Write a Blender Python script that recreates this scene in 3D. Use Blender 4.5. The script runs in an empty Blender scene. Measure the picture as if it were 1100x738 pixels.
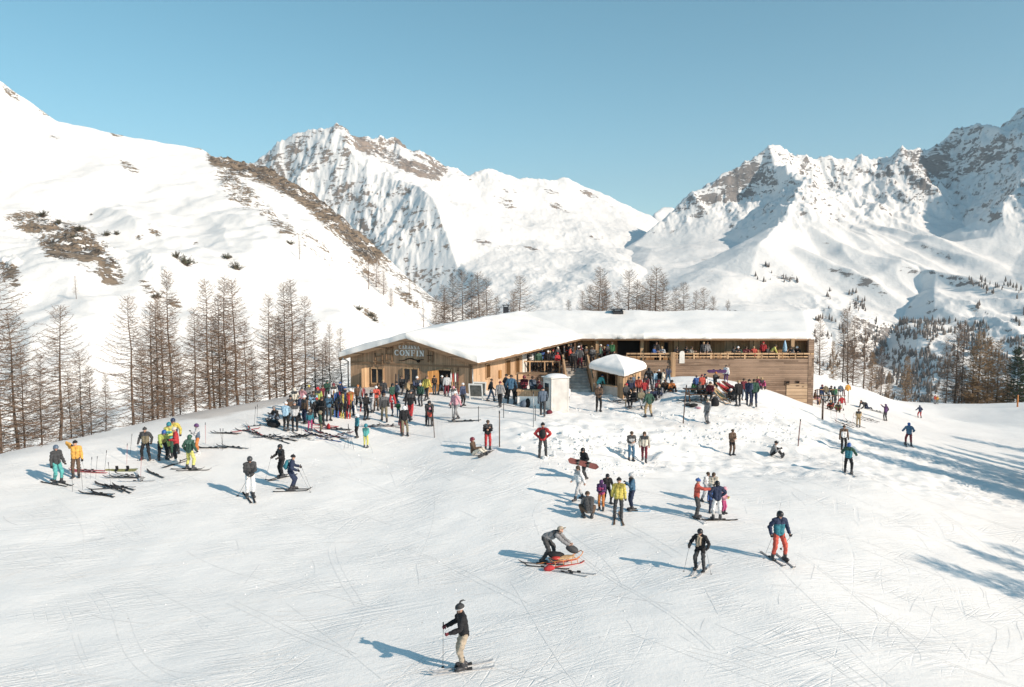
import bpy, bmesh, math, random
import numpy as np
from mathutils import Vector, Matrix
from mathutils.geometry import delaunay_2d_cdt
R = math.radians
SC = bpy.context.scene
COL = SC.collection
random.seed(7)

# ------------------------------------------------------------------ camera, world, sun, exposure
CH, PITCH, FPX, CU, CV = 9.3, R(4.0), 855.0, 550.0, 369.0
cam = bpy.data.cameras.new('camera')
cam.sensor_width = 36.0
cam.lens = FPX / 1100.0 * 36.0
cam.clip_start, cam.clip_end = 0.5, 30000.0
co = bpy.data.objects.new('camera', cam)
COL.objects.link(co)
co.location = (0, 0, CH)
co.rotation_euler = (R(90) - PITCH, 0, 0)
SC.camera = co

SUN_EL = 28.0
SUN_X, SUN_Y = 0.82, -0.57                      # direction towards the sun, on the ground
world = bpy.data.worlds.new('World')
SC.world = world
world.use_nodes = True
wn, wl = world.node_tree.nodes, world.node_tree.links
wn.clear()
wo = wn.new('ShaderNodeOutputWorld')
bg = wn.new('ShaderNodeBackground')
sky = wn.new('ShaderNodeTexSky')
sky.sky_type = 'NISHITA'
sky.sun_disc = False
sky.sun_elevation = R(SUN_EL)
sky.sun_rotation = math.atan2(SUN_X, SUN_Y)
sky.altitude = 1900
sky.air_density = 1.0
sky.dust_density = 0.4
sky.ozone_density = 1.0
hsv = wn.new('ShaderNodeHueSaturation')
hsv.inputs['Hue'].default_value = 0.463
hsv.inputs['Saturation'].default_value = 1.15
hsv.inputs['Value'].default_value = 1.0
wl.new(sky.outputs[0], hsv.inputs['Color'])
wl.new(hsv.outputs[0], bg.inputs['Color'])
bg.inputs['Strength'].default_value = 0.112
wl.new(bg.outputs[0], wo.inputs['Surface'])

sl = bpy.data.lights.new('sun', 'SUN')
sl.energy = 4.4
sl.angle = R(0.53)
sl.color = (1.0, 0.84, 0.685)
so = bpy.data.objects.new('sun', sl)
COL.objects.link(so)
_h = math.hypot(SUN_X, SUN_Y)
SUNV = Vector((SUN_X / _h * math.cos(R(SUN_EL)), SUN_Y / _h * math.cos(R(SUN_EL)), math.sin(R(SUN_EL))))
so.rotation_euler = SUNV.to_track_quat('Z', 'Y').to_euler()
vs = SC.view_settings
vs.view_transform = 'Standard'
vs.look = 'None'
vs.gamma = 1.0
vs.use_curve_mapping = False
vs.exposure = 0.45

# ------------------------------------------------------------------ pixel <-> world helpers
def ray(u, v):
    dx, dy = (u - CU) / FPX, (CV - v) / FPX
    return np.array([dx, math.cos(PITCH) + dy * math.sin(PITCH), -math.sin(PITCH) + dy * math.cos(PITCH)])

def at(u, v, Y):
    d = ray(u, v)
    t = Y / d[1]
    return np.array([d[0] * t, Y, CH + d[2] * t])

def proj(x, y, z):
    zz = z - CH
    dep = y * math.cos(PITCH) - zz * math.sin(PITCH)
    up = y * math.sin(PITCH) + zz * math.cos(PITCH)
    return CU + FPX * x / dep, CV - FPX * up / dep, dep

# ------------------------------------------------------------------ noise
def _hash(ix, iy, s):
    n = (ix.astype(np.int64) * 374761393 + iy.astype(np.int64) * 668265263 + s * 974634777) & 0xffffffff
    n = ((n ^ (n >> 13)) * 1274126177) & 0xffffffff
    return ((n ^ (n >> 16)) & 0xffff) / 65536.0

def pn(x, y, s=0):
    x = np.asarray(x, float); y = np.asarray(y, float)
    ix, iy = np.floor(x), np.floor(y)
    fx, fy = x - ix, y - iy
    def g(ox, oy):
        a = _hash(ix + ox, iy + oy, s) * 2 * math.pi
        return np.cos(a) * (fx - ox) + np.sin(a) * (fy - oy)
    sx = fx * fx * fx * (fx * (fx * 6 - 15) + 10)
    sy = fy * fy * fy * (fy * (fy * 6 - 15) + 10)
    a = g(0, 0) + sx * (g(1, 0) - g(0, 0))
    b = g(0, 1) + sx * (g(1, 1) - g(0, 1))
    return (a + sy * (b - a)) * 1.4

def fbm(x, y, s=0, o=4, gain=.5):
    r, a = 0, 1.0
    for k in range(o):
        r = r + a * pn(x, y, s + k * 17)
        x, y, a = np.asarray(x) * 2.03 + 5.2, np.asarray(y) * 2.03 - 3.1, a * gain
    return r

def ridged(x, y, s=0, o=4, gain=.55):
    r, a, n = 0, 1.0, 0.0
    w = 1.0
    for k in range(o):
        q = 1 - np.abs(pn(x, y, s + k * 31))
        q = q * q * w
        w = np.clip(q * 1.6, 0, 1)
        r = r + a * q
        n += a
        x, y, a = np.asarray(x) * 2.1 + 7.7, np.asarray(y) * 2.1 + 1.3, a * gain
    return r / n

def sstep(a, b, x):
    t = np.clip((x - a) / (b - a), 0, 1)
    return t * t * (3 - 2 * t)

# ------------------------------------------------------------------ materials
MATS = {}
def newmat(name):
    m = bpy.data.materials.new(name)
    m.use_nodes = True
    nt = m.node_tree
    return m, nt, nt.nodes['Principled BSDF']

def N(nt, typ, **kw):
    n = nt.nodes.new('ShaderNode' + typ)
    for k, v in kw.items():
        if k in n.inputs.keys():
            n.inputs[k].default_value = v
        else:
            setattr(n, k, v)
    return n

def ramp(nt, src, stops):
    r = nt.nodes.new('ShaderNodeValToRGB')
    e = r.color_ramp.elements
    while len(e) < len(stops):
        e.new(0.5)
    for el, (p, c) in zip(e, stops):
        el.position = p
        el.color = (c, c, c, 1) if isinstance(c, (int, float)) else tuple(c) + (1,)
    nt.links.new(src, r.inputs['Fac'])
    return r

def mixc(nt, fac, a, b):
    m = nt.nodes.new('ShaderNodeMix')
    m.data_type = 'RGBA'
    for k, v in ((0, fac), (6, a), (7, b)):
        if hasattr(v, 'links'):
            nt.links.new(v, m.inputs[k])
        elif isinstance(v, (int, float)):
            m.inputs[k].default_value = v
        else:
            m.inputs[k].default_value = tuple(v) + (1,)
    return m.outputs[2]

def mathn(nt, op, a, b=None, c=None):
    m = nt.nodes.new('ShaderNodeMath')
    m.operation = op
    for k, v in enumerate((a, b, c)):
        if v is None:
            continue
        if hasattr(v, 'links'):
            nt.links.new(v, m.inputs[k])
        else:
            m.inputs[k].default_value = v
    return m.outputs[0]

def simple(name, col, rough=.6, metal=0., var=.12, scale=6., bump=.0, bscale=40., coords='Object', spec=.4):
    if name in MATS:
        return MATS[name]
    m, nt, b = newmat(name)
    tc = N(nt, 'TexCoord')
    n = N(nt, 'TexNoise', Scale=scale, Detail=4.0)
    nt.links.new(tc.outputs[coords], n.inputs['Vector'])
    lo = [c * (1 - var * 1.6) for c in col]
    hi = [min(1, c * (1 + var * 1.6)) for c in col]
    r = ramp(nt, n.outputs['Fac'], [(.3, lo), (.7, hi)])
    nt.links.new(r.outputs[0], b.inputs['Base Color'])
    b.inputs['Roughness'].default_value = rough
    b.inputs['Metallic'].default_value = metal
    b.inputs['Specular IOR Level'].default_value = spec
    if bump:
        n2 = N(nt, 'TexNoise', Scale=bscale, Detail=3.0)
        nt.links.new(tc.outputs[coords], n2.inputs['Vector'])
        bp = N(nt, 'Bump', Strength=bump, Distance=.02)
        nt.links.new(n2.outputs['Fac'], bp.inputs['Height'])
        nt.links.new(bp.outputs[0], b.inputs['Normal'])
    MATS[name] = m
    return m

def fabric(col):
    key = 'fabric_%02d_%02d_%02d' % tuple(int(c * 99) for c in col)
    g = sum(col) / 3
    col = [c * .86 + g * .14 for c in col]
    return simple(key, col, .75, 0, .14, 9., .5, 28., spec=.25)

def wood(name, base, dark, board=.16, axis='u', grey=.0, rough=.75):
    """boards laid along a UV map measured in metres; axis u: upright boards, v: lying boards"""
    if name in MATS:
        return MATS[name]
    m, nt, b = newmat(name)
    uv = N(nt, 'UVMap')
    sp = N(nt, 'SeparateXYZ')
    nt.links.new(uv.outputs[0], sp.inputs[0])
    A, B = (sp.outputs[0], sp.outputs[1]) if axis == 'u' else (sp.outputs[1], sp.outputs[0])
    q = mathn(nt, 'DIVIDE', A, board)
    fl = mathn(nt, 'FLOOR', q)
    fr = mathn(nt, 'FRACT', q)
    # boards broken into lengths
    seg = mathn(nt, 'FLOOR', mathn(nt, 'ADD', mathn(nt, 'DIVIDE', B, 3.4), mathn(nt, 'MULTIPLY', fl, .37)))
    cv = N(nt, 'CombineXYZ')
    nt.links.new(fl, cv.inputs[0]); nt.links.new(seg, cv.inputs[1])
    wnn = N(nt, 'TexWhiteNoise', noise_dimensions='3D')
    nt.links.new(cv.outputs[0], wnn.inputs['Vector'])
    g = N(nt, 'CombineXYZ')
    nt.links.new(mathn(nt, 'MULTIPLY', A, 22.), g.inputs[0])
    nt.links.new(mathn(nt, 'MULTIPLY', B, 1.3), g.inputs[1])
    nt.links.new(wnn.outputs['Value'], g.inputs[2])
    gr = N(nt, 'TexNoise', Scale=1.0, Detail=5.0, Roughness=.65)
    nt.links.new(g.outputs[0], gr.inputs['Vector'])
    st = N(nt, 'TexNoise', Scale=.5, Detail=4.0)
    nt.links.new(uv.outputs[0], st.inputs['Vector'])
    f = mathn(nt, 'ADD', mathn(nt, 'MULTIPLY', wnn.outputs['Value'], .5), mathn(nt, 'MULTIPLY', gr.outputs['Fac'], .75))
    f = mathn(nt, 'ADD', f, mathn(nt, 'MULTIPLY', mathn(nt, 'SUBTRACT', st.outputs['Fac'], .5), .9))
    c = ramp(nt, f, [(.2, dark), (.62, base), (1., [min(1, x * 1.35) for x in base])])
    edge = mathn(nt, 'LESS_THAN', mathn(nt, 'ABSOLUTE', mathn(nt, 'SUBTRACT', fr, .5)), .45)
    out = mixc(nt, edge, [x * .35 for x in dark], c.outputs[0])
    nt.links.new(out, b.inputs['Base Color'])
    b.inputs['Roughness'].default_value = rough
    b.inputs['Specular IOR Level'].default_value = .25
    bp = N(nt, 'Bump', Strength=.5, Distance=.02)
    nt.links.new(mathn(nt, 'ADD', mathn(nt, 'MULTIPLY', gr.outputs['Fac'], .4), edge), bp.inputs['Height'])
    nt.links.new(bp.outputs[0], b.inputs['Normal'])
    MATS[name] = m
    return m

def snow_ground():
    m, nt, b = newmat('piste_snow')
    tc = N(nt, 'TexCoord')
    P = tc.outputs['Object']
    warp = N(nt, 'TexNoise', Scale=.06, Detail=2.0)
    nt.links.new(P, warp.inputs['Vector'])
    vm = N(nt, 'VectorMath', operation='MULTIPLY_ADD')
    nt.links.new(warp.outputs['Color'], vm.inputs[0])
    vm.inputs[1].default_value = (4, 4, 0)
    nt.links.new(P, vm.inputs[2])
    hs = None
    trk = None
    for ang, sx, sy, w, wt in ((62, 3.4, .05, .035, 1.), (48, 2.6, .04, .026, .9), (-42, 1.5, .03, .012, .8), (76, 4.2, .07, .04, .8), (22, 1.2, .025, .010, .8), (57, 7.0, .06, .05, .5)):
        mp = N(nt, 'Mapping')
        mp.inputs['Rotation'].default_value = (0, 0, R(ang))
        nt.links.new(vm.outputs[0], mp.inputs['Vector'])
        m2 = N(nt, 'Mapping')
        m2.inputs['Scale'].default_value = (sx, sy, 0)
        m2.inputs['Location'].default_value = (ang * 3.1, ang, ang)
        nt.links.new(mp.outputs[0], m2.inputs['Vector'])
        n = N(nt, 'TexNoise', Scale=1.0, Detail=1.0)
        nt.links.new(m2.outputs[0], n.inputs['Vector'])
        d = mathn(nt, 'ABSOLUTE', mathn(nt, 'SUBTRACT', n.outputs['Fac'], .5))
        line = mathn(nt, 'SUBTRACT', 1.0, mathn(nt, 'SMOOTH_MIN', mathn(nt, 'DIVIDE', d, w), 1.0, .3))
        line = mathn(nt, 'MULTIPLY', line, wt)
        trk = line if trk is None else mathn(nt, 'MAXIMUM', trk, line)
        streak = mathn(nt, 'MULTIPLY', n.outputs['Fac'], .22 * wt)
        hs = streak if hs is None else mathn(nt, 'ADD', hs, streak)
    brk = N(nt, 'TexNoise', Scale=.35, Detail=3.0)
    nt.links.new(P, brk.inputs['Vector'])
    brk_r = ramp(nt, brk.outputs['Fac'], [(.4, 0.0), (.62, 1.0)])
    trk = mathn(nt, 'MULTIPLY', trk, brk_r.outputs[0])
    fine = N(nt, 'TexNoise', Scale=5.0, Detail=6.0, Roughness=.7)
    nt.links.new(P, fine.inputs['Vector'])
    grain = N(nt, 'TexNoise', Scale=26.0, Detail=3.0, Roughness=.7)
    nt.links.new(P, grain.inputs['Vector'])
    big = N(nt, 'TexNoise', Scale=.22, Detail=5.0)
    nt.links.new(P, big.inputs['Vector'])
    h = mathn(nt, 'SUBTRACT', hs, mathn(nt, 'MULTIPLY', trk, .55))
    h = mathn(nt, 'ADD', h, mathn(nt, 'MULTIPLY', fine.outputs['Fac'], .65))
    h = mathn(nt, 'ADD', h, mathn(nt, 'MULTIPLY', grain.outputs['Fac'], .17))
    bp = N(nt, 'Bump', Strength=.6, Distance=.05)
    nt.links.new(h, bp.inputs['Height'])
    nt.links.new(bp.outputs[0], b.inputs['Normal'])
    c0 = ramp(nt, big.outputs['Fac'], [(.3, (.88, .865, .845)), (.6, (.92, .905, .885))])
    c1 = mixc(nt, mathn(nt, 'MULTIPLY', trk, .30), c0.outputs[0], (.66, .67, .69))
    # specks of grit and crumbs
    sp = N(nt, 'TexVoronoi', Scale=1.5)
    nt.links.new(P, sp.inputs['Vector'])
    spk = mathn(nt, 'LESS_THAN', sp.outputs['Distance'], .045)
    sel = N(nt, 'TexNoise', Scale=.16, Detail=2.0)
    nt.links.new(P, sel.inputs['Vector'])
    spk = mathn(nt, 'MULTIPLY', spk, mathn(nt, 'GREATER_THAN', sel.outputs['Fac'], .5))
    c2 = mixc(nt, mathn(nt, 'MULTIPLY', spk, .55), c1, (.35, .31, .27))
    at_ = N(nt, 'Attribute', attribute_name='dirt')
    c3 = mixc(nt, at_.outputs['Fac'], c2, (.50, .46, .43))
    nt.links.new(c3, b.inputs['Base Color'])
    b.inputs['Roughness'].default_value = .6
    b.inputs['Specular IOR Level'].default_value = .3
    return m

def snow_plain(name, col=(.87, .86, .845), bump=.4, s1=2.2, s2=14., dist=.08):
    m, nt, b = newmat(name)
    tc = N(nt, 'TexCoord')
    n1 = N(nt, 'TexNoise', Scale=s1, Detail=6.0, Roughness=.6)
    n2 = N(nt, 'TexNoise', Scale=s2, Detail=4.0)
    nt.links.new(tc.outputs['Object'], n1.inputs['Vector'])
    nt.links.new(tc.outputs['Object'], n2.inputs['Vector'])
    h = mathn(nt, 'ADD', n1.outputs['Fac'], mathn(nt, 'MULTIPLY', n2.outputs['Fac'], .25))
    bp = N(nt, 'Bump', Strength=bump, Distance=dist)
    nt.links.new(h, bp.inputs['Height'])
    nt.links.new(bp.outputs[0], b.inputs['Normal'])
    r = ramp(nt, n1.outputs['Fac'], [(.3, [c * .96 for c in col]), (.65, col)])
    nt.links.new(r.outputs[0], b.inputs['Base Color'])
    b.inputs['Roughness'].default_value = .6
    b.inputs['Specular IOR Level'].default_value = .3
    return m

def mountain_mat(name, rock_a, rock_b, scale, bump_d, gain=1.0, vscale=.2):
    m, nt, b = newmat(name)
    tc = N(nt, 'TexCoord')
    a = N(nt, 'Attribute', attribute_name='rock')
    n1 = N(nt, 'TexNoise', Scale=scale, Detail=8.0, Roughness=.68)
    nt.links.new(tc.outputs['Object'], n1.inputs['Vector'])
    mp = N(nt, 'Mapping')
    mp.inputs['Scale'].default_value = (1, 1, 3.2)
    mp.inputs['Rotation'].default_value = (.3, .25, 0)
    nt.links.new(tc.outputs['Object'], mp.inputs['Vector'])
    n2 = N(nt, 'TexNoise', Scale=scale * 1.7, Detail=8.0, Roughness=.72)
    nt.links.new(mp.outputs[0], n2.inputs['Vector'])
    f = mathn(nt, 'ADD', a.outputs['Fac'], mathn(nt, 'MULTIPLY', mathn(nt, 'SUBTRACT', n2.outputs['Fac'], .5), 1.2 * gain))
    # angular slabs: random value per stretched cell, at two sizes
    wv = N(nt, 'VectorMath', operation='MULTIPLY_ADD')
    nt.links.new(n1.outputs['Color'], wv.inputs[0])
    wv.inputs[1].default_value = (.5 / vscale, .5 / vscale, .4 / vscale)
    nt.links.new(tc.outputs['Object'], wv.inputs[2])
    mv = N(nt, 'Mapping')
    mv.inputs['Scale'].default_value = (vscale * .55, vscale, vscale * 1.7)
    mv.inputs['Rotation'].default_value = (.35, .5, .3)
    nt.links.new(wv.outputs[0], mv.inputs['Vector'])
    cell = None
    for k, wt in ((1.0, .42), (3.6, .55)):
        vo = N(nt, 'TexVoronoi', Scale=k)
        nt.links.new(mv.outputs[0], vo.inputs['Vector'])
        sx = N(nt, 'SeparateXYZ')
        nt.links.new(vo.outputs['Color'], sx.inputs[0])
        c1 = mathn(nt, 'MULTIPLY', mathn(nt, 'SUBTRACT', sx.outputs[0], .5), wt * min(1.6, gain * .7))
        cell = c1 if cell is None else mathn(nt, 'ADD', cell, c1)
    f = mathn(nt, 'ADD', f, cell)
    fac = ramp(nt, f, [(.44, 0.0), (.56, 1.0)])
    rk = ramp(nt, mathn(nt, 'ADD', n1.outputs['Fac'], mathn(nt, 'MULTIPLY', cell, .8)), [(.30, rock_b), (.68, rock_a)])
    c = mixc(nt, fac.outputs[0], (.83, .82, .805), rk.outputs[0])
    nt.links.new(c, b.inputs['Base Color'])
    h = mathn(nt, 'ADD', mathn(nt, 'MULTIPLY', n1.outputs['Fac'], .5), mathn(nt, 'MULTIPLY', mathn(nt, 'MULTIPLY', n2.outputs['Fac'], fac.outputs[0]), 1.2))
    h = mathn(nt, 'ADD', h, mathn(nt, 'MULTIPLY', mathn(nt, 'MULTIPLY', cell, fac.outputs[0]), 1.3))
    bp = N(nt, 'Bump', Strength=.8, Distance=bump_d)
    nt.links.new(h, bp.inputs['Height'])
    nt.links.new(bp.outputs[0], b.inputs['Normal'])
    b.inputs['Roughness'].default_value = .7
    b.inputs['Specular IOR Level'].default_value = .2
    return m

# ------------------------------------------------------------------ object helpers
def tag(o, label=None, cat=None, group=None, kind=None):
    if label: o['label'] = label
    if cat: o['category'] = cat
    if group: o['group'] = group
    if kind: o['kind'] = kind
    return o

def link(name, me, parent=None, m=None):
    o = bpy.data.objects.new(name, me)
    COL.objects.link(o)
    if parent is not None:
        o.parent = parent
    if m is not None:
        me.materials.clear()
        for x in (m if isinstance(m, (list, tuple)) else [m]):
            me.materials.append(x)
    return o

def empty(name, loc, rz=0., label=None, cat=None, group=None, scale=1.):
    o = bpy.data.objects.new(name, None)
    COL.objects.link(o)
    o.empty_display_size = .2
    o.location = loc
    o.rotation_euler = (0, 0, rz)
    o.scale = (scale,) * 3
    return tag(o, label, cat, group)

def uvbox(me):
    uv = me.uv_layers.new(name='UVMap') if not me.uv_layers else me.uv_layers[0]
    for p in me.polygons:
        n = p.normal
        for li in p.loop_indices:
            c = me.vertices[me.loops[li].vertex_index].co
            if abs(n.z) > .8:
                uv.data[li].uv = (c.x, c.y)
            else:
                l = math.hypot(n.x, n.y)
                uv.data[li].uv = (c.x * n.y / l - c.y * n.x / l, c.z)

class MB:
    def __init__(s):
        s.v, s.f, s.mi, s.sm = [], [], [], []
    def add(s, vs, fs, mi=0, smooth=False):
        o = len(s.v)
        s.v += [tuple(x) for x in vs]
        s.f += [tuple(i + o for i in f) for f in fs]
        s.mi += [mi] * len(fs)
        s.sm += [smooth] * len(fs)
        return s
    def box(s, x0, y0, z0, x1, y1, z1, mi=0, M=None):
        vs = [Vector(p) for p in ((x0, y0, z0), (x1, y0, z0), (x1, y1, z0), (x0, y1, z0), (x0, y0, z1), (x1, y0, z1), (x1, y1, z1), (x0, y1, z1))]
        if M is not None:
            vs = [M @ p for p in vs]
        return s.add(vs, [(0, 3, 2, 1), (4, 5, 6, 7), (0, 1, 5, 4), (1, 2, 6, 5), (2, 3, 7, 6), (3, 0, 4, 7)], mi)
    def bar(s, a, b, w, h, mi=0, up=(0, 0, 1)):
        a, b = Vector(a), Vector(b)
        d = (b - a)
        l = d.length
        d.normalize()
        sd = d.cross(Vector(up))
        if sd.length < 1e-4:
            sd = d.cross(Vector((0, 1, 0)))
        sd.normalize()
        u = sd.cross(d)
        M = Matrix((sd, d, u)).transposed().to_4x4()
        M.translation = a
        return s.box(-w / 2, 0, -h / 2, w / 2, l, h / 2, mi, M)
    def tube(s, pts, rad, n=6, mi=0, cap=True):
        pts = [Vector(p) for p in pts]
        o = len(s.v)
        k = len(pts)
        prev = None
        for i, p in enumerate(pts):
            d = (pts[min(i + 1, k - 1)] - pts[max(i - 1, 0)])
            d = d.normalized() if d.length > 1e-9 else Vector((0, 0, 1))
            a = prev if prev is not None else (Vector((1, 0, 0)) if abs(d.x) < .8 else Vector((0, 1, 0)))
            a = (a - d * a.dot(d))
            a = a.normalized() if a.length > 1e-6 else d.orthogonal().normalized()
            prev = a
            b = d.cross(a)
            r = rad[i] if isinstance(rad, (list, tuple)) else rad
            for j in range(n):
                t = 2 * math.pi * j / n
                s.v.append(tuple(p + (a * math.cos(t) + b * math.sin(t)) * r))
        for i in range(k - 1):
            for j in range(n):
                s.f.append((o + i * n + j, o + i * n + (j + 1) % n, o + (i + 1) * n + (j + 1) % n, o + (i + 1) * n + j))
                s.mi.append(mi); s.sm.append(True)
        if cap:
            s.f.append(tuple(o + j for j in reversed(range(n)))); s.mi.append(mi); s.sm.append(False)
            s.f.append(tuple(o + (k - 1) * n + j for j in range(n))); s.mi.append(mi); s.sm.append(False)
        return s
    def ell(s, c, r, nu=12, nv=8, v0=0., v1=1., mi=0, M=None):
        """ellipsoid, v from 0 at the bottom pole to 1 at the top"""
        o = len(s.v)
        for i in range(nv + 1):
            ph = -math.pi / 2 + math.pi * (v0 + (v1 - v0) * i / nv)
            for j in range(nu):
                t = 2 * math.pi * j / nu
                p = Vector((c[0] + r[0] * math.cos(ph) * math.cos(t), c[1] + r[1] * math.cos(ph) * math.sin(t), c[2] + r[2] * math.sin(ph)))
                s.v.append(tuple(M @ p) if M is not None else tuple(p))
        for i in range(nv):
            for j in range(nu):
                s.f.append((o + i * nu + j, o + i * nu + (j + 1) % nu, o + (i + 1) * nu + (j + 1) % nu, o + (i + 1) * nu + j))
                s.mi.append(mi); s.sm.append(True)
        return s
    def prism(s, poly, d, mi=0):
        """planar polygon (world points, anticlockwise from outside) extruded by vector d"""
        n = len(poly)
        P = [Vector(p) for p in poly]
        D = Vector(d)
        vs = P + [p + D for p in P]
        fs = [tuple(range(n)), tuple(range(2 * n - 1, n - 1, -1))]
        fs += [(i, i + n, (i + 1) % n + n, (i + 1) % n) for i in range(n)]
        return s.add(vs, fs, mi)
    def mesh(s, name, uv=False, bevel=0.):
        me = bpy.data.meshes.new(name)
        me.from_pydata(s.v, [], s.f)
        me.polygons.foreach_set('material_index', s.mi)
        me.polygons.foreach_set('use_smooth', s.sm)
        if bevel:
            bm = bmesh.new()
            bm.from_mesh(me)
            bmesh.ops.bevel(bm, geom=bm.edges[:], offset=bevel, segments=1, affect='EDGES')
            bm.to_mesh(me)
            bm.free()
        me.update()
        if uv:
            uvbox(me)
        return me
    def build(s, name, m, parent=None, uv=False, bevel=0.):
        return link(name, s.mesh(name, uv, bevel), parent, m)

def grid_mesh(name, X, Y, Z, keep=None, attrs=None):
    nr, nc = Z.shape
    me = bpy.data.meshes.new(name)
    idx = np.arange(nr * nc).reshape(nr, nc)
    q = np.stack([idx[:-1, :-1], idx[:-1, 1:], idx[1:, 1:], idx[1:, :-1]], -1).reshape(-1, 4)
    if keep is not None:
        k = keep.reshape(-1)
        q = q[k[q].all(1)]
    co_ = np.stack([X, Y, Z], -1).reshape(-1, 3).astype(np.float32)
    me.vertices.add(len(co_))
    me.vertices.foreach_set('co', co_.ravel())
    me.loops.add(q.size)
    me.loops.foreach_set('vertex_index', q.ravel().astype(np.int32))
    me.polygons.add(len(q))
    me.polygons.foreach_set('loop_start', (np.arange(len(q)) * 4).astype(np.int32))
    me.polygons.foreach_set('use_smooth', np.ones(len(q), bool))
    for k, a in (attrs or {}).items():
        at_ = me.attributes.new(k, 'FLOAT', 'POINT')
        at_.data.foreach_set('value', a.reshape(-1).astype(np.float32))
    me.update(calc_edges=True)
    me.validate()
    return me
# ------------------------------------------------------------------ the near ground: a thin-plate spline through measured spots
CT = [(-18, 8, 0), (0, 8, 0), (15, 8, -.4), (-18, 20, 0), (0, 20, 0), (10, 20, -.2), (0, -30, 0), (-40, -30, 0), (40, -30, -2), (-50, 10, 0), (60, 10, -4)]
PX = [(50, 600, 27.2), (200, 600, 27.4), (400, 620, 26), (62, 520, 36), (82, 513, 36.5), (156, 494, 40), (203, 506, 38), (290, 532, 35), (450, 540, 34.6), (450, 490, 41.3), (555, 490, 38.8),
      (665, 560, 31.3), (590, 604, 27.3), (770, 559, 32), (836, 603, 26.2), (750, 614, 25.6), (910, 510, 40.5), (906, 485, 48.5), (976, 480, 54), (951, 452, 74), (988, 448, 93),
      (930, 560, 33.5), (1090, 500, 58), (1090, 460, 80), (1090, 600, 33), (1090, 720, 21), (1000, 650, 25),
      (870, 400, 86), (940, 420, 96), (1000, 433, 105), (1100, 432, 100), (1250, 431, 95),
      (487, 450, 46.5), (583, 447, 47), (458, 428, 53), (400, 440, 50), (300, 463, 44.5), (440, 467, 44.8), (530, 430, 53), (560, 425, 55), (610, 440, 52.5), (645, 441, 52.5), (697, 449, 50.5), (655, 434, 56.5), (625, 432, 56.5), (690, 432, 56.5),
      (805, 436, 53.5), (760, 455, 49.5), (740, 402, 62.5), (790, 411, 62.5), (830, 418, 62.5), (868, 437, 62.5), (790, 425, 57),
      (700, 470, 46), (691, 496, 43), (830, 490, 45.5), (786, 490, 45.5), (630, 510, 37), (640, 480, 42), (640, 455, 47.5), (720, 425, 55), (880, 460, 58), (925, 459, 60), (895, 441, 66)]
CREST = [(-60, 505, 37), (0, 487, 40.5), (100, 467, 44.5), (200, 444, 50), (300, 427, 56), (380, 413, 62)]
CT += [tuple(at(*p)) for p in PX]
cr = [at(*p) for p in CREST]
cn = np.array([-.81, .58, 0])
for c in cr:
    CT.append(tuple(c))
    for d, dz in ((5, -1.6), (13, -6.5), (30, -17), (60, -30)):
        q = c + cn * d
        CT.append((q[0], q[1], c[2] + dz))
CT += [(-7, 62, 1.9), (0, 66, 1.8), (-3, 73, 1.7), (5, 78, 1.3), (15, 76, .8), (24, 76, -.6), (-12, 72, .8), (9, 69, 1.2), (14, 69, 1.1), (20, 69, .6), (26, 69, -1.1), (10, 95, .5), (-5, 95, .5), (30, 95, -.5),
       (10, 125, -4), (-20, 110, -5), (45, 125, -14), (62, 125, -16), (85, 120, -17), (100, 80, -9), (95, 45, -6), (10, 150, -14), (60, 150, -28), (100, 150, -30), (-30, 140, -22)]
CT = np.array(CT)
def _U(r2):
    return .5 * r2 * np.log(r2 + 1e-9)
_n = len(CT)
_S = 30.0
_xy = CT[:, :2] / _S
_A = np.zeros((_n + 3, _n + 3))
_A[:_n, :_n] = _U(((_xy[:, None] - _xy[None]) ** 2).sum(-1)) + np.eye(_n) * .012
_A[:_n, _n] = 1; _A[:_n, _n + 1:] = _xy
_A[_n:, :_n] = _A[:_n, _n:].T
_w = np.linalg.solve(_A, np.concatenate([CT[:, 2], np.zeros(3)]))

def hz(x, y):
    x = np.asarray(x, float); y = np.asarray(y, float)
    sh = x.shape
    xs, ys = x.ravel(), y.ravel()
    out = np.empty_like(xs)
    for i in range(0, len(xs), 40000):
        a, b = xs[i:i + 40000], ys[i:i + 40000]
        q = np.stack([a / _S, b / _S], -1)
        out[i:i + 40000] = _U(((q[:, None] - _xy[None]) ** 2).sum(-1)) @ _w[:_n] + _w[_n] + q @ _w[_n + 1:]
    out += .05 * fbm(xs * .3, ys * .3, 3, 3)
    mound = sstep(0, 3, xs) * sstep(30, 25, xs) * sstep(38, 42, ys) * sstep(63, 59, ys)
    out += mound * (.10 * fbm(xs * .5, ys * .5, 9, 3) + .09 * fbm(xs * 1.7, ys * 1.7, 5, 3))
    bank = np.exp(-((xs - 5.5) / 5) ** 2 - ((ys - 43.5) / 3.2) ** 2)
    out += bank * (.25 + .4 * fbm(xs * .8, ys * .8, 12, 3))
    return out.reshape(sh)

def hz1(x, y):
    return float(hz(np.array([x]), np.array([y]))[0])

def ground(u, v, y0=12., y1=140.):
    d = ray(u, v)
    ys = np.linspace(y0, y1, 900)
    t = ys / d[1]
    z = CH + d[2] * t
    h = hz(d[0] * t, ys)
    k = np.argmax(z <= h)
    if k == 0:
        k = len(ys) - 1
    a, b = z[k - 1] - h[k - 1], z[k] - h[k]
    f = a / (a - b) if a != b else 1.
    Y = ys[k - 1] + (ys[k] - ys[k - 1]) * min(max(f, 0), 1)
    return np.array([d[0] * Y / d[1], Y, hz1(d[0] * Y / d[1], Y)])

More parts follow.
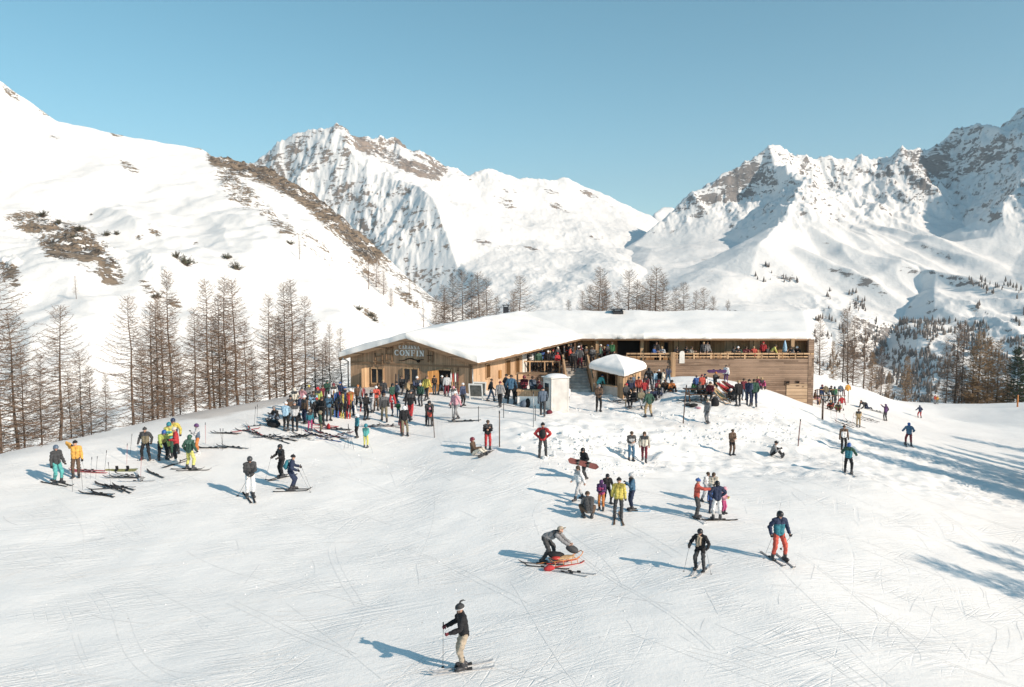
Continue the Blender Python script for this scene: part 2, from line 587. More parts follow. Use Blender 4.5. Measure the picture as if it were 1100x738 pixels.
SNOW = snow_ground()
SNOWP = snow_plain('fresh_snow')
xs = np.concatenate([np.linspace(-130, -46, 60)[:-1], np.arange(-46, 62, .2), np.linspace(62, 150, 60)[1:]])
ys = np.concatenate([np.linspace(-60, 12, 60)[:-1], np.arange(12, 45, .14), np.arange(45, 75, .25), np.arange(75, 160, .6)])
GX, GY = np.meshgrid(xs, ys)
GZ = hz(GX, GY)
# trodden grey track behind the left crowd
gu, gv, gd = proj(GX, GY, GZ)
dirt = np.zeros_like(GX)
ptrack = [at(225, 445, 49.5), at(300, 434, 53), at(360, 428, 56), at(430, 424, 57)]
for a, b in zip(ptrack[:-1], ptrack[1:]):
    ab = b[:2] - a[:2]
    t = np.clip(((GX - a[0]) * ab[0] + (GY - a[1]) * ab[1]) / (ab @ ab), 0, 1)
    dd = np.hypot(GX - a[0] - t * ab[0], GY - a[1] - t * ab[1])
    dirt = np.maximum(dirt, sstep(2.6, 1.7, dd + .5 * fbm(GX * .5, GY * .5, 4, 3)) * .75)
crowded = sstep(.15, .7, fbm(GX * .35, GY * .35, 21, 4)) * np.exp(-((GX + 8) / 14) ** 2 - ((GY - 50) / 6) ** 2)
crowded += .8 * sstep(.1, .6, fbm(GX * .6, GY * .6, 22, 4)) * np.exp(-((GX - 12) / 9) ** 2 - ((GY - 50) / 9) ** 2)
dirt = np.maximum(dirt, crowded * .35)
go = link('snow_slope', grid_mesh('snow_slope', GX, GY, GZ, attrs={'dirt': dirt}), None, SNOW)
tag(go, kind='structure')

# wide valley floor to the horizon
vf = MB()
vf.add([(-7000, -3000, -150), (7000, -3000, -150), (7000, 8500, -150), (-7000, 8500, -150)], [(0, 1, 2, 3)])
tag(vf.build('valley_ground', SNOWP), kind='structure')

# ------------------------------------------------------------------ mountains
def patch(name, lines, u0, u1, nc, Y0, Y1, nr, nfun, rfun, mat, blur=2):
    pts, edges = [], []
    for ln in lines:
        for i, p in enumerate(ln):
            w = at(*p) if len(p) == 3 else np.array(p[:3])
            hit = [k for k, q in enumerate(pts) if np.hypot(*(q[:2] - w[:2])) < 1.0]
            j = hit[0] if hit else len(pts)
            if not hit:
                pts.append(w)
            if i:
                edges.append((prev, j))
            prev = j
    P = np.array(pts)
    vo, eo, fo, ov, oe, of = delaunay_2d_cdt([Vector(p[:2]) for p in P], edges, [], 0, 1e-3)
    hts = []
    for v, o in zip(vo, ov):
        if len(o):
            hts.append(P[o[0], 2])
        else:
            d = np.hypot(P[:, 0] - v.x, P[:, 1] - v.y)
            k = np.argsort(d)[:3]
            w = 1 / (d[k] + 1)
            hts.append(float((P[k, 2] * w).sum() / w.sum()))
    us = np.linspace(u0, u1, nc)
    Ys = np.geomspace(Y0, Y1, nr)
    U, YY = np.meshgrid((us - CU) / FPX, Ys)
    X = U * YY
    Z = np.full(X.shape, np.nan)
    for f in fo:
        for a in range(1, len(f) - 1):
            i, j, k = f[0], f[a], f[a + 1]
            p, q, r = vo[i], vo[j], vo[k]
            den = (q.y - r.y) * (p.x - r.x) + (r.x - q.x) * (p.y - r.y)
            if abs(den) < 1e-6:
                continue
            m = (YY >= min(p.y, q.y, r.y) - 1) & (YY <= max(p.y, q.y, r.y) + 1)
            xx, yy = X[m], YY[m]
            l1 = ((q.y - r.y) * (xx - r.x) + (r.x - q.x) * (yy - r.y)) / den
            l2 = ((r.y - p.y) * (xx - r.x) + (p.x - r.x) * (yy - r.y)) / den
            l3 = 1 - l1 - l2
            ins = (l1 >= -1e-6) & (l2 >= -1e-6) & (l3 >= -1e-6)
            zz = Z[m]
            zz[ins] = l1[ins] * hts[i] + l2[ins] * hts[j] + l3[ins] * hts[k]
            Z[m] = zz
    keep = ~np.isnan(Z)
    Z = np.where(keep, Z, -140.)
    for _ in range(blur):
        Zp = np.pad(Z, 1, mode='edge')
        Zb = (Zp[:-2, 1:-1] + Zp[2:, 1:-1] + Zp[1:-1, :-2] + Zp[1:-1, 2:] + 2 * Z) / 6
        Z = Zb
    Z0 = Z.copy()
    pu, pv, _ = proj(X, YY, Z0)
    Z = Z + nfun(X, YY, Z0, pu, pv)
    # slope from the final surface
    def grad(Zq):
        zu = np.gradient(Zq, axis=1) / np.maximum(np.gradient(X, axis=1), 1e-6)
        zr = np.gradient(Zq, axis=0) / np.gradient(YY, axis=0)
        return zu, zr - zu * U
    gx, gy = grad(Z)
    slope = np.hypot(gx, gy)
    pu, pv, _ = proj(X, YY, Z)
    rock = rfun(X, YY, Z, pu, pv, slope, gx, gy)
    o = link(name, grid_mesh(name, X, YY, Z, keep, {'rock': rock}), None, mat)
    tag(o, kind='structure')
    return o, (us, Ys, Z, keep)

def patch_z(S, x, y):
    us, Ys, Z, keep = S
    u = CU + FPX * x / y
    i = np.clip(np.searchsorted(Ys, y) - 1, 0, len(Ys) - 2)
    j = np.clip(np.searchsorted(us, u) - 1, 0, len(us) - 2)
    fy = (y - Ys[i]) / (Ys[i + 1] - Ys[i]); fx = (u - us[j]) / (us[j + 1] - us[j])
    return (Z[i, j] * (1 - fx) + Z[i, j + 1] * fx) * (1 - fy) + (Z[i + 1, j] * (1 - fx) + Z[i + 1, j + 1] * fx) * fy

def patch_hit(S, u, v):
    """first point where the sight line through a pixel meets a patch"""
    d = ray(u, v)
    us, Ys, Z, keep = S
    j = int(np.clip(round((u - us[0]) / (us[1] - us[0])), 0, len(us) - 1))
    zl = CH + d[2] / d[1] * Ys
    k = int(np.argmax((Z[:, j] >= zl) & keep[:, j]))
    return np.array([d[0] / d[1] * Ys[k], Ys[k], Z[k, j]])

def zone(pu, pv, el, soft=.35):
    """soft union of ellipses (u, v, ru, rv, tilt)"""
    m = np.zeros_like(pu)
    for (a, b, ru, rv, t) in el:
        c, s = math.cos(R(t)), math.sin(R(t))
        x, y = pu - a, pv - b
        q = np.hypot((x * c + y * s) / ru, (-x * s + y * c) / rv)
        m = np.maximum(m, sstep(1 + soft, 1 - soft, q))
    return m

def line_zone(pu, pv, pts, w):
    m = np.zeros_like(pu)
    for (a, b), (c, d) in zip(pts[:-1], pts[1:]):
        ab = np.array([c - a, d - b], float)
        t = np.clip(((pu - a) * ab[0] + (pv - b) * ab[1]) / (ab @ ab), 0, 1)
        q = np.hypot(pu - a - t * ab[0], pv - b - t * ab[1]) / w
        m = np.maximum(m, sstep(1.4, .5, q))
    return m

# --- the near hill on the left
HILL = [
    [(-260, -20, 596), (-120, 30, 596), (0, 85, 611), (60, 129, 625), (130, 146, 639), (215, 158, 653), (236, 170, 646), (290, 182, 639), (330, 203, 611), (372, 238, 582), (410, 277, 568), (470, 322, 561), (520, 350, 554), (560, 378, 554), (600, 410, 554)],
    [(-260, 150, 466), (-60, 190, 454), (30, 205, 460), (110, 215, 466), (190, 225, 472), (260, 240, 466), (320, 265, 447), (380, 305, 435), (430, 340, 428), (500, 380, 422), (560, 420, 416)],
    [(-260, 280, 330), (-60, 290, 319), (60, 295, 308), (150, 300, 319), (230, 310, 330), (300, 330, 330), (360, 360, 324), (430, 400, 319)],
    [(-300, 400, 220), (-60, 430, 205), (60, 430, 205), (180, 425, 215), (300, 420, 235), (400, 440, 240), (560, 480, 250)],
    [(-350, 600, 110), (-60, 600, 115), (60, 590, 120), (200, 570, 130), (330, 540, 150), (420, 530, 170), (600, 560, 190)],
    [(-260, 120, 899), (0, 240, 899), (200, 300, 899), (400, 420, 870), (600, 560, 812)],
]
HZ1 = [(38, 240, 34, 13, 10), (85, 262, 42, 22, 32), (118, 290, 22, 16, 40), (10, 290, 16, 8, 30), (12, 300, 14, 7, 35), (62, 268, 26, 14, 25)]
HZ2 = [(12, 100, 16, 5, 42), (48, 120, 12, 5, 40), (215, 158, 9, 3, 5), (60, 148, 10, 3, 20), (125, 144, 9, 3, 15), (210, 262, 4, 3, 0), (140, 180, 14, 5, 30)]
HZ3 = [(258, 208, 26, 16, 35), (283, 225, 18, 9, 40), (245, 190, 18, 12, 20), (300, 240, 26, 10, 40), (340, 265, 30, 10, 42), (392, 292, 30, 8, 42), (438, 320, 28, 6, 40), (168, 250, 10, 5, 30), (160, 310, 14, 8, 40), (185, 322, 14, 6, 40), (150, 255, 6, 3, 0), (395, 337, 18, 6, 30)]
RIB = [(236, 166), (262, 176), (292, 186), (318, 199), (345, 219), (372, 243), (398, 270)]
def hill_noise(X, Y, Z, pu, pv):
    n = (.2 + .8 * sstep(610, 470, Y)) * (9 * fbm(X * .011, Y * .008, 31, 4) + 11 * (ridged(X * .008 + Y * .005, Y * .003, 37, 3) - .5)) + .7 * fbm(X * .06, Y * .06, 33, 3)
    rk = np.maximum(np.maximum(zone(pu, pv, HZ1), zone(pu, pv, HZ3) * .7), line_zone(pu, pv, RIB, 12))
    n += rk * (5.0 * (ridged(X * .05, Y * .05, 41, 5) - .45) + 1.6 * (ridged(X * .19, Y * .19, 43, 4) - .45))
    return n
def hill_rock(X, Y, Z, pu, pv, sl, gx, gy):
    base = np.full(X.shape, -.55)
    f = fbm(X * .07, Y * .07, 51, 4)
    f2 = ridged(X * .045, Y * .045, 52, 4) - .5
    base = np.full(X.shape, -.9)
    up = lambda m, lv: np.maximum(base, -.9 + m * (.9 + lv))
    base = up(zone(pu, pv, HZ1, .6), .78 + .30 * f + .4 * f2)
    base = up(zone(pu, pv, HZ2, .6), .5 + .2 * f)
    base = up(zone(pu, pv, HZ3, .7), .46 + .35 * f)
    base = up(line_zone(pu, pv, RIB, 17), .98 + .35 * f)
    base = up(line_zone(pu, pv, [(398, 270), (440, 302), (480, 330)], 9), .34 + .3 * f)
    return base
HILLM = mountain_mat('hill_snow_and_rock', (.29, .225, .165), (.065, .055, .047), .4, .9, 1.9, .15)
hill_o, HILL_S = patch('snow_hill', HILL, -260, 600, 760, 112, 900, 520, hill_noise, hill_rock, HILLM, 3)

# --- the far central mountain
CEN = [
    [(200, 200, 2750), (255, 185, 2700), (285, 168, 2700), (300, 157, 2680), (318, 147, 2660), (328, 146, 2650), (343, 149, 2600), (362, 133, 2600), (385, 144, 2620), (412, 160, 2650), (430, 148, 2700), (450, 163, 2720), (478, 181, 2750), (505, 186, 2800), (528, 181, 2850), (560, 191, 2900), (590, 193, 2950), (610, 190, 3000), (640, 205, 3000), (672, 219, 3000), (700, 232, 3000), (740, 262, 3000), (800, 300, 3000)],
    [(362, 133, 2600), (376, 158, 2500), (396, 180, 2420), (425, 187, 2350), (447, 198, 2280), (468, 222, 2150), (480, 250, 2050), (492, 280, 1950), (505, 315, 1830)],
    [(343, 149, 2600), (336, 172, 2520), (318, 190, 2480)],
    [(220, 240, 2560), (290, 215, 2540), (330, 236, 2400), (366, 265, 2280), (405, 292, 2100), (445, 322, 1950)],
    [(200, 290, 2250), (290, 290, 2200), (350, 315, 2050), (400, 345, 1850)],
    [(430, 176, 2500), (470, 200, 2480), (520, 212, 2600), (560, 226, 2600), (620, 226, 2750), (690, 245, 2750)],
    [(510, 250, 2200), (570, 258, 2250), (630, 262, 2300), (700, 272, 2350), (760, 300, 2300)],
    [(530, 300, 1800), (600, 305, 1750), (670, 300, 1700), (740, 310, 1700)],
    [(380, 420, 1400), (480, 350, 1500), (560, 350, 1400), (640, 348, 1350), (720, 348, 1350), (800, 360, 1350)],
    [(300, 480, 1150), (480, 430, 1150), (640, 430, 1100), (800, 430, 1100)],
    [(100, 330, 3500), (362, 300, 3500), (610, 330, 3700), (800, 380, 3700)],
]
CR1 = [(366, 137), (385, 152), (412, 166), (440, 178), (468, 188)]
CR2 = [(428, 149), (448, 164), (478, 182)]
CZ = [(548, 205, 12, 3, 10), (545, 218, 18, 5, 25), (590, 205, 14, 4, 25), (640, 212, 24, 4, 25), (500, 188, 14, 3, 30), (600, 222, 16, 4, 25), (525, 262, 22, 4, 15), (640, 255, 12, 4, 5), (572, 268, 12, 3, 15)]
def cen_noise(X, Y, Z, pu, pv):
    sh = zone(pu, pv, [(385, 225, 90, 70, 35), (320, 190, 45, 40, 20)], .4)
    amp = .25 + .75 * np.maximum(sh, sstep(215, 150, pv))
    n = amp * (46 * (ridged(X * .0042 + Y * .0012, Y * .0022, 61, 5) - .5) + 15 * (ridged(X * .016, Y * .009, 63, 4) - .5) + 6 * (ridged(X * .05, Y * .04, 64, 4) - .5))
    n += 15 * sstep(3000, 2500, Y) * fbm(X * .004, Y * .003, 68, 3) + 6 * fbm(X * .005, Y * .005, 65, 3) + .9 * fbm(X * .04, Y * .03, 66, 3)
    n += 20 * sstep(230, 300, pv) * fbm(X * .003, Y * .004, 67, 2)
    return n
def cen_rock(X, Y, Z, pu, pv, sl, gx, gy):
    f = fbm(X * .011, Y * .011, 71, 4)
    r = -.45 + sstep(.85, 1.9, sl) * .75 + .30 * f
    sh = zone(pu, pv, [(385, 225, 90, 70, 35), (320, 190, 45, 40, 20)], .4)
    r += .12 * sh
    r = np.maximum(r, -.6 + line_zone(pu, pv, CR1, 9) * (1.3 + .6 * f))
    r = np.maximum(r, -.6 + line_zone(pu, pv, CR2, 5) * (1.3 + .6 * f))
    r = np.maximum(r, -.6 + zone(pu, pv, CZ, .7) * (.95 + .6 * f))
    return r
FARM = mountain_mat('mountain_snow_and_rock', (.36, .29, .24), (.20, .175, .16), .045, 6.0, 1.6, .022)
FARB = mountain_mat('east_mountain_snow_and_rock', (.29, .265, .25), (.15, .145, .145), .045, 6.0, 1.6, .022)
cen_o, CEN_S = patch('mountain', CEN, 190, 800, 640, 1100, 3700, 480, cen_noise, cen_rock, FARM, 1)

# --- the far right mountains
RGT = [
    [(600, 300, 2300), (650, 280, 2300), (680, 262, 2300), (700, 246, 2350), (728, 220, 2400), (745, 208, 2420), (780, 186, 2450), (800, 171, 2450), (825, 158, 2450), (850, 168, 2480), (875, 173, 2500), (900, 169, 2520), (920, 182, 2560), (938, 187, 2600), (950, 172, 2500), (968, 165, 2450), (1000, 150, 2450), (1030, 140, 2500), (1060, 140, 2550), (1100, 128, 2600), (1150, 108, 2500), (1220, 40, 2280), (1320, -40, 2080), (1420, -80, 2050)],
    [(825, 158, 2450), (834, 180, 2370), (864, 195, 2220), (850, 220, 2040), (835, 242, 1900), (815, 264, 1790)],
    [(745, 235, 2330), (780, 222, 2370), (805, 208, 2400), (825, 212, 2330)],
    [(700, 268, 2180), (740, 262, 2200), (775, 258, 2180), (800, 264, 2060)],
    [(890, 200, 2400), (925, 212, 2350), (955, 215, 2300)],
    [(895, 235, 2050), (930, 232, 2120), (960, 240, 2080), (985, 235, 2150)],
    [(880, 270, 1850), (925, 272, 1850), (965, 262, 1900), (1000, 262, 1950)],
    [(968, 165, 2450), (978, 190, 2330), (990, 212, 2260)],
    [(1020, 165, 2430), (1015, 195, 2380), (1030, 225, 2200), (1040, 255, 2020)],
    [(1220, 40, 2280), (1150, 140, 2130), (1102, 188, 2000), (1080, 222, 1900), (1066, 255, 1820)],
    [(1320, 120, 1800), (1200, 200, 1800), (1130, 245, 1780), (1100, 265, 1760)],
    [(860, 305, 1650), (905, 300, 1680), (945, 292, 1700), (985, 288, 1720), (1035, 285, 1740), (1085, 292, 1680), (1180, 270, 1620), (1400, 250, 1500)],
    [(990, 312, 1650), (962, 350, 1490), (947, 385, 1400), (938, 414, 1320)],
    [(1004, 303, 1640), (1003, 335, 1440), (987, 365, 1340), (976, 402, 1250)],
    [(1003, 335, 1440), (1060, 325, 1480), (1110, 315, 1480), (1220, 310, 1400), (1400, 310, 1300)],
    [(1030, 385, 1260), (1050, 375, 1270), (1110, 370, 1260), (1220, 370, 1200), (1400, 370, 1150)],
    [(880, 330, 1480), (918, 342, 1420), (900, 380, 1330), (865, 380, 1250)],
    [(640, 312, 1800), (690, 292, 1900), (735, 288, 1850), (765, 292, 1760), (805, 300, 1680)],
    [(650, 340, 1400), (710, 322, 1500), (765, 330, 1430), (825, 342, 1350)],
    [(600, 440, 1000), (700, 430, 1000), (800, 430, 1000), (880, 435, 1000), (930, 452, 1080), (1000, 452, 1000), (1060, 450, 960), (1140, 450, 950), (1260, 450, 950), (1420, 450, 950)],
    [(600, 360, 3100), (825, 330, 3200), (940, 330, 3200), (1100, 300, 3300), (1420, 200, 3300)],
]
def rgt_noise(X, Y, Z, pu, pv):
    hi = np.maximum(sstep(262, 215, pv), zone(pu, pv, [(905, 345, 60, 26, 10), (1060, 380, 70, 40, 0)], .4) * .3)
    n = hi * (44 * (ridged(X * .005, Y * .0026, 81, 5) - .5) + 16 * (ridged(X * .017, Y * .011, 83, 4) - .5) + 6 * (ridged(X * .05, Y * .04, 82, 4) - .5))
    mid = zone(pu, pv, [(960, 285, 110, 45, 10)], .4)
    n += mid * 40 * (ridged(X * .0085 + Y * .003, Y * .0016, 84, 2) - .5)
    n += 9 * fbm(X * .005, Y * .005, 85, 3) + .8 * fbm(X * .04, Y * .03, 86, 3)
    n += 16 * sstep(240, 300, pv) * sstep(860, 760, pu) * fbm(X * .0036, Y * .005, 87, 2)
    n += sstep(300, 345, pv) * sstep(960, 1010, pu) * (6 * fbm(X * .015, Y * .012, 88, 4) + 34 * (ridged(X * .008 + Y * .003, Y * .004, 89, 4) - .5))
    return n
def rgt_rock(X, Y, Z, pu, pv, sl, gx, gy):
    f = fbm(X * .011, Y * .011, 91, 4)
    r = -.35 + sstep(.72, 1.5, sl) * .72 + .30 * f
    r += .16 * zone(pu, pv, [(775, 220, 55, 40, -25), (975, 205, 40, 30, 20), (1000, 160, 60, 22, -10)], .4)
    r += .22 * zone(pu, pv, [(885, 290, 25, 5, 10), (905, 325, 20, 5, 5), (830, 295, 30, 5, 20), (990, 190, 20, 16, 40), (1080, 170, 30, 8, 5)], .4)
    r += .12 * sstep(330, 360, pv) * sstep(930, 960, pu)
    return r
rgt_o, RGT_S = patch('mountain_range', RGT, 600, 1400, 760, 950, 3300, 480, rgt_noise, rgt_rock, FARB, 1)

# --- a small white peak in the gap
GAP = [[(640, 300, 5600), (685, 250, 5600), (703, 224, 5600), (712, 218, 5650), (722, 220, 5650), (745, 245, 5600), (800, 290, 5600)], [(640, 340, 4600), (715, 330, 4600), (800, 340, 4600)], [(600, 360, 6500), (715, 340, 6500), (820, 360, 6500)]]
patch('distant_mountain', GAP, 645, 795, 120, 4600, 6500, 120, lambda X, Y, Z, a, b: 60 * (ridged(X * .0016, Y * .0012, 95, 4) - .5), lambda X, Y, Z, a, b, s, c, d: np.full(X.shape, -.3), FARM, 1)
# ------------------------------------------------------------------ the cabin
W_GABLE = wood('gable_boards', (.46, .30, .19), (.30, .195, .125), .15, 'u')
W_SIDE = wood('side_boards', (.48, .325, .205), (.33, .215, .135), .15, 'u')
W_DECK = wood('weathered_boards', (.28, .195, .14), (.13, .085, .06), .17, 'v')
W_DECKD = wood('dark_weathered_boards', (.25, .18, .13), (.12, .085, .06), .17, 'v')
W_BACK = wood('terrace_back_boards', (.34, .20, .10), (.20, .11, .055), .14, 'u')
W_LIGHT = wood('pale_timber', (.48, .32, .19), (.34, .22, .13), .6, 'u')
W_BEAM = wood('beam_timber', (.26, .165, .10), (.16, .10, .06), .5, 'v')
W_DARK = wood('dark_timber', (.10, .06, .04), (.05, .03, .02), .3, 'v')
BOOTHW = simple('booth_white', (.52, .51, .49), .5, 0, .10, 1.5)
W_SHUT = wood('orange_timber', (.42, .22, .08), (.30, .15, .05), .12, 'u')
GLASS = simple('dark_window_glass', (.02, .024, .028), .06, 0, .1, 2., spec=.6)
BLACKIN = simple('unlit_opening_black', (.012, .010, .009), .9)  # near-black sheet painted for the unlit space behind an opening
METAL = simple('dark_metal', (.05, .05, .055), .45, .6)
GREYM = simple('grey_metal', (.30, .31, .32), .4, .7)
WHITEP = simple('white_paint', (.80, .79, .76), .45, 0, .05, 3.)
OFFW = simple('offwhite_panel', (.72, .70, .66), .5, 0, .08, 2.)
REDP = simple('red_paint', (.45, .05, .04), .4)
BLACKP = simple('black_paint', (.02, .02, .022), .5)

V2 = lambda p: np.array(p[:2], float)
A2, B2 = np.array([-12.05, 59.1]), np.array([-2.8, 55.3])
GD = (B2 - A2) / np.linalg.norm(B2 - A2)                 # along the gable
SD = np.array([.38, .925])                               # along the side wall, away from the camera
C2, D2 = B2 + 17.6 * SD, A2 + 19.5 * SD
M2_ = (A2 + B2) / 2
ZE, ZA = 4.15, 5.55                                      # eaves and apex heights
cab = empty('cabin_building', (0, 0, 0), 0, 'long low timber mountain cabin under a thick snow roof with a terrace', 'building')

def on_wall(u, v, P, Q):
    """distance along the line P-Q and height where a sight line meets that upright wall"""
    d = ray(u, v)
    e = Q - P
    l = np.linalg.norm(e); e = e / l
    # t*d.xy = P + s*e
    m = np.array([[d[0], -e[0]], [d[1], -e[1]]])
    t, s = np.linalg.solve(m, P)
    return s, CH + d[2] * t

def wall(name, P, Q, poly, m, parent, thick=.22, off=0.):
    """upright wall: poly is (distance along P-Q, height) pairs; its outer face is to the right of P->Q seen from above"""
    e = (Q - P) / np.linalg.norm(Q - P)
    n = np.array([e[1], -e[0]])
    pts = [(P[0] + e[0] * s + n[0] * off, P[1] + e[1] * s + n[1] * off, z) for s, z in poly]
    mb = MB().prism(pts, (-n[0] * thick, -n[1] * thick, 0))
    me = mb.mesh(name)
    bm = bmesh.new(); bm.from_mesh(me)
    bmesh.ops.recalc_face_normals(bm, faces=bm.faces[:])
    bm.to_mesh(me); bm.free()
    uvbox(me)
    return link(name, me, parent, m)

def wbox(mb, P, Q, s0, z0, s1, z1, d0, d1, mi=0):
    """box on a wall between distances and heights, from d0 to d1 outwards"""
    e = (Q - P) / np.linalg.norm(Q - P)
    n = np.array([e[1], -e[0]])
    M = Matrix(((e[0], n[0], 0, P[0]), (e[1], n[1], 0, P[1]), (0, 0, 1, 0), (0, 0, 0, 1)))
    return mb.box(s0, d0, z0, s1, d1, z1, mi, M)

LG = float(np.linalg.norm(B2 - A2))
wg = wall('wall', A2, B2, [(0, .6), (LG, .6), (LG, ZE), (LG / 2, ZA), (0, ZE)], W_GABLE, cab)
ws = wall('wall', B2, C2, [(0, .6), (17.6, .6), (17.6, 4.9), (0, ZE)], W_SIDE, cab)
wall('wall', D2, A2, [(0, -.5), (19.5, -.5), (19.5, ZE), (0, 4.7)], W_SIDE, cab)
# recess wall at the inner corner, terrace back wall, right end wall, back walls
RW0, RW1 = np.array([5.0, 71.9]), np.array([26.2, 70.5])
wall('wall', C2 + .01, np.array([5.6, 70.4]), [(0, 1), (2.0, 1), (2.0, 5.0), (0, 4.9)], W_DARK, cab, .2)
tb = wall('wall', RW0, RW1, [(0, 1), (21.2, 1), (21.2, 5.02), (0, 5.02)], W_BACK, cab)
ew = wall('wall', np.array([26.1, 68.55]), np.array([27.9, 83.5]), [(0, -3.5), (14.9, -3), (14.9, 4.9), (8.5, 6.7), (1.3, 4.9), (1.3, 3.2), (0, 3.2)], W_DECK, cab)
wall('wall', np.array([27.9, 83.5]), np.array([-6, 83.5]), [(0, -3), (33.9, -3), (33.9, 4.9), (0, 4.9)], W_SIDE, cab)
wall('wall', np.array([-6, 83.5]), D2, [(0, -3), (float(np.linalg.norm(D2 - np.array([-6, 83.5]))), -3), (float(np.linalg.norm(D2 - np.array([-6, 83.5]))), 4.7), (0, 4.9)], W_SIDE, cab)

# ---- roof slabs and the snow on them
def lerp(a, b, t):
    return a + (b - a) * t
def v3(p, z):
    return np.array([p[0], p[1], z])
RF = v3(M2_ - SD * .45, ZA + .12)
RB = np.array([.9, 77.2, 6.65])
EF = v3(B2 + GD * .65 - SD * .45, ZE - .02)
EB = np.array([6.1, 70.8, 4.78])
LF = v3(A2 - GD * .7 - SD * .45, ZE - .02)
LB = np.array([-8.5, 83.9, 4.9])
MM0, MM1, MM2 = np.array([6.6, 69.0, 4.66]), np.array([11.6, 69.7, 4.86]), np.array([26.25, 69.7, 4.86])
RM, RR = np.array([11.6, 77.2, 6.65]), np.array([28.45, 77.2, 6.65])
BL, BR = np.array([-8.5, 84.0, 4.9]), np.array([29.0, 84.4, 4.9])
PLANES = [  # eave a, eave b, ridge b, ridge a; which sides end freely (eave, b, ridge, a)
    (EF, EB, RB, RF, (1, 0, 0, 1)),
    (LB, LF, RF, RB, (1, 1, 0, 0)),
    (EB, MM1, RM, RB, (1, 0, 0, 0)),
    (MM1, MM2, RR, RM, (1, 1, 0, 0)),
    (BR, BL, RB, RR, (1, 0, 0, 1)),
]
rmb = MB()
for a, b, c, d, _ in PLANES:
    up = np.array([0, 0, -.16])
    rmb.prism([a, b, c] if c is d else [a, b, c, d], up)
roof = rmb.build('roof', W_BEAM, cab, uv=True)
def snow_patch(mb, a, b, c, d, free, thick=.5, nu=40, nv=18, seed=0, rnd=.45):
    """rounded blanket of snow on a four-cornered roof plane, with closed free edges"""
    o = len(mb.v)
    lu = (np.linalg.norm(b - a) + np.linalg.norm(c - d)) / 2
    lv = (np.linalg.norm(d - a) + np.linalg.norm(c - b)) / 2
    def knots(n, f0, f1, L):
        k = np.linspace(0, 1, n)
        e = min(rnd / L, .3)
        edge = e * (1 - np.cos(np.linspace(0, math.pi / 2, 6)))
        if f0: k = np.concatenate([edge, k[k > e * 1.2]])
        if f1: k = np.concatenate([k[k < 1 - e * 1.2], 1 - edge[::-1]])
        return k
    ku, kv = knots(nu, free[3], free[1], lu), knots(nv, free[0], free[2], lv)
    for t in kv:
        for s in ku:
            p = lerp(lerp(a, b, s), lerp(d, c, s), t)
            dist = 9.
            if free[3]: dist = min(dist, s * lu)
            if free[1]: dist = min(dist, (1 - s) * lu)
            if free[0]: dist = min(dist, t * lv)
            if free[2]: dist = min(dist, (1 - t) * lv)
            q = min(1, dist / rnd)
            h = thick * (.78 * (q > 0) + .22 * math.sqrt(max(0, 1 - (1 - q) ** 2))) if dist < 9 else thick
            h *= 1 + .26 * float(fbm(p[0] * .3, p[1] * .35, 200 + seed, 3))
            wob = .07 * float(pn(p[0] * 1.3, p[1] * 1.3, 210 + seed)) * (q < .4)
            mb.v.append((p[0] + wob, p[1] + wob, p[2] + max(h, 0)))
    n, m = len(ku), len(kv)
    for j in range(m - 1):
        for i in range(n - 1):
            mb.f.append((o + j * n + i, o + j * n + i + 1, o + (j + 1) * n + i + 1, o + (j + 1) * n + i)); mb.mi.append(0); mb.sm.append(True)
    # skirts: from the lip up to the blanket
    def skirt(ids, pts):
        s0 = len(mb.v)
        for p in pts: mb.v.append(tuple(p))
        for k in range(len(ids) - 1):
            mb.f.append((ids[k], s0 + k, s0 + k + 1, ids[k + 1])); mb.mi.append(1); mb.sm.append(False)
    fuzz = lambda p: p + np.array([0, 0, .01 + .09 * abs(float(pn(p[0] * 1.9, p[1] * 1.9, 220)))]) - np.array([0, 0, .06])
    if free[0]: skirt([o + i for i in range(n)], [fuzz(lerp(a, b, s)) for s in ku])
    if free[2]: skirt([o + (m - 1) * n + i for i in range(n)][::-1], [fuzz(lerp(d, c, s)) for s in ku][::-1])
    if free[3]: skirt([o + j * n for j in range(m)][::-1], [fuzz(lerp(a, d, t)) for t in kv][::-1])
    if free[1]: skirt([o + j * n + n - 1 for j in range(m)], [fuzz(lerp(b, c, t)) for t in kv])
SNOWE = snow_plain('packed_snow_edge', (.80, .82, .83), .9, 3., 9., .12)
smb = MB()
for k, (a, b, c, d, fr) in enumerate(PLANES):
    snow_patch(smb, a + np.array([0, 0, .004]), b + np.array([0, 0, .004]), c, d, fr, .44, seed=0)
sc = smb.build('snow_cover', [SNOWP, SNOWE], roof)

# verge boards on the gable and gutter
fm = MB()
for a, b in ((LF, RF), (RF, EF)):
    fm.bar(a + np.array([0, -.03, -.10]), b + np.array([0, -.03, -.10]), .06, .24)
fm.build('verge_board', W_BEAM, roof, uv=True)
pm = MB()
q = A2 - GD * .12 - SD * .12
pm.tube([(q[0], q[1], 1.2), (q[0], q[1], 3.85), (q[0] - .35, q[1] - .35, 4.1)], .06, 7)
pm.build('drainpipe', GREYM, cab)
pm = MB()
q = B2 + GD * .1 - SD * .1
pm.tube([(q[0], q[1], 1.5), (q[0], q[1], 3.7)], .05, 7)
pm.build('drainpipe', GREYM, cab)
# beams on the gable: the tie line and posts
bmb = MB()
wbox(bmb, A2, B2, .1, 3.72, LG - .1, 3.84, .003, .05)
for u in (441, 492):
    s, z = on_wall(u, 400, A2, B2)
    wbox(bmb, A2, B2, s - .08, 1.5, s + .08, 3.72, .003, .05)
bmb.build('wall_beam', W_BEAM, cab, uv=True)

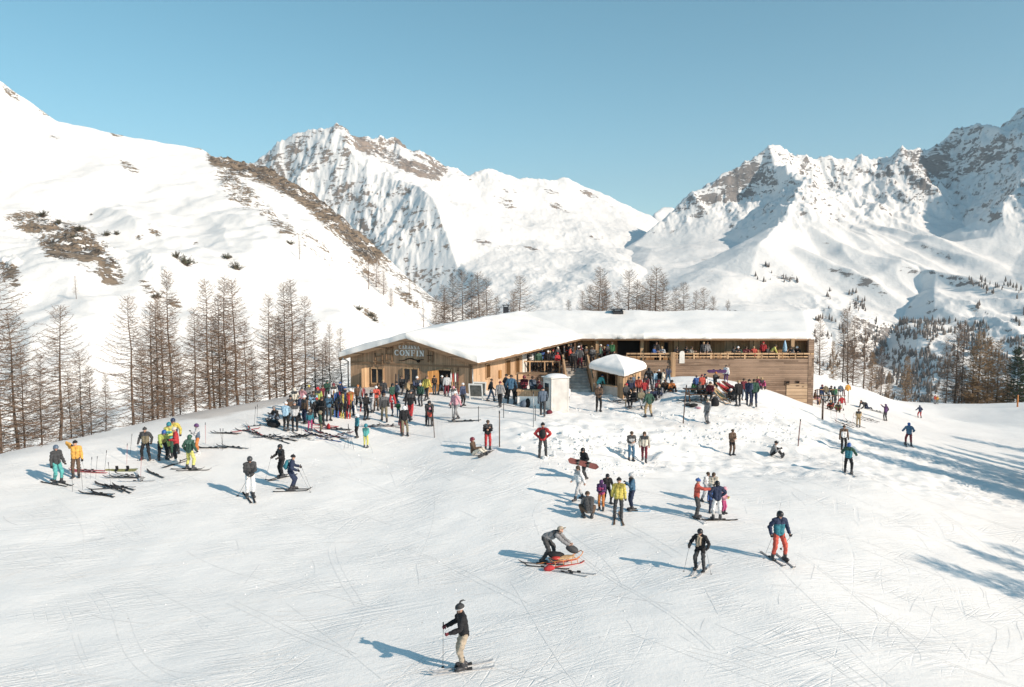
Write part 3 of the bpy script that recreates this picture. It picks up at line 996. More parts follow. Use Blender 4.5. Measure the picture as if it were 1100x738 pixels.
def window(u0, v0, u1, v1, P, Q, fm_=W_LIGHT, mull=1, cat='window', depth=.1, fw=.10, pane=GLASS):
    s0, z1 = on_wall(u0, v0, P, Q)
    s1, z0 = on_wall(u1, v1, P, Q)
    f = MB()
    wbox(f, P, Q, s0 - fw, z0 - fw, s0, z1 + fw, .004, depth)
    wbox(f, P, Q, s1, z0 - fw, s1 + fw, z1 + fw, .004, depth)
    wbox(f, P, Q, s0, z1, s1, z1 + fw, .004, depth - .003)
    wbox(f, P, Q, s0, z0 - fw, s1, z0, .004, depth + .05)
    for k in range(mull):
        t = s0 + (s1 - s0) * (k + 1) / (mull + 1)
        wbox(f, P, Q, t - .05, z0, t + .05, z1, .004, depth * .7)
    fo = f.build(cat, fm_, cab, uv=True)
    g = MB()
    wbox(g, P, Q, s0, z0, s1, z1, .002, depth * .35)
    g.build('pane', pane, fo)  # doorways get the flat black sheet in place of a pane
    return fo, s0, z0, s1, z1
window(434.5, 396, 449, 411, A2, B2)
w1 = window(399.5, 396, 411.5, 411.5, A2, B2)
sh = MB()                                        # open shutter beside the left window
e_, nrm = GD, np.array([GD[1], -GD[0]])
pz = [(w1[1] - .14, .02), (w1[1] - .34, .30), (w1[1] - .42, .75)]
for (sa, da), (sb, db) in zip(pz[:-1], pz[1:]):
    a = A2 + e_ * sa + nrm * da; b = A2 + e_ * sb + nrm * db
    sh.prism([(a[0], a[1], w1[2] - .3), (b[0], b[1], w1[2] - .35), (b[0], b[1], w1[4] + .05), (a[0], a[1], w1[4] + .1)], (.05, .03, 0))
sh.build('shutter', W_LIGHT, w1[0], uv=True)
d1 = window(471.5, 397.5, 485, 426, A2, B2, W_LIGHT, 0, 'door', .14, .12, BLACKIN)
dm = MB()                                        # the door leaf standing open
a = A2 + GD * d1[1] + nrm * .14
b = a + nrm * .9 - GD * .35
dm.prism([(a[0], a[1], d1[2] + .1), (b[0], b[1], d1[2] + .1), (b[0], b[1], d1[4]), (a[0], a[1], d1[4])], (.06, .02, 0))
dm.build('door_leaf', W_SHUT, d1[0], uv=True)
for u0, u1, v0, v1 in ((521.5, 526, 392, 405), (543, 547.5, 387.5, 402.5), (553.5, 557.5, 385, 400), (576, 579, 381, 391), (584.2, 587.2, 379, 389.5), (590.4, 593, 377.5, 388), (597.4, 599.6, 376, 386)):
    window(u0, v0, u1, v1, B2, C2, W_LIGHT, 0, 'window', .07, .07, W_SHUT)
s0, z1 = on_wall(535.3, 398, B2, C2); s1, z0 = on_wall(537.3, 406, B2, C2)
t = MB(); wbox(t, B2, C2, s0, z0, s1, z1, .004, .12)
t.build('meter_box', W_SHUT, cab, uv=True)
s0, z1 = on_wall(560.5, 380.5, B2, C2); s1, z0 = on_wall(565, 400, B2, C2)
t = MB()
for k in range(3):
    wbox(t, B2, C2, s0 + (s1 - s0) * k / 3 + .03, z0, s0 + (s1 - s0) * (k + 1) / 3 - .03, z1, .004, .09)
t.build('white_panel', OFFW, cab)

# ---- the lettering on the gable
def strokes(ch):
    """letter as filled bars in a box 1 wide and 1 high: (x0, y0, x1, y1, width)"""
    T, t, s = .24, .10, .09
    arc = lambda cx, cy, rx, ry, a0, a1, n, w0, w1: [(cx + rx * math.cos(R(a0 + (a1 - a0) * i / n)), cy + ry * math.sin(R(a0 + (a1 - a0) * i / n)),
        cx + rx * math.cos(R(a0 + (a1 - a0) * (i + 1) / n)), cy + ry * math.sin(R(a0 + (a1 - a0) * (i + 1) / n)),
        w0 + (w1 - w0) * abs(math.cos(R(a0 + (a1 - a0) * (i + .5) / n)))) for i in range(n)]
    if ch == 'C': return arc(.5, .5, .38, .44, 50, 310, 14, .09, .22) + [(.76, .72, .76, .95, .08), (.76, .05, .76, .24, .07)]
    if ch == 'O': return arc(.5, .5, .38, .44, 0, 360, 20, .09, .22)
    if ch == 'N': return [(.2, 0, .2, 1, t), (.8, 0, .8, 1, t), (.2, .97, .8, .05, T), (.02, .04, .38, .04, s), (.02, .96, .25, .96, s), (.62, .96, .98, .96, s)]
    if ch == 'F': return [(.3, 0, .3, 1, T), (.1, .95, .88, .95, t), (.3, .52, .7, .52, t), (.1, .04, .55, .04, s), (.86, .72, .86, 1, .08), (.7, .38, .7, .66, .08)]
    if ch == 'I': return [(.5, 0, .5, 1, T), (.25, .04, .75, .04, s), (.25, .96, .75, .96, s)]
    if ch == 'A': return [(.15, 0, .5, 1, t), (.5, 1, .85, 0, T), (.28, .34, .72, .34, t), (0, .04, .32, .04, s), (.66, .04, 1, .04, s)]
    if ch == 'B': return [(.25, 0, .25, 1, T), (.1, .95, .6, .95, t), (.1, .52, .6, .52, t), (.1, .05, .6, .05, t)] + arc(.58, .74, .2, .21, -90, 90, 6, .09, .2) + arc(.58, .28, .26, .24, -90, 90, 6, .09, .2)
    return []
def lettering(text, u0, u1, v0, v1):
    s0, z1 = on_wall(u0, v0, A2, B2); s1, z0 = on_wall(u1, v1, A2, B2)
    wid = {'I': .62}
    tot = sum(wid.get(c, 1.) for c in text)
    cw = (s1 - s0) / tot
    h = z1 - z0
    e3, u3 = Vector((GD[0], GD[1], 0)), Vector((0, 0, 1))
    o3 = Vector((A2[0], A2[1], 0)) + Vector((nrm[0], nrm[1], 0)) * .06
    mb = MB()
    x = s0
    for i, c in enumerate(text):
        w = cw * wid.get(c, 1.)
        for k, (xa, ya, xb, yb, th) in enumerate(strokes(c)):
            p = o3 + e3 * (x + xa * w * .94) + u3 * (z0 + ya * h)
            q = o3 + e3 * (x + xb * w * .94) + u3 * (z0 + yb * h)
            d = (q - p).normalized()
            p -= d * .01; q += d * .01
            nn = Vector((nrm[0], nrm[1], 0))
            sd = d.cross(nn) * (th * cw * .5)
            lift = nn * (.0011 * k)
            mb.prism([p - sd + lift, q - sd + lift, q + sd + lift, p + sd + lift], nn * .035)
        x += w
    return mb
L1 = lettering('CABANNA', 429, 451.5, 370.8, 375.2)
L1.build('sign_lettering', WHITEP, cab)
L2 = lettering('CONFIN', 424.3, 456.8, 375.6, 382.8)
L2.build('sign_lettering', WHITEP, cab)
# carved wooden branch under the lettering
t = MB()
pts = []
for k in range(13):
    u = 429 + 27 * k / 12
    s, z = on_wall(u, 387.0 + .9 * math.sin(k * .9) - 1.2 * math.sin(k / 12 * 3.14), A2, B2)
    p = A2 + GD * s + nrm * .08
    pts.append((p[0], p[1], z))
t.tube(pts, [.02 + .025 * math.sin(k / 12 * 3.14) for k in range(13)], 6)
s, z = on_wall(450, 388, A2, B2); p = A2 + GD * s + nrm * .1
t.ell((p[0], p[1], z), (.12, .07, .10), 8, 6)
tag(t.build('carved_branch', W_DARK), 'gnarled dark branch mounted on the gable below the white lettering', 'wall decoration')
def frame_on_gable(u0, u1, v0, v1, label, rungs):
    t = MB()
    sa, za = on_wall(u0, v0, A2, B2); sb, zb = on_wall(u1, v1, A2, B2)
    for s in (sa, sb):
        wbox(t, A2, B2, s - .05, zb, s + .05, za, .055, .14)
    for k in range(rungs):
        z = zb + (za - zb) * (k + .5) / rungs
        wbox(t, A2, B2, sa + .05, z - .04, sb - .05, z + .04, .06, .12)
    tag(t.build('wooden_sledge', W_BEAM, None, uv=True), label, 'old sledge', 'old sledges hung on the gable')
frame_on_gable(415.5, 421.5, 372.5, 388.5, 'old wooden frame hung upright on the gable just left of the white lettering', 3)
frame_on_gable(403.5, 411.5, 379.5, 391.5, 'old sledge frame on the gable above the left window with the shutter', 2)
frame_on_gable(460, 465, 374.5, 389, 'old narrow frame hung on the gable just right of the white lettering', 3)

# chimneys
for u, v0, v1, w, lab in ((543.5, 329.5, 336, .55, 0), (663.5, 334, 341.5, .95, 1)):
    Y = 79. if lab == 0 else 76.5
    p, q = at(u, v1 + 3, Y), at(u, v0, Y)
    c = MB().box(p[0] - w / 2, Y - w / 2, p[2] - .5, p[0] + w / 2, Y + w / 2, q[2])
    co_ = c.build('chimney', METAL, roof)
    c = MB().box(p[0] - w * .7, Y - w * .7, q[2] + .12, p[0] + w * .7, Y + w * .7, q[2] + .2)
    for a in (-1, 1):
        for b in (-1, 1):
            c.box(p[0] + a * w * .4 - .04, Y + b * w * .4 - .04, q[2], p[0] + a * w * .4 + .04, Y + b * w * .4 + .04, q[2] + .12)
    c.build('chimney_cap', METAL, co_)

# ---- the terrace: deck, planked front, rail, posts
DZ = 2.8
dk = MB()
dk.prism([(-.2 + 4.1, 64.3, DZ), (9.6, 64.3, DZ), (11.4, 68.5, DZ), (26.05, 68.7, DZ), (26.05, 70.5, DZ), (4.6, 71.8, DZ)], (0, 0, -.2))
dk.build('terrace_deck', W_DECK, cab, uv=True)
F0, F1 = np.array([9.9, 68.6]), np.array([26.1, 68.6])
sp, _z = on_wall(723, 390, F0, F1)
wall('terrace_front', F0, F1, [(0, -1), (sp, -1), (sp, 3.05), (0, 3.05)], W_DECKD, cab)
wall('terrace_front', F0, F1, [(sp, -4), (16.2, -4), (16.2, 3.18), (sp, 3.18)], W_DECK, cab, .26)
wall('terrace_front', np.array([3.9, 64.3]), np.array([9.6, 64.3]), [(0, 0), (.25, 0), (.25, 2.58), (0, 2.58)], W_DECKD, cab)
wall('terrace_front', np.array([6.2, 64.3]), np.array([9.6, 64.3]), [(0, 0), (3.4, 0), (3.4, 3.1), (0, 3.1)], W_DECKD, cab)
wall('terrace_front', np.array([9.6, 64.3]), F0, [(0, 0), (4.3, 0), (4.3, 3.1), (0, 3.1)], W_DECKD, cab)
rl = MB()
wbox(rl, F0, F1, 0, 3.56, 16.2, 3.68, -.12, .05)
wbox(rl, F0, F1, 0, 3.3, 16.2, 3.4, -.08, -.02)
for k in range(12):
    s = 16.1 * k / 11
    wbox(rl, F0, F1, max(s - .06, .0), 3.0, s + .06, 3.56, -.10, -.005)
rail = rl.build('railing', W_LIGHT, cab, uv=True)
ps = MB()
wbox(ps, F0, F1, sp - .22, -.5, sp + .18, 3.75, .006, .2)
ps.build('post', W_LIGHT, cab, uv=True)
ps = MB()
wbox(ps, F0, F1, 15.75, -4, 16.22, 4.86, -.25, .03)
ps.build('post', W_DECK, cab, uv=True)
for u in (641.5, 689.5, 851):
    ps = MB()
    s, z = on_wall(u, 370, RW0 - np.array([0, .75]), RW1 - np.array([0, .75]))
    wbox(ps, RW0 - np.array([0, .75]), RW1 - np.array([0, .75]), s - .14, DZ, s + .14, 4.86, 0, .22)
    ps.build('post', W_LIGHT, cab, uv=True)
pl = MB()                                            # white plaque with a rounded top
s, z = on_wall(732.5, 384, F0, F1)
e3 = [(math.cos(a) * .22, math.sin(a) * .22 + .35) for a in np.linspace(0, math.pi, 9)] + [(-.22, -.5), (.22, -.5)]
pl.prism([(F0[0] + s + x, F0[1] - .02, z + y) for x, y in e3][::-1], (0, -.04, 0))
pl.build('plaque', OFFW, cab)
# back wall of the terrace: pale pillars, openings drawn as black sheets, lamp
for u0, u1 in ((724, 736), (778, 791), (805, 817.5)):
    t = MB()
    s0, _z = on_wall(u0, 372, RW0, RW1); s1, _z = on_wall(u1, 372, RW0, RW1)
    wbox(t, RW0, RW1, s0, DZ, s1, 5.15, .004, .10)
    t.build('pillar', W_LIGHT, cab, uv=True)
for u0, u1, v0, v1 in ((664, 686.5, 364, 381), (698, 707, 366.5, 381), (752.5, 762, 367, 381), (624, 630, 371, 390), (714, 717, 368, 380)):
    window(u0, v0, u1, v1, RW0, RW1, W_DARK, 0, 'doorway' if v1 > 380.5 else 'window', .06, .06, BLACKIN)
t = MB()
p = at(774, 363.5, 70.2)
t.ell((p[0], p[1], p[2]), (.26, .26, .16), 10, 6)
t.tube([(p[0], p[1], p[2] + .1), (p[0], p[1], p[2] + .5)], .03, 5)
t.build('lamp', WHITEP, cab)
# small hatches and pale boarding low on the right of the terrace front
for u0, u1, v0, v1 in ((843.5, 847.5, 409.5, 412.5), (855, 858, 409.5, 414), (861.5, 863, 412, 415)):
    window(u0, v0, u1, v1, F0, F1, W_DARK, 0, 'window', .05, .05, BLACKIN)
t = MB()
s0, za = on_wall(845, 406, F0, F1)
wbox(t, F0, F1, s0, -4, 15.7, za - .5, .004, .06)
t.build('wall_boarding', wood('pale_lower_boards', (.42, .30, .20), (.28, .19, .12), .3, 'v'), cab, uv=True)

# ---- stairs from the snow up to the terrace
st = empty('staircase', (5.0, 62, hz1(5, 62)), 0, 'wooden stairs with plank sides climbing from the snow to the crowded terrace', 'stairs')
def child(mb, name, m, par, uv=True):
    me = mb.mesh(name, False)
    me.transform(Matrix.Translation(-Vector(par.location)))
    if uv: uvbox(me)
    return link(name, me, par, m)
sm_ = MB()
for k in range(8):
    y = 60.2 + k * .52; z = 1.45 + (DZ - 1.45) * (k + 1) / 8
    sm_.box(4.2, y, z - .5, 6.0, y + .52, z)
child(sm_, 'steps', simple('trodden_grey_steps', (.42, .40, .37), .8, 0, .2, 3.), st)
for x in (4.1, 6.1):
    s_ = MB()
    s_.prism([(x, 60.0, 1.1), (x, 64.35, 2.5), (x, 64.35, 3.75), (x, 60.0, 2.35)][::-1], (.08, 0, 0))
    so_ = child(s_, 'side_panel', W_LIGHT, st)
    s_ = MB()
    s_.bar((x + .04, 59.9, 2.42), (x + .04, 64.4, 3.85), .13, .08)
    for y in (60.05, 64.25):
        zz = 2.38 + (y - 59.9) / 4.5 * 1.43
        s_.bar((x + .04, y, zz - 1.6), (x + .04, y, zz), .12, .12)
    child(s_, 'handrail', W_LIGHT, st)

# ---- kiosk with its own snow roof
kx, ky = 8.05, 59.7
kz = hz1(kx, ky)
kio = empty('kiosk', (kx, ky, kz), 0, 'small wooden snack kiosk under a peaked cap of deep snow', 'kiosk')
KC0 = [np.array([8.1, 57.0, 2.98]), np.array([10.35, 60.6, 3.2]), np.array([8.1, 63.2, 3.3]), np.array([5.75, 60.0, 3.28])]
_kc = np.array([8.05, 60.2, 0])
_ks = np.array([.93, .93, 1])
KC = [_kc + (p - _kc) * _ks for p in KC0]
KP = np.array([7.9, 60.6, 3.9])
km = MB()
km.add([tuple(p) for p in KC] + [tuple(KP)] + [tuple(p - np.array([0, 0, .14])) for p in KC] + [tuple(KP - np.array([0, 0, .14]))],
       [(0, 1, 4), (1, 2, 4), (2, 3, 4), (3, 0, 4), (6, 5, 9), (7, 6, 9), (8, 7, 9), (5, 8, 9)] + [(i, i + 5, (i + 1) % 4 + 5, (i + 1) % 4) for i in range(4)])
kr = child(km, 'roof', W_BEAM, kio)
km = MB()
nn_ = 26
for side in range(4):
    a, b = KC[side], KC[(side + 1) % 4]
    o = len(km.v)
    for i in range(nn_):
        t = i / (nn_ - 1)
        for j in range(nn_):
            s = j / (nn_ - 1)
            p = lerp(lerp(a, b, s), KP, t)
            q = min(1, t * 5.)
            h = .42 * (.35 + .65 * math.sqrt(max(0, 1 - (1 - q) ** 2)))
            out = (p - KP) * .05
            km.v.append((p[0] + out[0], p[1] + out[1], p[2] + h * (1 + .12 * float(fbm(p[0], p[1], 300, 2))) - .15 * max(0, t - .7)))
    for i in range(nn_ - 1):
        for j in range(nn_ - 1):
            km.f.append((o + i * nn_ + j, o + i * nn_ + j + 1, o + (i + 1) * nn_ + j + 1, o + (i + 1) * nn_ + j)); km.mi.append(0); km.sm.append(True)
    s0 = len(km.v)
    for j in range(nn_):
        p = lerp(a, b, j / (nn_ - 1)); out = (p - KP) * .03
        km.v.append((p[0] + out[0], p[1] + out[1], p[2] - .05 - .06 * abs(float(pn(p[0] * 2, p[1] * 2, 4)))))
    for j in range(nn_ - 1):
        km.f.append((o + j, s0 + j, s0 + j + 1, o + j + 1)); km.mi.append(0); km.sm.append(True)
so_ = child(km, 'snow_cover', SNOWP, kio, False)
so_.parent = kr
ctr = np.array([8.05, 60.2])
IN = [lerp(np.array(p[:2]), ctr, .16) for p in KC]
zb = kz - .8
km = MB()
def kwall(mb, P, Q, s0, s1, z0, z1, d0=-.12, d1=0.):
    return wbox(mb, P, Q, s0, z0, s1, z1, d0, d1)
lA, lB = np.linalg.norm(IN[0] - IN[3]), np.linalg.norm(IN[1] - IN[0])
kwall(km, IN[1], IN[2], 0, np.linalg.norm(IN[2] - IN[1]), zb, 3.1)
kwall(km, IN[2], IN[3], 0, np.linalg.norm(IN[3] - IN[2]), zb, 3.1)
kwall(km, IN[3], IN[0], 0, .25, zb, 3.1)
child(km, 'wall', W_SIDE, kio)
km = MB()
kwall(km, IN[0], IN[1], .14, lB, zb, 3.0)
kwall(km, IN[3], IN[0], lA - .55, lA, zb, 3.0)
child(km, 'wall', W_LIGHT, kio)
km = MB()
kwall(km, IN[3], IN[0], .25, lA - .55, zb, 2.05, -.12, .02)
child(km, 'counter_front', simple('grey_board', (.50, .47, .43), .7, 0, .1, 3.), kio)
km = MB()
kwall(km, IN[3], IN[0], .2, lA - .5, 2.05, 2.12, -.3, .22)
child(km, 'counter_top', W_LIGHT, kio)
for s in (1.3, 2.2):
    km = MB()
    kwall(km, IN[3], IN[0], s, s + .1, 2.12, 3.1, -.1, -.02)
    child(km, 'post', W_BEAM, kio)

# ---- white cabin booth
p = ground(597, 441)
bo = empty('booth', tuple(p), R(28), 'white cabin booth with a dark window and snow on top beside the bar', 'booth')
t = MB().box(-.8, -.65, -.3, .8, .65, 2.35)
t.build('booth_shell', BOOTHW, bo, bevel=.04)
bo.scale = (.8, .8, .9)
t = MB().box(-.9, -.75, 2.37, .9, .75, 2.44)
br_ = t.build('roof', OFFW, bo)
t = MB()
t.ell((0, 0, 2.44), (.90, .76, .20), 20, 8, .5, 1.)
t.build('snow_cover', SNOWP, br_)
t = MB()
t.box(-.835, -.45, .2, -.803, .45, 2.2)
dr = t.build('door', OFFW, bo)
MB().box(-.85, -.32, 1.0, -.838, .32, 2.0).build('window_pane', GLASS, dr)
MB().box(-.90, .34, 1.05, -.838, .40, 1.2).build('handle', METAL, dr)
for x in (-.78, .78):
    MB().box(x - .03, -.69, -.2, x + .03, -.653, 2.35).build('corner_trim', OFFW, bo)

# ---- outdoor bar: frame, counter and board front
pb = ground(571, 437)
ba = empty('snow_bar', tuple(pb), R(-6), 'open outdoor bar with a timber frame and plank counter left of the white booth', 'bar counter')
def loc(mb, name, m, par=None, uv=True):
    me = mb.mesh(name, uv)
    return link(name, me, par or ba, m)
loc(MB().box(-.95, -.3, 1.02, 1.0, .35, 1.12), 'counter_top', W_LIGHT)
loc(MB().box(-.9, -.25, .72, .95, -.19, 1.02), 'counter_front', W_SIDE)
loc(MB().box(-.9, -.22, -.3, .95, .25, .72), 'snow_plinth', SNOWP, None, False)
for x in (-.95, .95):
    loc(MB().box(x - .05, .2, -.2, x + .05, .3, 2.1), 'post', W_DARK)
loc(MB().bar((-1.0, .25, 2.15), (1.0, .25, 2.15), .12, .12), 'beam', W_BEAM)

# ---- chalk boards
def aboard(u, v, w, h, mframe, mface, label, yaw, rounded=False):
    p = ground(u, v)
    e = empty('a_board', tuple(p), R(yaw), label, 'sign board')
    for sgn in (-1, 1):
        M = Matrix.Rotation(R(14 * sgn), 4, 'X')
        M.translation = (0, sgn * -.02 - sgn * .0, 0)
        off = Matrix.Translation((0, -sgn * h * .24, 0))
        t = MB()
        K = off @ M
        for x in (-w / 2, w / 2 - .08):
            t.box(x, -.02, 0, x + .08, .02, h, 0, K)
        if rounded:
            for k in range(8):
                a0, a1 = math.pi * k / 8, math.pi * (k + 1) / 8
                r = w / 2 - .04
                t.bar(K @ Vector((math.cos(a0) * r, 0, h + math.sin(a0) * r * .5)), K @ Vector((math.cos(a1) * r, 0, h + math.sin(a1) * r * .5)), .04, .08)
        else:
            t.box(-w / 2 + .08, -.02, h - .1, w / 2 - .08, .02, h, 0, K)
        t.box(-w / 2 + .08, -.02, .18, w / 2 - .08, .02, .26, 0, K)
        fo = t.build('frame', mframe, e)
        t = MB().box(-w / 2 + .085, -.012, .265, w / 2 - .085, .012, h - (.0 if rounded else .105), 0, K)
        t.build('board', mface, fo)
aboard(513, 429, .95, 1.15, WHITEP, simple('chalkboard', (.09, .095, .09), .7, 0, .25, 5.), 'chalkboard with a white frame standing before the right corner of the gable', -12)
aboard(557, 428.5, .75, 1.1, GREYM, BLACKP, 'black board in a grey round-topped stand before the outdoor bar', -5, True)
# ------------------------------------------------------------------ trees
BARK = simple('larch_bark', (.13, .092, .07), .85, 0, .3, 9., .8, 30.)
TWIG = simple('larch_twigs', (.20, .138, .098), .8, 0, .28, 1.2)
TWIGB = simple('brown_larch_twigs', (.29, .19, .105), .8, 0, .30, 1.4)
NEEDLE = simple('dark_needles', (.035, .055, .03), .7, 0, .35, 1.5)
PINEN = simple('mountain_pine_needles', (.07, .075, .045), .7, 0, .4, .6)

def tree_mesh(seed, h, nb, ntw, spread, droop, twr, trunk_w=.0095, bare_to=.1, tw_len=.5, lean=0., fine=1):
    """trunk and crown of a conifer: whorls of drooping limbs, each with many thin twigs"""
    rd = random.Random(seed)
    tr, cr_ = MB(), MB()
    bend = [(rd.uniform(-1, 1) * .012 * h, rd.uniform(-1, 1) * .012 * h) for _ in range(7)]
    def axis(t):
        k = t * 5.999
        i = int(k); f = k - i
        a, b = bend[i], bend[i + 1]
        return Vector((a[0] + (b[0] - a[0]) * f + lean * t * t * h, a[1] + (b[1] - a[1]) * f, t * h))
    tr.tube([axis(t) - Vector((0, 0, 1.2 if t == 0 else 0)) for t in (0, .08, .2, .4, .6, .8, .93, 1)],
            [h * trunk_w * 1.25, h * trunk_w * 1.05, h * trunk_w * .92, h * trunk_w * .72, h * trunk_w * .5, h * trunk_w * .28, h * trunk_w * .13, .012], 8)
    az = rd.uniform(0, 6)
    for k in range(nb):
        t = bare_to + (.985 - bare_to) * (k / nb) ** .92
        az += 2.4 + rd.uniform(-.5, .5)
        prof = (1 - t) ** .8 * min(1, .55 + (t - bare_to) * 3.0)
        L = max(.25, spread * h * prof * rd.uniform(.55, 1.15) + .18)
        d = Vector((math.cos(az), math.sin(az), 0))
        up0 = -.12 - droop * (1 - t) + rd.uniform(-.15, .15) + (t > .85) * .5
        p0 = axis(t)
        pts = [p0]
        n = 4
        for s in range(1, n + 1):
            q = s / n
            pts.append(p0 + d * (L * q) + Vector((-d.y, d.x, 0)) * (L * .16 * math.sin(q * 2 + az)) + Vector((0, 0, L * (up0 * q + (.30 + droop * .6) * q * q))))
        r0 = (.010 + .006 * (1 - t)) * h * .17
        cr_.tube(pts, [r0, r0 * .8, r0 * .62, r0 * .45, r0 * .2], 4, cap=False)
        m = max(3, int(ntw * L / (spread * h) + 2))
        for j in range(m):
            q = .12 + .88 * (j + rd.random()) / m
            i = min(n - 1, int(q * n)); f = q * n - i
            b0 = pts[i].lerp(pts[i + 1], f)
            bd = (pts[i + 1] - pts[i]).normalized()
            sd = bd.cross(Vector((0, 0, 1))).normalized() * (1 if j % 2 else -1)
            l = tw_len * rd.uniform(.45, 1.2) * (1.1 - .5 * q) * (h / 12) ** .5
            dirv = (bd * rd.uniform(.35, .9) + sd * rd.uniform(.5, 1.) + Vector((0, 0, rd.uniform(-.55, .45)))).normalized()
            e0 = b0 + dirv * l
            mid = b0 + dirv * (l * .5) + Vector((0, 0, -.04 * l))
            w = dirv.cross(Vector((rd.uniform(-1, 1), rd.uniform(-1, 1), rd.uniform(-1, 1)))).normalized() * twr
            w2 = dirv.cross(w).normalized() * twr
            cr_.add([b0 + w, b0 - w * .5 + w2 * .8, b0 - w * .5 - w2 * .8, mid + w * .8, mid - w * .4 + w2 * .64, mid - w * .4 - w2 * .64, e0],
                    [(0, 1, 4, 3), (1, 2, 5, 4), (2, 0, 3, 5), (3, 4, 6), (4, 5, 6), (5, 3, 6)])
            if fine:
                for z in range(fine):
                    a0 = b0 + dirv * (l * rd.uniform(.2, .8))
                    dv = (dirv + Vector((rd.uniform(-1, 1), rd.uniform(-1, 1), rd.uniform(-.9, .6)))).normalized()
                    a1 = a0 + dv * (l * rd.uniform(.3, .6))
                    ww = dv.cross(Vector((rd.uniform(-1, 1), rd.uniform(-1, 1), rd.uniform(-1, 1)))).normalized() * twr * .8
                    w3 = dv.cross(ww).normalized() * twr * .8
                    cr_.add([a0 + ww, a0 - ww * .5 + w3, a0 - ww * .5 - w3, a1], [(0, 1, 3), (1, 2, 3), (2, 0, 3)])
    return tr.mesh('trunk'), cr_.mesh('crown')

LARCH = [tree_mesh(s, 12., 120, 26, sp_ * 1.6, dr_, .015, .0105, tw_len=.75, bare_to=bt * .6, fine=1) for s, sp_, dr_, bt in ((1, .22, .30, .06), (2, .19, .22, .10), (3, .25, .35, .05), (4, .17, .18, .14), (5, .21, .28, .08))]
THIN = [tree_mesh(s, 12., 80, 16, .22, .15, .015, tw_len=.45, bare_to=.22) for s in (11, 12)]
BROWN = [tree_mesh(s, 12., 130, 30, .22, .15, .022, tw_len=.55, bare_to=.04, fine=3) for s in (21, 22)]
FIR = [tree_mesh(31, 12., 150, 40, .26, .25, .04, tw_len=.5, bare_to=.02, fine=3)]

NUMW = ['zero'][1:] + ['first', 'second', 'third', 'fourth', 'fifth', 'sixth', 'seventh', 'eighth', 'ninth', 'tenth', 'eleventh', 'twelfth', 'thirteenth', 'fourteenth', 'fifteenth', 'sixteenth', 'seventeenth', 'eighteenth', 'nineteenth', 'twentieth', 'twenty-first', 'twenty-second', 'twenty-third', 'twenty-fourth', 'twenty-fifth', 'twenty-sixth', 'twenty-seventh', 'twenty-eighth', 'twenty-ninth', 'thirtieth', 'thirty-first', 'thirty-second', 'thirty-third', 'thirty-fourth', 'thirty-fifth', 'thirty-sixth', 'thirty-seventh', 'thirty-eighth', 'thirty-ninth', 'fortieth', 'forty-first', 'forty-second', 'forty-third', 'forty-fourth', 'forty-fifth']

def put_tree(x, y, z, h, kind, label, group, rz=None, wide=1., twig=None, name='larch_tree', cat='tree'):
    tm, cm = kind
    root = empty(name, (x, y, z), rz if rz is not None else random.uniform(0, 6.28), label, cat, group)
    root.rotation_euler = (random.uniform(-.022, .022), random.uniform(-.022, .022), root.rotation_euler[2])
    s = h / 12.
    root.scale = (s * wide, s * wide, s)
    for nm, me, mt in (('trunk', tm, BARK), ('crown', cm, twig or TWIG)):
        o = bpy.data.objects.new(nm, me)
        COL.objects.link(o)
        o.parent = root
        if not me.materials:
            me.materials.append(mt)
        o.material_slots[0].link = 'OBJECT'
        o.material_slots[0].material = mt
    return root

def stand_tree(u, vtop, Y, kind, label, group, base_off=0., **kw):
    """a tree whose tip is seen at (u, vtop) and whose foot stands on the near ground at distance Y"""
    p = at(u, vtop, Y)
    z = hz1(p[0], Y)
    return put_tree(p[0], Y, z - .1, p[2] - z + .1, kind, label, group, **kw)

def crest_Y(u):
    us_ = [c[0] for c in CREST]; yy = [c[2] for c in CREST]
    return float(np.interp(u, us_, yy))

LEFT = [(-8, 283, 3.0, 2, 1.15), (22, 372, 3.5, 0, .8), (40, 380, 2.5, 3, .8), (60, 328, 2.2, 0, 1.), (96, 392, 6, 1, .8), (112, 402, 5, 3, .8), (138, 318, 2.4, 2, .95), (160, 326, 4, 1, .9), (166, 318, 2.6, 4, .8), (181, 289, 3, 3, .75), (192, 378, 5, 0, .8),
        (207, 330, 3, 1, .9), (222, 300, 3, 4, .85), (233, 316, 4.5, 0, .75), (240, 297, 2.6, 3, .95), (252, 300, 3.4, 1, .95), (262, 345, 7, 4, .8), (288, 316, 2.4, 4, .8), (304, 304, 5, 1, .85), (313, 300, 3.5, 3, .9), (326, 318, 4.5, 0, .9), (338, 345, 4, 4, .85), (353, 348, 3, 1, .8), (366, 352, 8, 0, .9), (-40, 300, 5, 1, 1.), (75, 398, 9, 4, .8), (272, 372, 9, 3, .8), (152, 372, 8, 1, .8), (174, 335, 10, 0, .9), (228, 338, 10, 1, .9), (296, 340, 10, 2, .9), (12, 335, 8, 4, 1.), (86, 376, 12, 0, .9), (346, 366, 10, 2, .9)]
LEFT.sort()
vis = [t for t in LEFT if t[0] > -15]
for i, (u, vt, dy, k, wd) in enumerate(LEFT):
    Y = crest_Y(u) + dy
    if (u, vt, dy, k, wd) in vis:
        j = vis.index((u, vt, dy, k, wd))
        size = 'tall' if vt < 322 else ('short' if vt > 365 else 'medium')
        lab = '%s bare larch behind the left snow bank, %s trunk from the left edge' % (size, NUMW[j])
        if u == 181: lab = 'tall slender bare larch on the left bank with a bushy tuft at its top'
        if j == 0: lab = 'tall broad bare larch cut by the left edge of the photo'
    else:
        lab = 'bare larch beyond the left edge of the view'
    stand_tree(u, vt, Y, LARCH[k], lab, 'bare larches behind the left snow bank', wide=wd)

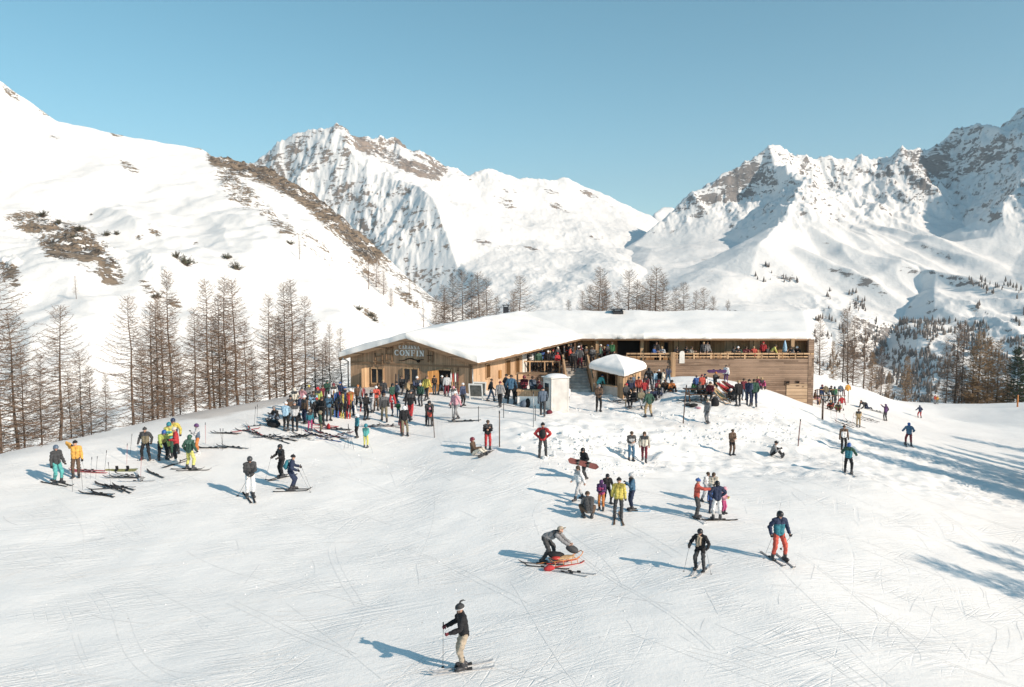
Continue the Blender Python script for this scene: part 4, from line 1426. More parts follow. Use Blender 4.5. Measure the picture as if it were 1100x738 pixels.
BACK = [(468, 317, 96, 3, .8), (487, 296, 97, 1, .9), (497, 290, 96, 0, .9), (515, 292, 98, 4, 1.), (522, 298, 95, 2, .9), (532, 318, 101, 3, .9), (560, 296, 99, 2, 1.1), (612, 322, 104, 3, .8), (627, 312, 102, 1, .8), (642, 287, 99, 4, 1.), (652, 300, 103, 1, .8), (664, 312, 105, 3, .8), (677, 290, 99, 0, 1.05), (690, 305, 104, 1, .9), (705, 287, 98, 2, 1.15), (714, 296, 102, 4, .9), (736, 303, 100, 0, .9), (757, 309, 101, 4, .9), (781, 322, 104, 3, .6), (478, 306, 100, 4, .9), (506, 300, 101, 3, .9), (552, 312, 103, 1, .8), (634, 306, 105, 0, .9), (646, 298, 107, 2, .9), (684, 300, 106, 3, .9), (699, 296, 105, 4, .9), (725, 308, 106, 1, .9), (746, 312, 104, 3, .8), (768, 318, 106, 0, .7)]
BACK.sort()
for i, (u, vt, Y, k, wd) in enumerate(BACK):
    stand_tree(u, vt, Y, LARCH[k], 'bare larch rising behind the snowy cabin roof, %s trunk from the left of that row' % NUMW[i], 'bare larches behind the cabin roof', wide=wd)

RIGHT = [(874, 392, 92, 'b', 1, .7), (882, 338, 97, 'l', 1, .9), (896, 366, 95, 'b', 0, .9), (908, 332, 98, 'l', 3, .8), (913, 330, 101, 'l', 1, .8), (919, 338, 97, 'l', 3, .8), (929, 343, 99, 'l', 4, .9), (938, 378, 101, 'b', 1, 1.), (948, 372, 104, 'l', 0, .9), (956, 398, 106, 'b', 0, .9), (974, 383, 108, 'b', 1, 1.), (1019, 362, 112, 'l', 1, .9), (1028, 348, 113, 'l', 3, .9), (1036, 345, 112, 'l', 4, .7),
         (1046, 372, 111, 'b', 0, 1.), (1054, 356, 110, 'b', 1, 1.05), (1064, 362, 113, 'b', 0, 1.), (1073, 366, 110, 'b', 1, 1.), (1084, 384, 112, 'b', 0, 1.), (1095, 372, 108, 'f', 0, 1.1), (1112, 360, 110, 'b', 1, 1.)]
for i, (u, vt, Y, t, k, wd) in enumerate(RIGHT):
    kind, tw = (LARCH[k], TWIG) if t == 'l' else ((BROWN[k], TWIGB) if t == 'b' else (FIR[0], NEEDLE))
    what = {'l': 'thin bare larch', 'b': 'dense rust-brown larch', 'f': 'dark green fir'}[t]
    side = 'beside the right end of the cabin' if u < 965 else 'beyond the right snow crest'
    lab = '%s %s, %s tree from it' % (what, side, NUMW[i]) if u < 965 else '%s %s, %s tree from the cabin' % (what, side, NUMW[i])
    if t == 'f': lab = 'dark green fir at the right edge among rust-brown larches'
    if u > 1104: lab = 'rust-brown larch just past the right edge of the view'
    stand_tree(u, vt, Y, kind, lab, 'trees along the right crest', wide=wd, twig=tw, name='fir_tree' if t == 'f' else 'larch_tree')

# larches outside the right edge whose shadows lie across the piste
for x, y, h, k in ((38, 39, 12, 0), (40, 36, 13, 1), (42, 42, 12, 0), (44, 38, 13, 1), (46, 44, 13, 0), (48, 40, 14, 1), (50, 47, 13, 0), (54, 41, 14, 1), (47, 49, 12, 0), (52, 51, 13, 1), (60, 50, 14, 0), (57, 46, 14, 1), (58, 58, 13, 1), (64, 42, 15, 0), (36, 17.5, 13, 1), (40, 21, 14, 0), (24.5, 10.2, 6.5, 1), (66, 48, 14, 1), (33.5, 41, 12, 0), (36, 45, 13, 1), (38, 49, 13, 0), (31, 19.5, 12, 0), (34, 22, 12, 1)):
    put_tree(x, y, hz1(x, y) - .1, h, BROWN[k], 'bare larch standing right of the view and shading the piste', 'larches right of the view', wide=1.3)

# ---- small trees and dwarf pines on the left hill
def bush_mesh(seed, n, dense):
    rd = random.Random(seed)
    mb, st_ = MB(), MB()
    for k in range(n):
        az, ln = rd.uniform(0, 6.28), rd.uniform(.5, 1.)
        el = rd.uniform(.25, 1.4)
        d = Vector((math.cos(az) * math.cos(el), math.sin(az) * math.cos(el), math.sin(el) * .9))
        tip = d * ln
        st_.tube([Vector((d.x * .05, d.y * .05, -.1)), tip * .5 + Vector((0, 0, -.05)), tip], [.035, .025, .01], 4, cap=False)
        for j in range(dense):
            q = rd.uniform(.3, 1.05)
            c = tip * q + Vector((rd.gauss(0, .05), rd.gauss(0, .05), rd.gauss(0, .05)))
            a = Vector((rd.uniform(-1, 1), rd.uniform(-1, 1), rd.uniform(-.3, 1))).normalized() * rd.uniform(.07, .15)
            w = a.cross(Vector((rd.uniform(-1, 1), rd.uniform(-1, 1), rd.uniform(-1, 1)))).normalized() * .022
            mb.add([c - w, c + w, c + a + w * .3, c + a - w * .3], [(0, 1, 2, 3)])
    return st_.mesh('branches'), mb.mesh('foliage')
BUSH = [bush_mesh(s, 26, 26) for s in (1, 2, 3)]
def hill_bush(u, v, size, lab, k=0, mat=PINEN):
    p = patch_hit(HILL_S, u, v)
    root = empty('mountain_pine', (p[0], p[1], p[2] - .3), random.uniform(0, 6), lab, 'shrub', 'dwarf pines on the left hill', scale=size)
    for nm, me, mt in (('branches', BUSH[k][0], BARK), ('foliage', BUSH[k][1], mat)):
        o = bpy.data.objects.new(nm, me)
        COL.objects.link(o)
        o.parent = root
        if not me.materials:
            me.materials.append(mt)
for i, (u, v, s, lab) in enumerate([(46, 233, 4.2, 'dark green dwarf pine on top of the left rock outcrop'), (63, 242, 3.2, 'dwarf pine clinging among the rocks right of the highest one on the outcrop'), (86, 248, 4., 'olive dwarf pine in the middle of the left rock outcrop'), (114, 254, 3.4, 'dark pointed dwarf pine on the right part of the rock outcrop'), (125, 252, 2.8, 'rightmost dwarf pine beside the rock outcrop'), (80, 255, 2.6, 'low brownish dwarf pine under the olive one on the rock outcrop'),
        (200, 285, 5.2, 'large reddish dwarf pine alone on the open snow of the left hill'), (190, 276, 3.2, 'small dwarf pine touching the large reddish one on the open snow'), (244, 278, 4., 'dwarf pine with a dark green top right of the reddish one'), (254, 290, 4.6, 'brown dwarf pine just below the one with the dark green top'), (98, 232, 1.6, 'tiny dwarf pine above the middle of the rock outcrop'), (385, 333, 3.6, 'dark dwarf pine low on the hill left of the cabin roof'), (398, 340, 3.4, 'dwarf pine just above the left roof edge of the cabin'), (402, 345, 2.6, 'small dwarf pine almost touching the cabin roof snow'), (312, 262, 3.2, 'dwarf pine under the rocky rib of the left hill'), (168, 320, 3.2, 'brown dwarf pine between the tops of the left larches')]):
    hill_bush(u, v, s, lab, i % 3)
for i, (u, v, px) in enumerate([(322, 279, 26), (396, 311, 40), (404, 309, 32), (412, 317, 26), (440, 318, 22), (82, 322, 26), (300, 372, 34), (350, 392, 30), (455, 352, 30), (170, 345, 30), (478, 352, 36), (420, 330, 20), (240, 390, 34)]):
    p = patch_hit(HILL_S, u, v)
    h = px * p[1] / FPX
    put_tree(p[0], p[1], p[2] - .2, h, (THIN + LARCH)[i % 4], 'small bare larch on the open left hill slope, %s of these under the rib' % NUMW[i], 'small larches scattered on the left hill', wide=1.2)

# ---- far forest on the lower right mountain and dark clumps by the gorge
rd = random.Random(5)
fb = MB()
def far_trees(n, us_, vs_, thr, seed):
    k = 0
    tries = 0
    while k < n and tries < n * 12:
        tries += 1
        u, v = rd.uniform(*us_), rd.uniform(*vs_)
        if float(fbm(u * .035, v * .06, seed, 3)) < thr:
            continue
        p = patch_hit(RGT_S, u, v)
        h = rd.uniform(6, 13)
        r = h * rd.uniform(.13, .22)
        a = rd.uniform(0, 2)
        ring = [Vector((p[0] + math.cos(a + q * 1.2566) * r * rd.uniform(.6, 1.3), p[1] + math.sin(a + q * 1.2566) * r, p[2] + h * .12)) for q in range(5)]
        ring2 = [Vector((p[0] + math.cos(a + .6 + q * 1.2566) * r * .62 * rd.uniform(.6, 1.2), p[1] + math.sin(a + .6 + q * 1.2566) * r * .62, p[2] + h * .5)) for q in range(5)]
        tip = Vector((p[0], p[1], p[2] + h))
        fb.add(ring + ring2 + [tip, Vector((p[0], p[1], p[2] - 1))], [(q, (q + 1) % 5, 5 + q) for q in range(5)] + [((q + 1) % 5, 5 + (q + 1) % 5, 5 + q) for q in range(5)] + [(5 + q, 5 + (q + 1) % 5, 10) for q in range(5)] + [((q + 1) % 5, q, 11) for q in range(5)])
        k += 1
far_trees(950, (965, 1110), (345, 440), -.05, 1)
far_trees(460, (940, 1000), (345, 440), -.1, 2)
far_trees(40, (885, 935), (312, 336), .05, 3)
far_trees(90, (872, 940), (340, 400), .12, 4)
far_trees(60, (1040, 1110), (300, 340), .15, 6)
far_trees(18, (810, 860), (285, 305), .1, 8)
tag(fb.build('forest', simple('far_conifers', (.13, .11, .095), .8, 0, .35, .02)), 'scattered dark conifer forest on the lower slopes of the right mountain', 'forest', kind='stuff')
# ------------------------------------------------------------------ people
SKIN = simple('skin', (.50, .30, .22), .5, 0, .06, 8.)
LIP = simple('lips', (.30, .10, .09), .5)
EYE = simple('eyes', (.02, .018, .016), .2)
HAIRM = simple('brown_hair', (.07, .045, .03), .7, 0, .3, 30.)
BLONDM = simple('fair_hair', (.38, .27, .15), .7, 0, .3, 30.)
LENS = simple('goggle_lens', (.03, .03, .04), .12, .2)
BOOTM = simple('boot_plastic', (.05, .05, .055), .35)
BOOTW = simple('white_boot_plastic', (.55, .55, .55), .35)
GLOVEM = simple('black_glove', (.025, .024, .026), .7)

def ik(a, b, l1, l2, hint):
    """middle joint of a two-bone limb from a to (about) b, bent towards hint"""
    a, b, hint = Vector(a), Vector(b), Vector(hint)
    d = b - a
    L = min(d.length, (l1 + l2) * .995)
    d = d.normalized()
    b = a + d * L
    x = (l1 * l1 - l2 * l2 + L * L) / (2 * L)
    h = math.sqrt(max(0, l1 * l1 - x * x))
    p = hint - d * hint.dot(d)
    p = p.normalized() if p.length > 1e-5 else d.orthogonal().normalized()
    return a + d * x + p * h, b

POSES = {  # pelvis, lean forward, twist, feet (left, right), hands, head (turn, nod), knee hint y, elbow hint
    'stand': dict(p=(0, 0, .93), lean=2, feet=((-.11, .02, .09), (.11, -.02, .09)), hands=((-.27, .06, .82), (.27, .04, .82))),
    'relaxed': dict(p=(.02, 0, .92), lean=-1, feet=((-.14, .06, .09), (.13, -.05, .09)), hands=((-.24, .16, .90), (.29, .02, .84)), head=(20, 5)),
    'apart': dict(p=(0, 0, .90), lean=4, feet=((-.21, .05, .09), (.20, -.03, .09)), hands=((-.32, .12, .92), (.32, .10, .92)), head=(0, 8)),
    'ski': dict(p=(0, -.04, .86), lean=12, feet=((-.17, .08, .09), (.17, -.02, .09)), hands=((-.36, .34, 1.0), (.36, .30, .98)), head=(0, 4)),
    'poles': dict(p=(0, -.02, .91), lean=8, feet=((-.12, .03, .09), (.12, -.02, .09)), hands=((-.27, .40, 1.06), (.27, .38, 1.04)), head=(8, 10)),
    'walk': dict(p=(0, .02, .91), lean=5, feet=((-.09, .30, .09), (.09, -.28, .11)), hands=((-.26, -.14, .86), (.25, .24, .92))),
    'fold': dict(p=(0, 0, .93), lean=3, feet=((-.11, .03, .09), (.12, -.03, .09)), hands=((-.09, .30, 1.14), (.09, .28, 1.10)), head=(0, 18)),
    'phone': dict(p=(0, 0, .93), lean=3, feet=((-.12, .02, .09), (.12, -.02, .09)), hands=((-.08, .32, 1.30), (.10, .26, 1.18)), head=(0, 14)),
    'face': dict(p=(0, 0, .93), lean=-2, feet=((-.11, .0, .09), (.12, .03, .09)), hands=((-.27, .06, .86), (.14, .16, 1.56)), head=(20, -2)),
    'hip': dict(p=(0, 0, .93), lean=1, feet=((-.16, .02, .09), (.16, -.02, .09)), hands=((-.21, .06, 1.02), (.21, .06, 1.02)), elbow=(1, -.4, 0)),
    'point': dict(p=(0, 0, .93), lean=3, feet=((-.12, .02, .09), (.12, -.03, .09)), hands=((-.27, .05, .84), (.20, .55, 1.34))),
    'bend': dict(p=(0, -.16, .84), lean=68, feet=((-.15, .16, .09), (.15, -.22, .09)), hands=((-.10, .76, .62), (.14, .72, .66)), head=(10, -38)),
    'stoop': dict(p=(0, -.10, .86), lean=42, feet=((-.16, .10, .09), (.16, -.10, .09)), hands=((-.16, .50, .66), (.16, .50, .62)), head=(0, -5)),
    'squat': dict(p=(0, -.12, .36), lean=26, feet=((-.15, .12, .09), (.15, .02, .09)), hands=((-.14, .46, .40), (.16, .46, .46)), head=(0, 10)),
    'kneel': dict(p=(0, -.05, .52), lean=24, feet=((-.14, -.36, .08), (.14, .20, .09)), hands=((-.16, .44, .48), (.16, .48, .52)), head=(0, 10)),
    'sit': dict(p=(0, 0, .14), lean=-8, feet=((-.15, .72, .10), (.14, .70, .10)), hands=((-.28, -.22, .10), (.22, .36, .46)), head=(0, 4)),
    'sitknee': dict(p=(0, 0, .14), lean=18, feet=((-.13, .56, .09), (.13, .60, .09)), hands=((-.15, .44, .46), (.15, .46, .48)), head=(0, 12)),
    'bench': dict(p=(0, 0, .50), lean=6, feet=((-.12, .42, .09), (.13, .38, .09)), hands=((-.16, .36, .66), (.16, .36, .66)), head=(0, 6)),
    'table': dict(p=(0, 0, .50), lean=14, feet=((-.12, .36, .09), (.13, .30, .09)), hands=((-.20, .42, .82), (.16, .40, .84)), head=(10, 10)),
    'recline': dict(p=(0, 0, .30), lean=-44, feet=((-.12, .92, .16), (.13, .95, .16)), hands=((-.20, .22, .42), (.18, .26, .42)), head=(0, 22)),
    'raise': dict(p=(0, 0, .93), lean=-2, feet=((-.13, .02, .09), (.13, -.02, .09)), hands=((-.44, .12, 1.62), (.30, .10, .95))),
    'crawl': dict(p=(0, -.20, .48), lean=78, feet=((-.14, -.78, .08), (.14, -.70, .08)), hands=((-.20, .42, .10), (.22, .40, .10)), head=(0, -50)),
    'carry': dict(p=(0, 0, .92), lean=10, feet=((-.09, .24, .09), (.10, -.20, .10)), hands=((-.16, .22, 1.02), (.30, .06, .92)), head=(-6, 12)),
}

def hull(bm_pts):
    bm = bmesh.new()
    for p in bm_pts:
        bm.verts.new(p)
    bmesh.ops.convex_hull(bm, input=bm.verts[:])
    for v in [v for v in bm.verts if not v.link_faces]:
        bm.verts.remove(v)
    vs = [tuple(v.co) for v in bm.verts]
    ix = {v: i for i, v in enumerate(bm.verts)}
    fs = [tuple(ix[v] for v in f.verts) for f in bm.faces]
    bm.free()
    return vs, fs

_ico = bmesh.new()
bmesh.ops.create_icosphere(_ico, subdivisions=1, radius=1.)
ICO = [v.co.copy() for v in _ico.verts]
_ico.free()

def capsule_pts(a, ra, b, rb):
    a, b = Vector(a), Vector(b)
    return [a + v * ra for v in ICO] + [b + v * rb for v in ICO]

def remesh(mb, voxel, smooth=6, fac=.5):
    me = mb.mesh('tmp')
    o = bpy.data.objects.new('tmp', me)
    COL.objects.link(o)
    m = o.modifiers.new('r', 'REMESH')
    m.mode = 'VOXEL'
    m.voxel_size = voxel
    m2 = o.modifiers.new('s', 'SMOOTH')
    m2.iterations = smooth
    m2.factor = fac
    dg = bpy.context.evaluated_depsgraph_get()
    ev = o.evaluated_get(dg)
    out = bpy.data.meshes.new_from_object(ev)
    bpy.data.objects.remove(o)
    bpy.data.meshes.remove(me)
    return out

def hand_mesh(side, voxel=.006):
    """a gloved hand closed around a stick: palm, four unequal bent fingers, a thumb from the palm's side"""
    mb = MB()
    x = 1 if side > 0 else -1
    mb.add(*hull(capsule_pts((0, 0, 0), .030, (-.030 * x, .0, -.075), .019) + capsule_pts((.030 * x, 0, -.005), .022, (.034 * x, 0, -.07), .019)))
    for k, (fx, l) in enumerate(((-.033, .072), (-.011, .082), (.012, .077), (.033, .060))):
        a = Vector((fx * x, .004, -.078)); b = a + Vector((0, .030, -.022)) * (l / .075); c = b + Vector((0, .020, .024)) * (l / .075); d = c + Vector((0, -.020, .016)) * (l / .075)
        for p, q, r0, r1 in ((a, b, .0125, .0115), (b, c, .0115, .0105), (c, d, .0105, .009)):
            mb.add(*hull(capsule_pts(p, r0, q, r1)))
    t0 = Vector((-.034 * x, .012, -.025)); t1 = t0 + Vector((-.022 * x, .030, -.018)); t2 = t1 + Vector((.006 * x, .026, -.010))
    for p, q, r0, r1 in ((t0, t1, .015, .0125), (t1, t2, .0125, .0105)):
        mb.add(*hull(capsule_pts(p, r0, q, r1)))
    me = remesh(mb, voxel, 3)
    for p in me.polygons: p.use_smooth = True
    return me
HAND = {('hi', s): hand_mesh(s) for s in (-1, 1)}
HAND.update({('lo', s): hand_mesh(s, .014) for s in (-1, 1)})

def figure(pose, hi, kid=False, coat=0.):
    """all meshes of a clothed figure in one pose, in a frame that looks along +Y with the soles at 0"""
    q = POSES[pose]
    hs = 1.28 if kid else 1.
    pc = Vector(q['p'])
    ln = R(q['lean'])
    up = Vector((0, math.sin(ln), math.cos(ln)))
    fw = Vector((0, math.cos(ln), -math.sin(ln)))
    rt = Vector((1, 0, 0))
    S = []                                                   # label, a, ra, b, rb
    chest = pc + up * .34
    sh = pc + up * .475
    neck = pc + up * .53
    tn, nod = q.get('head', (0, 6))
    hq = R(q['lean'] * .35 + nod)
    hf = Vector((math.sin(R(tn)) * math.cos(hq), math.cos(R(tn)) * math.cos(hq), -math.sin(hq)))
    hu = Vector((0, math.sin(hq), math.cos(hq)))
    hu = (hu - hf * hu.dot(hf)).normalized()
    hr = hf.cross(hu)
    hc = neck + (up * .5 + hu * .5).normalized() * (.125 * hs) + hf * .015
    for s in (-1, 1):
        S.append(('T', pc + rt * (.055 * s) + up * .02, .108, chest + rt * (.068 * s), .112))
        S.append(('T', chest + rt * (.068 * s), .112, sh + rt * (.095 * s) - up * .03, .088))
        S.append(('T', sh + rt * (.05 * s), .07, sh + rt * (.155 * s), .068))
    S.append(('T', sh, .07, neck, .058))
    S.append(('N', neck - up * .02, .056, hc - hu * .05, .052))
    S.append(('H', hc + hu * (.028 * hs) - hf * .012, .090 * hs, hc - hu * (.025 * hs) + hf * .008, .080 * hs))
    S.append(('H', hc - hu * (.03 * hs) + hf * .01, .07 * hs, hc - hu * (.078 * hs) + hf * (.04 * hs), .04 * hs))
    S.append(('H', hc + hf * (.086 * hs) + hu * .012, .012, hc + hf * (.106 * hs) - hu * (.016 * hs), .015))
    for s in (-1, 1):
        S.append(('H', hc + hr * (.084 * s * hs) + hu * .012, .014, hc + hr * (.092 * s * hs) - hu * .02 - hf * .01, .013))
    eh = Vector(q.get('elbow', (.45, -.8, -.35)))
    hands, elbows = [], []
    for s, hd in zip((-1, 1), q['hands']):
        a = sh + rt * (.185 * s)
        e, w = ik(a, hd, .285, .265, (eh.x * s, eh.y, eh.z))
        S.append(('A', a, .062, e, .048))
        S.append(('A', e, .048, w, .036))
        dv = (w - e).normalized()
        S.append(('G', w, .033, w + dv * .06, .030))
        hands.append((w, dv)); elbows.append(e)
    feet = []
    for s, ft in zip((-1, 1), q['feet']):
        h = pc + rt * (.092 * s)
        dn = Vector(ft) - h
        kn, an = ik(h, ft, .435, .425, (s * .18, 1.0, .25) if q['p'][2] > .6 else (s * .35, .4, 1.0))
        if pose in ('crawl',): kn, an = ik(h, ft, .435, .425, (0, .4, -1))
        if pose == 'kneel' and s < 0: kn, an = ik(h, ft, .435, .425, (0, .6, -1))
        S.append(('L', h, .092, kn, .064))
        S.append(('C', kn, .064, an + (kn - an).normalized() * .02, .050))
        td = Vector((s * .18, 1, 0)).normalized()
        if pose in ('sit', 'recline', 'sitknee'): td = Vector((s * .2, .45, .85)).normalized()
        if pose == 'crawl' or (pose == 'kneel' and s < 0): td = Vector((0, -.55, -.6)).normalized()
        S.append(('F', an - td * .06 - Vector((0, 0, .035)), .05, an + td * .16 - Vector((0, 0, .045)), .042))
        feet.append((an, td, kn))
    mb = MB()
    for lb, a, ra, b, rb in S:
        mb.add(*hull(capsule_pts(a, ra, b, rb)))
    body = remesh(mb, .0135 if hi else .026, 5 if hi else 3)
    n = len(body.vertices)
    co = np.empty(n * 3); body.vertices.foreach_get('co', co); co = co.reshape(-1, 3)
    no = np.empty(n * 3); body.vertices.foreach_get('normal', no); no = no.reshape(-1, 3)
    best, lab = np.full(n, 9e9), np.zeros(n, int)
    names = 'TNHAGLCF'
    for lb, a, ra, b, rb in S:
        a_, b_ = np.array(a), np.array(b)
        ab = b_ - a_
        t = np.clip(((co - a_) @ ab) / max(ab @ ab, 1e-9), 0, 1)
        d = np.linalg.norm(co - a_ - t[:, None] * ab, axis=1) - (ra + t * (rb - ra))
        d = d - (.012 if lb in 'T' else 0)
        m = d < best
        best[m] = d[m]; lab[m] = names.index(lb)
    # low shin becomes boot; a long coat takes the upper thigh
    for an, td, kn in feet:
        ax = np.array(kn - an); L = np.linalg.norm(ax); ax /= L
        t = (co - np.array(an)) @ ax
        near = np.linalg.norm(co - np.array(an) - t[:, None] * ax, axis=1) < .14
        lab[(lab == names.index('C')) & near & (t < L * .34)] = names.index('F')
    if coat:
        for s, (an, td, kn) in zip((-1, 1), feet):
            h = np.array(pc + rt * (.092 * s)); ax = np.array(kn) - h; L = np.linalg.norm(ax); ax /= L
            t = (co - h) @ ax
            lab[(lab == names.index('L')) & (t < L * coat)] = 0
    fv = [tuple(p.vertices) for p in body.polygons]
    flab = np.array([np.bincount(lab[list(f)]).argmax() for f in fv])
    # face details on the continuous body mesh
    body.materials.clear()
    mi = np.zeros(len(fv), int)
    fc = np.array([co[list(f)].mean(0) for f in fv])
    if hi:
        for s in (-1, 1):
            ep = np.array(hc + hf * (.088 * hs) + hr * (.034 * s) + hu * .018)
            mi[np.linalg.norm(fc - ep, axis=1) < .015] = 1
        mp = fc - np.array(hc + hf * (.092 * hs) - hu * (.05 * hs))
        mi[(abs(mp @ np.array(hr)) < .026) & (abs(mp @ np.array(hu)) < .009) & (abs(mp @ np.array(hf)) < .04)] = 2
    body.polygons.foreach_set('material_index', mi)
    body.polygons.foreach_set('use_smooth', np.ones(len(fv), bool))
    def cloth(nm, labs, off, second=None, wr=.008, extra=None):
        sel = np.isin(flab, [names.index(c) for c in labs])
        if extra is not None: sel = sel & extra
        used = np.unique(np.array([i for f, k in zip(fv, sel) if k for i in f]))
        if len(used) == 0:
            return None
        inner = np.ones(n, bool)
        for f, k in zip(fv, sel):
            if not k:
                for i in f: inner[i] = False
        w = off * np.where(inner, 1., .25) + wr * (fbm(co[:, 0] * 9 + co[:, 1] * 5, co[:, 2] * 13, 77, 2)) * inner
        # hems stand a little away from the body
        p2 = co + no * w[:, None]
        ix = -np.ones(n, int); ix[used] = np.arange(len(used))
        me = bpy.data.meshes.new(nm)
        me.from_pydata([tuple(p) for p in p2[used]], [], [tuple(ix[i] for i in f) for f, k in zip(fv, sel) if k])
        me.polygons.foreach_set('use_smooth', np.ones(len(me.polygons), bool))
        hgt = (fc - np.array(pc)) @ np.array(up)
        side = abs(fc[:, 0])
        fr_ = (fc - np.array(pc)) @ np.array(fw)
        mix_ = []
        for l, k, h_, s_, g_ in zip(flab, sel, hgt, side, fr_):
            if not k: continue
            if second:
                i_ = 1 if names[l] in second else (2 if h_ > .36 else (3 if (s_ < .014 and g_ > 0) or h_ < -.03 else 0))
            else:
                i_ = 1 if (h_ < -.50 and s_ > .13) else 0
            mix_.append(i_)
        me.polygons.foreach_set('material_index', mix_)
        me.update()
        return me
    out = {'body': body, 'jacket': cloth('jacket', 'TA', .028, 'A', .021), 'trousers': cloth('trousers', 'LC', .022, None, .018)}
    ank = [np.array(a_ + (k_ - a_) * .1 + t_ * .05) for a_, t_, k_ in feet]
    nearL = np.linalg.norm(fc - ank[0], axis=1) < np.linalg.norm(fc - ank[1], axis=1)
    out['boots'] = [cloth('boot', 'F', .022, None, 0, m_) for m_ in (nearL, ~nearL)]
    HM = Matrix((hr, hf, hu)).transposed().to_4x4(); HM.translation = hc
    out['head'], out['hs'] = HM, hs
    out['hands'] = []
    for (w, dv), s in zip(hands, (-1, 1)):
        z = -dv
        y = Vector((0, 1, 0)) if abs(dv.y) < .85 else Vector((-s, 0, .2))
        y = (y - z * y.dot(z)).normalized()
        x = y.cross(z)
        M = Matrix((x, y, z)).transposed().to_4x4(); M.translation = w + dv * .02
        out['hands'].append(M)
    out['feet'] = feet
    BM = Matrix((rt, fw, up)).transposed().to_4x4(); BM.translation = pc + up * .30 - fw * .15
    out['back'] = BM
    return out
FIG = {}
def get_fig(pose, hi, kid, coat):
    k = (pose, hi, kid, coat)
    if k not in FIG:
        FIG[k] = figure(*k)
    return FIG[k]

# headwear in a frame at the head's centre, looking along +Y
def _helmet():
    a = MB().ell((0, -.012, .03), (.112, .132, .118), 16, 9, .42, 1.)
    a.ell((0, -.05, -.03), (.107, .088, .08), 14, 6, .3, .9)
    return a.mesh('helmet')
def _goggles():
    g = MB()
    n = 9
    o = []
    for z, k in ((-.012, 1.), (.012, 1.06), (.042, 1.03)):
        for i in range(n):
            t = R(-68 + 136 * i / (n - 1))
            o.append((math.sin(t) * .098 * k, math.cos(t) * .112 * k + .004, z))
    g.add(o, [(r * n + i, r * n + i + 1, (r + 1) * n + i + 1, (r + 1) * n + i) for r in range(2) for i in range(n - 1)], 0, True)
    return g.mesh('goggles')
def _beanie():
    a = MB().ell((0, -.01, .035), (.106, .120, .115), 14, 8, .5, 1.)
    a.ell((0, -.01, .04), (.112, .126, .03), 14, 5, .15, .85)
    a.ell((0, -.01, .155), (.024, .024, .022), 8, 5)
    return a.mesh('hat')
def _cap():
    a = MB().ell((0, -.01, .035), (.104, .118, .09), 14, 8, .5, 1.)
    a.box(-.07, .09, .033, .07, .19, .045)
    return a.mesh('cap')
def _hood():
    a = MB().ell((0, -.022, .005), (.122, .128, .138), 14, 10, .12, 1.)
    return a.mesh('hood')
def _hair():
    a = MB().ell((0, -.022, .03), (.104, .112, .105), 14, 9, .38, 1.)
    return a.mesh('hair')
def _long():
    a = MB().ell((0, -.022, .03), (.106, .114, .107), 14, 9, .38, 1.)
    a.add(*hull(capsule_pts((-.06, -.06, .0), .05, (-.05, -.09, -.2), .035) + capsule_pts((.06, -.06, .0), .05, (.05, -.09, -.2), .035)))
    return a.mesh('hair')
def _fur():
    a = MB().ell((0, -.01, .04), (.112, .126, .10), 14, 8, .45, 1.)
    a.tube([(.08, -.02, .09), (.13, -.06, .13), (.16, -.13, .13), (.15, -.18, .10)], [.03, .026, .018, .006], 7)
    a.tube([(-.08, .02, .09), (-.13, .03, .13), (-.17, .0, .16), (-.18, -.05, .17)], [.03, .026, .018, .006], 7)
    return a.mesh('fur_hat')
HEADW = dict(helmet=_helmet(), beanie=_beanie(), cap=_cap(), hood=_hood(), hair=_hair(), long=_long(), fur=_fur())
HWNAME = dict(helmet='helmet', beanie='hat', cap='cap', hood='hood', hair='hair', long='hair', fur='fur_hat')
GOG = _goggles()
_b = MB().ell((0, 0, -.03), (.085, .06, .10), 10, 6)
_b.tube([(-.10, .0, .04), (0, -.03, .055), (.10, .0, .04)], .024, 7)
def _pack():
    a = MB()
    a.ell((0, -.07, -.02), (.165, .10, .24), 14, 9)
    a.ell((0, -.14, -.10), (.12, .06, .11), 10, 7)
    for s in (-1, 1):
        a.tube([(s * .10, -.04, .2), (s * .115, .10, .23), (s * .12, .24, .12), (s * .13, .22, -.06), (s * .13, .06, -.16), (s * .12, -.04, -.18)], .018, 6)
    return a.mesh('backpack')
PACK = _pack()

def ski_mesh():
    a = MB()
    n = 14
    L = 1.64
    o = []
    for i in range(n + 1):
        y = -L * .47 + L * i / n
        q = i / n
        w = .047 - .014 * math.sin(q * math.pi) if q < .9 else .047 * (1 - ((q - .9) / .1) ** 2 * .85)
        z = .012 + (max(0, q - .86) / .14) ** 2 * .10 + (max(0, .05 - q) / .05) ** 2 * .02
        o += [(-w, y, z), (w, y, z), (w, y, z + .014), (-w, y, z + .014)]
    f = []
    for i in range(n):
        k = i * 4
        for j in range(4):
            f.append((k + j, k + (j + 1) % 4, k + 4 + (j + 1) % 4, k + 4 + j))
    f += [(3, 2, 1, 0), (n * 4, n * 4 + 1, n * 4 + 2, n * 4 + 3)]
    a.add(o, f)
    return a.mesh('ski')
def bind_mesh():
    a = MB()
    a.box(-.03, .10, .026, .03, .22, .065)
    a.box(-.032, -.22, .026, .032, -.10, .075)
    a.box(-.025, -.10, .026, .025, .10, .034)
    return a.mesh('binding')
SKIM, BINDM = ski_mesh(), bind_mesh()
def pole_meshes():
    a = MB().tube([(0, 0, 0), (0, 0, 1.13)], [.006, .009], 6)
    g = MB().tube([(0, 0, 1.12), (0, 0, 1.15), (0, 0, 1.23), (0, 0, 1.25)], [.012, .017, .015, .019], 8)
    b = MB().tube([(0, 0, .055), (0, 0, .07)], [.042, .03], 10)
    return a.mesh('ski_pole'), g.mesh('grip'), b.mesh('basket')
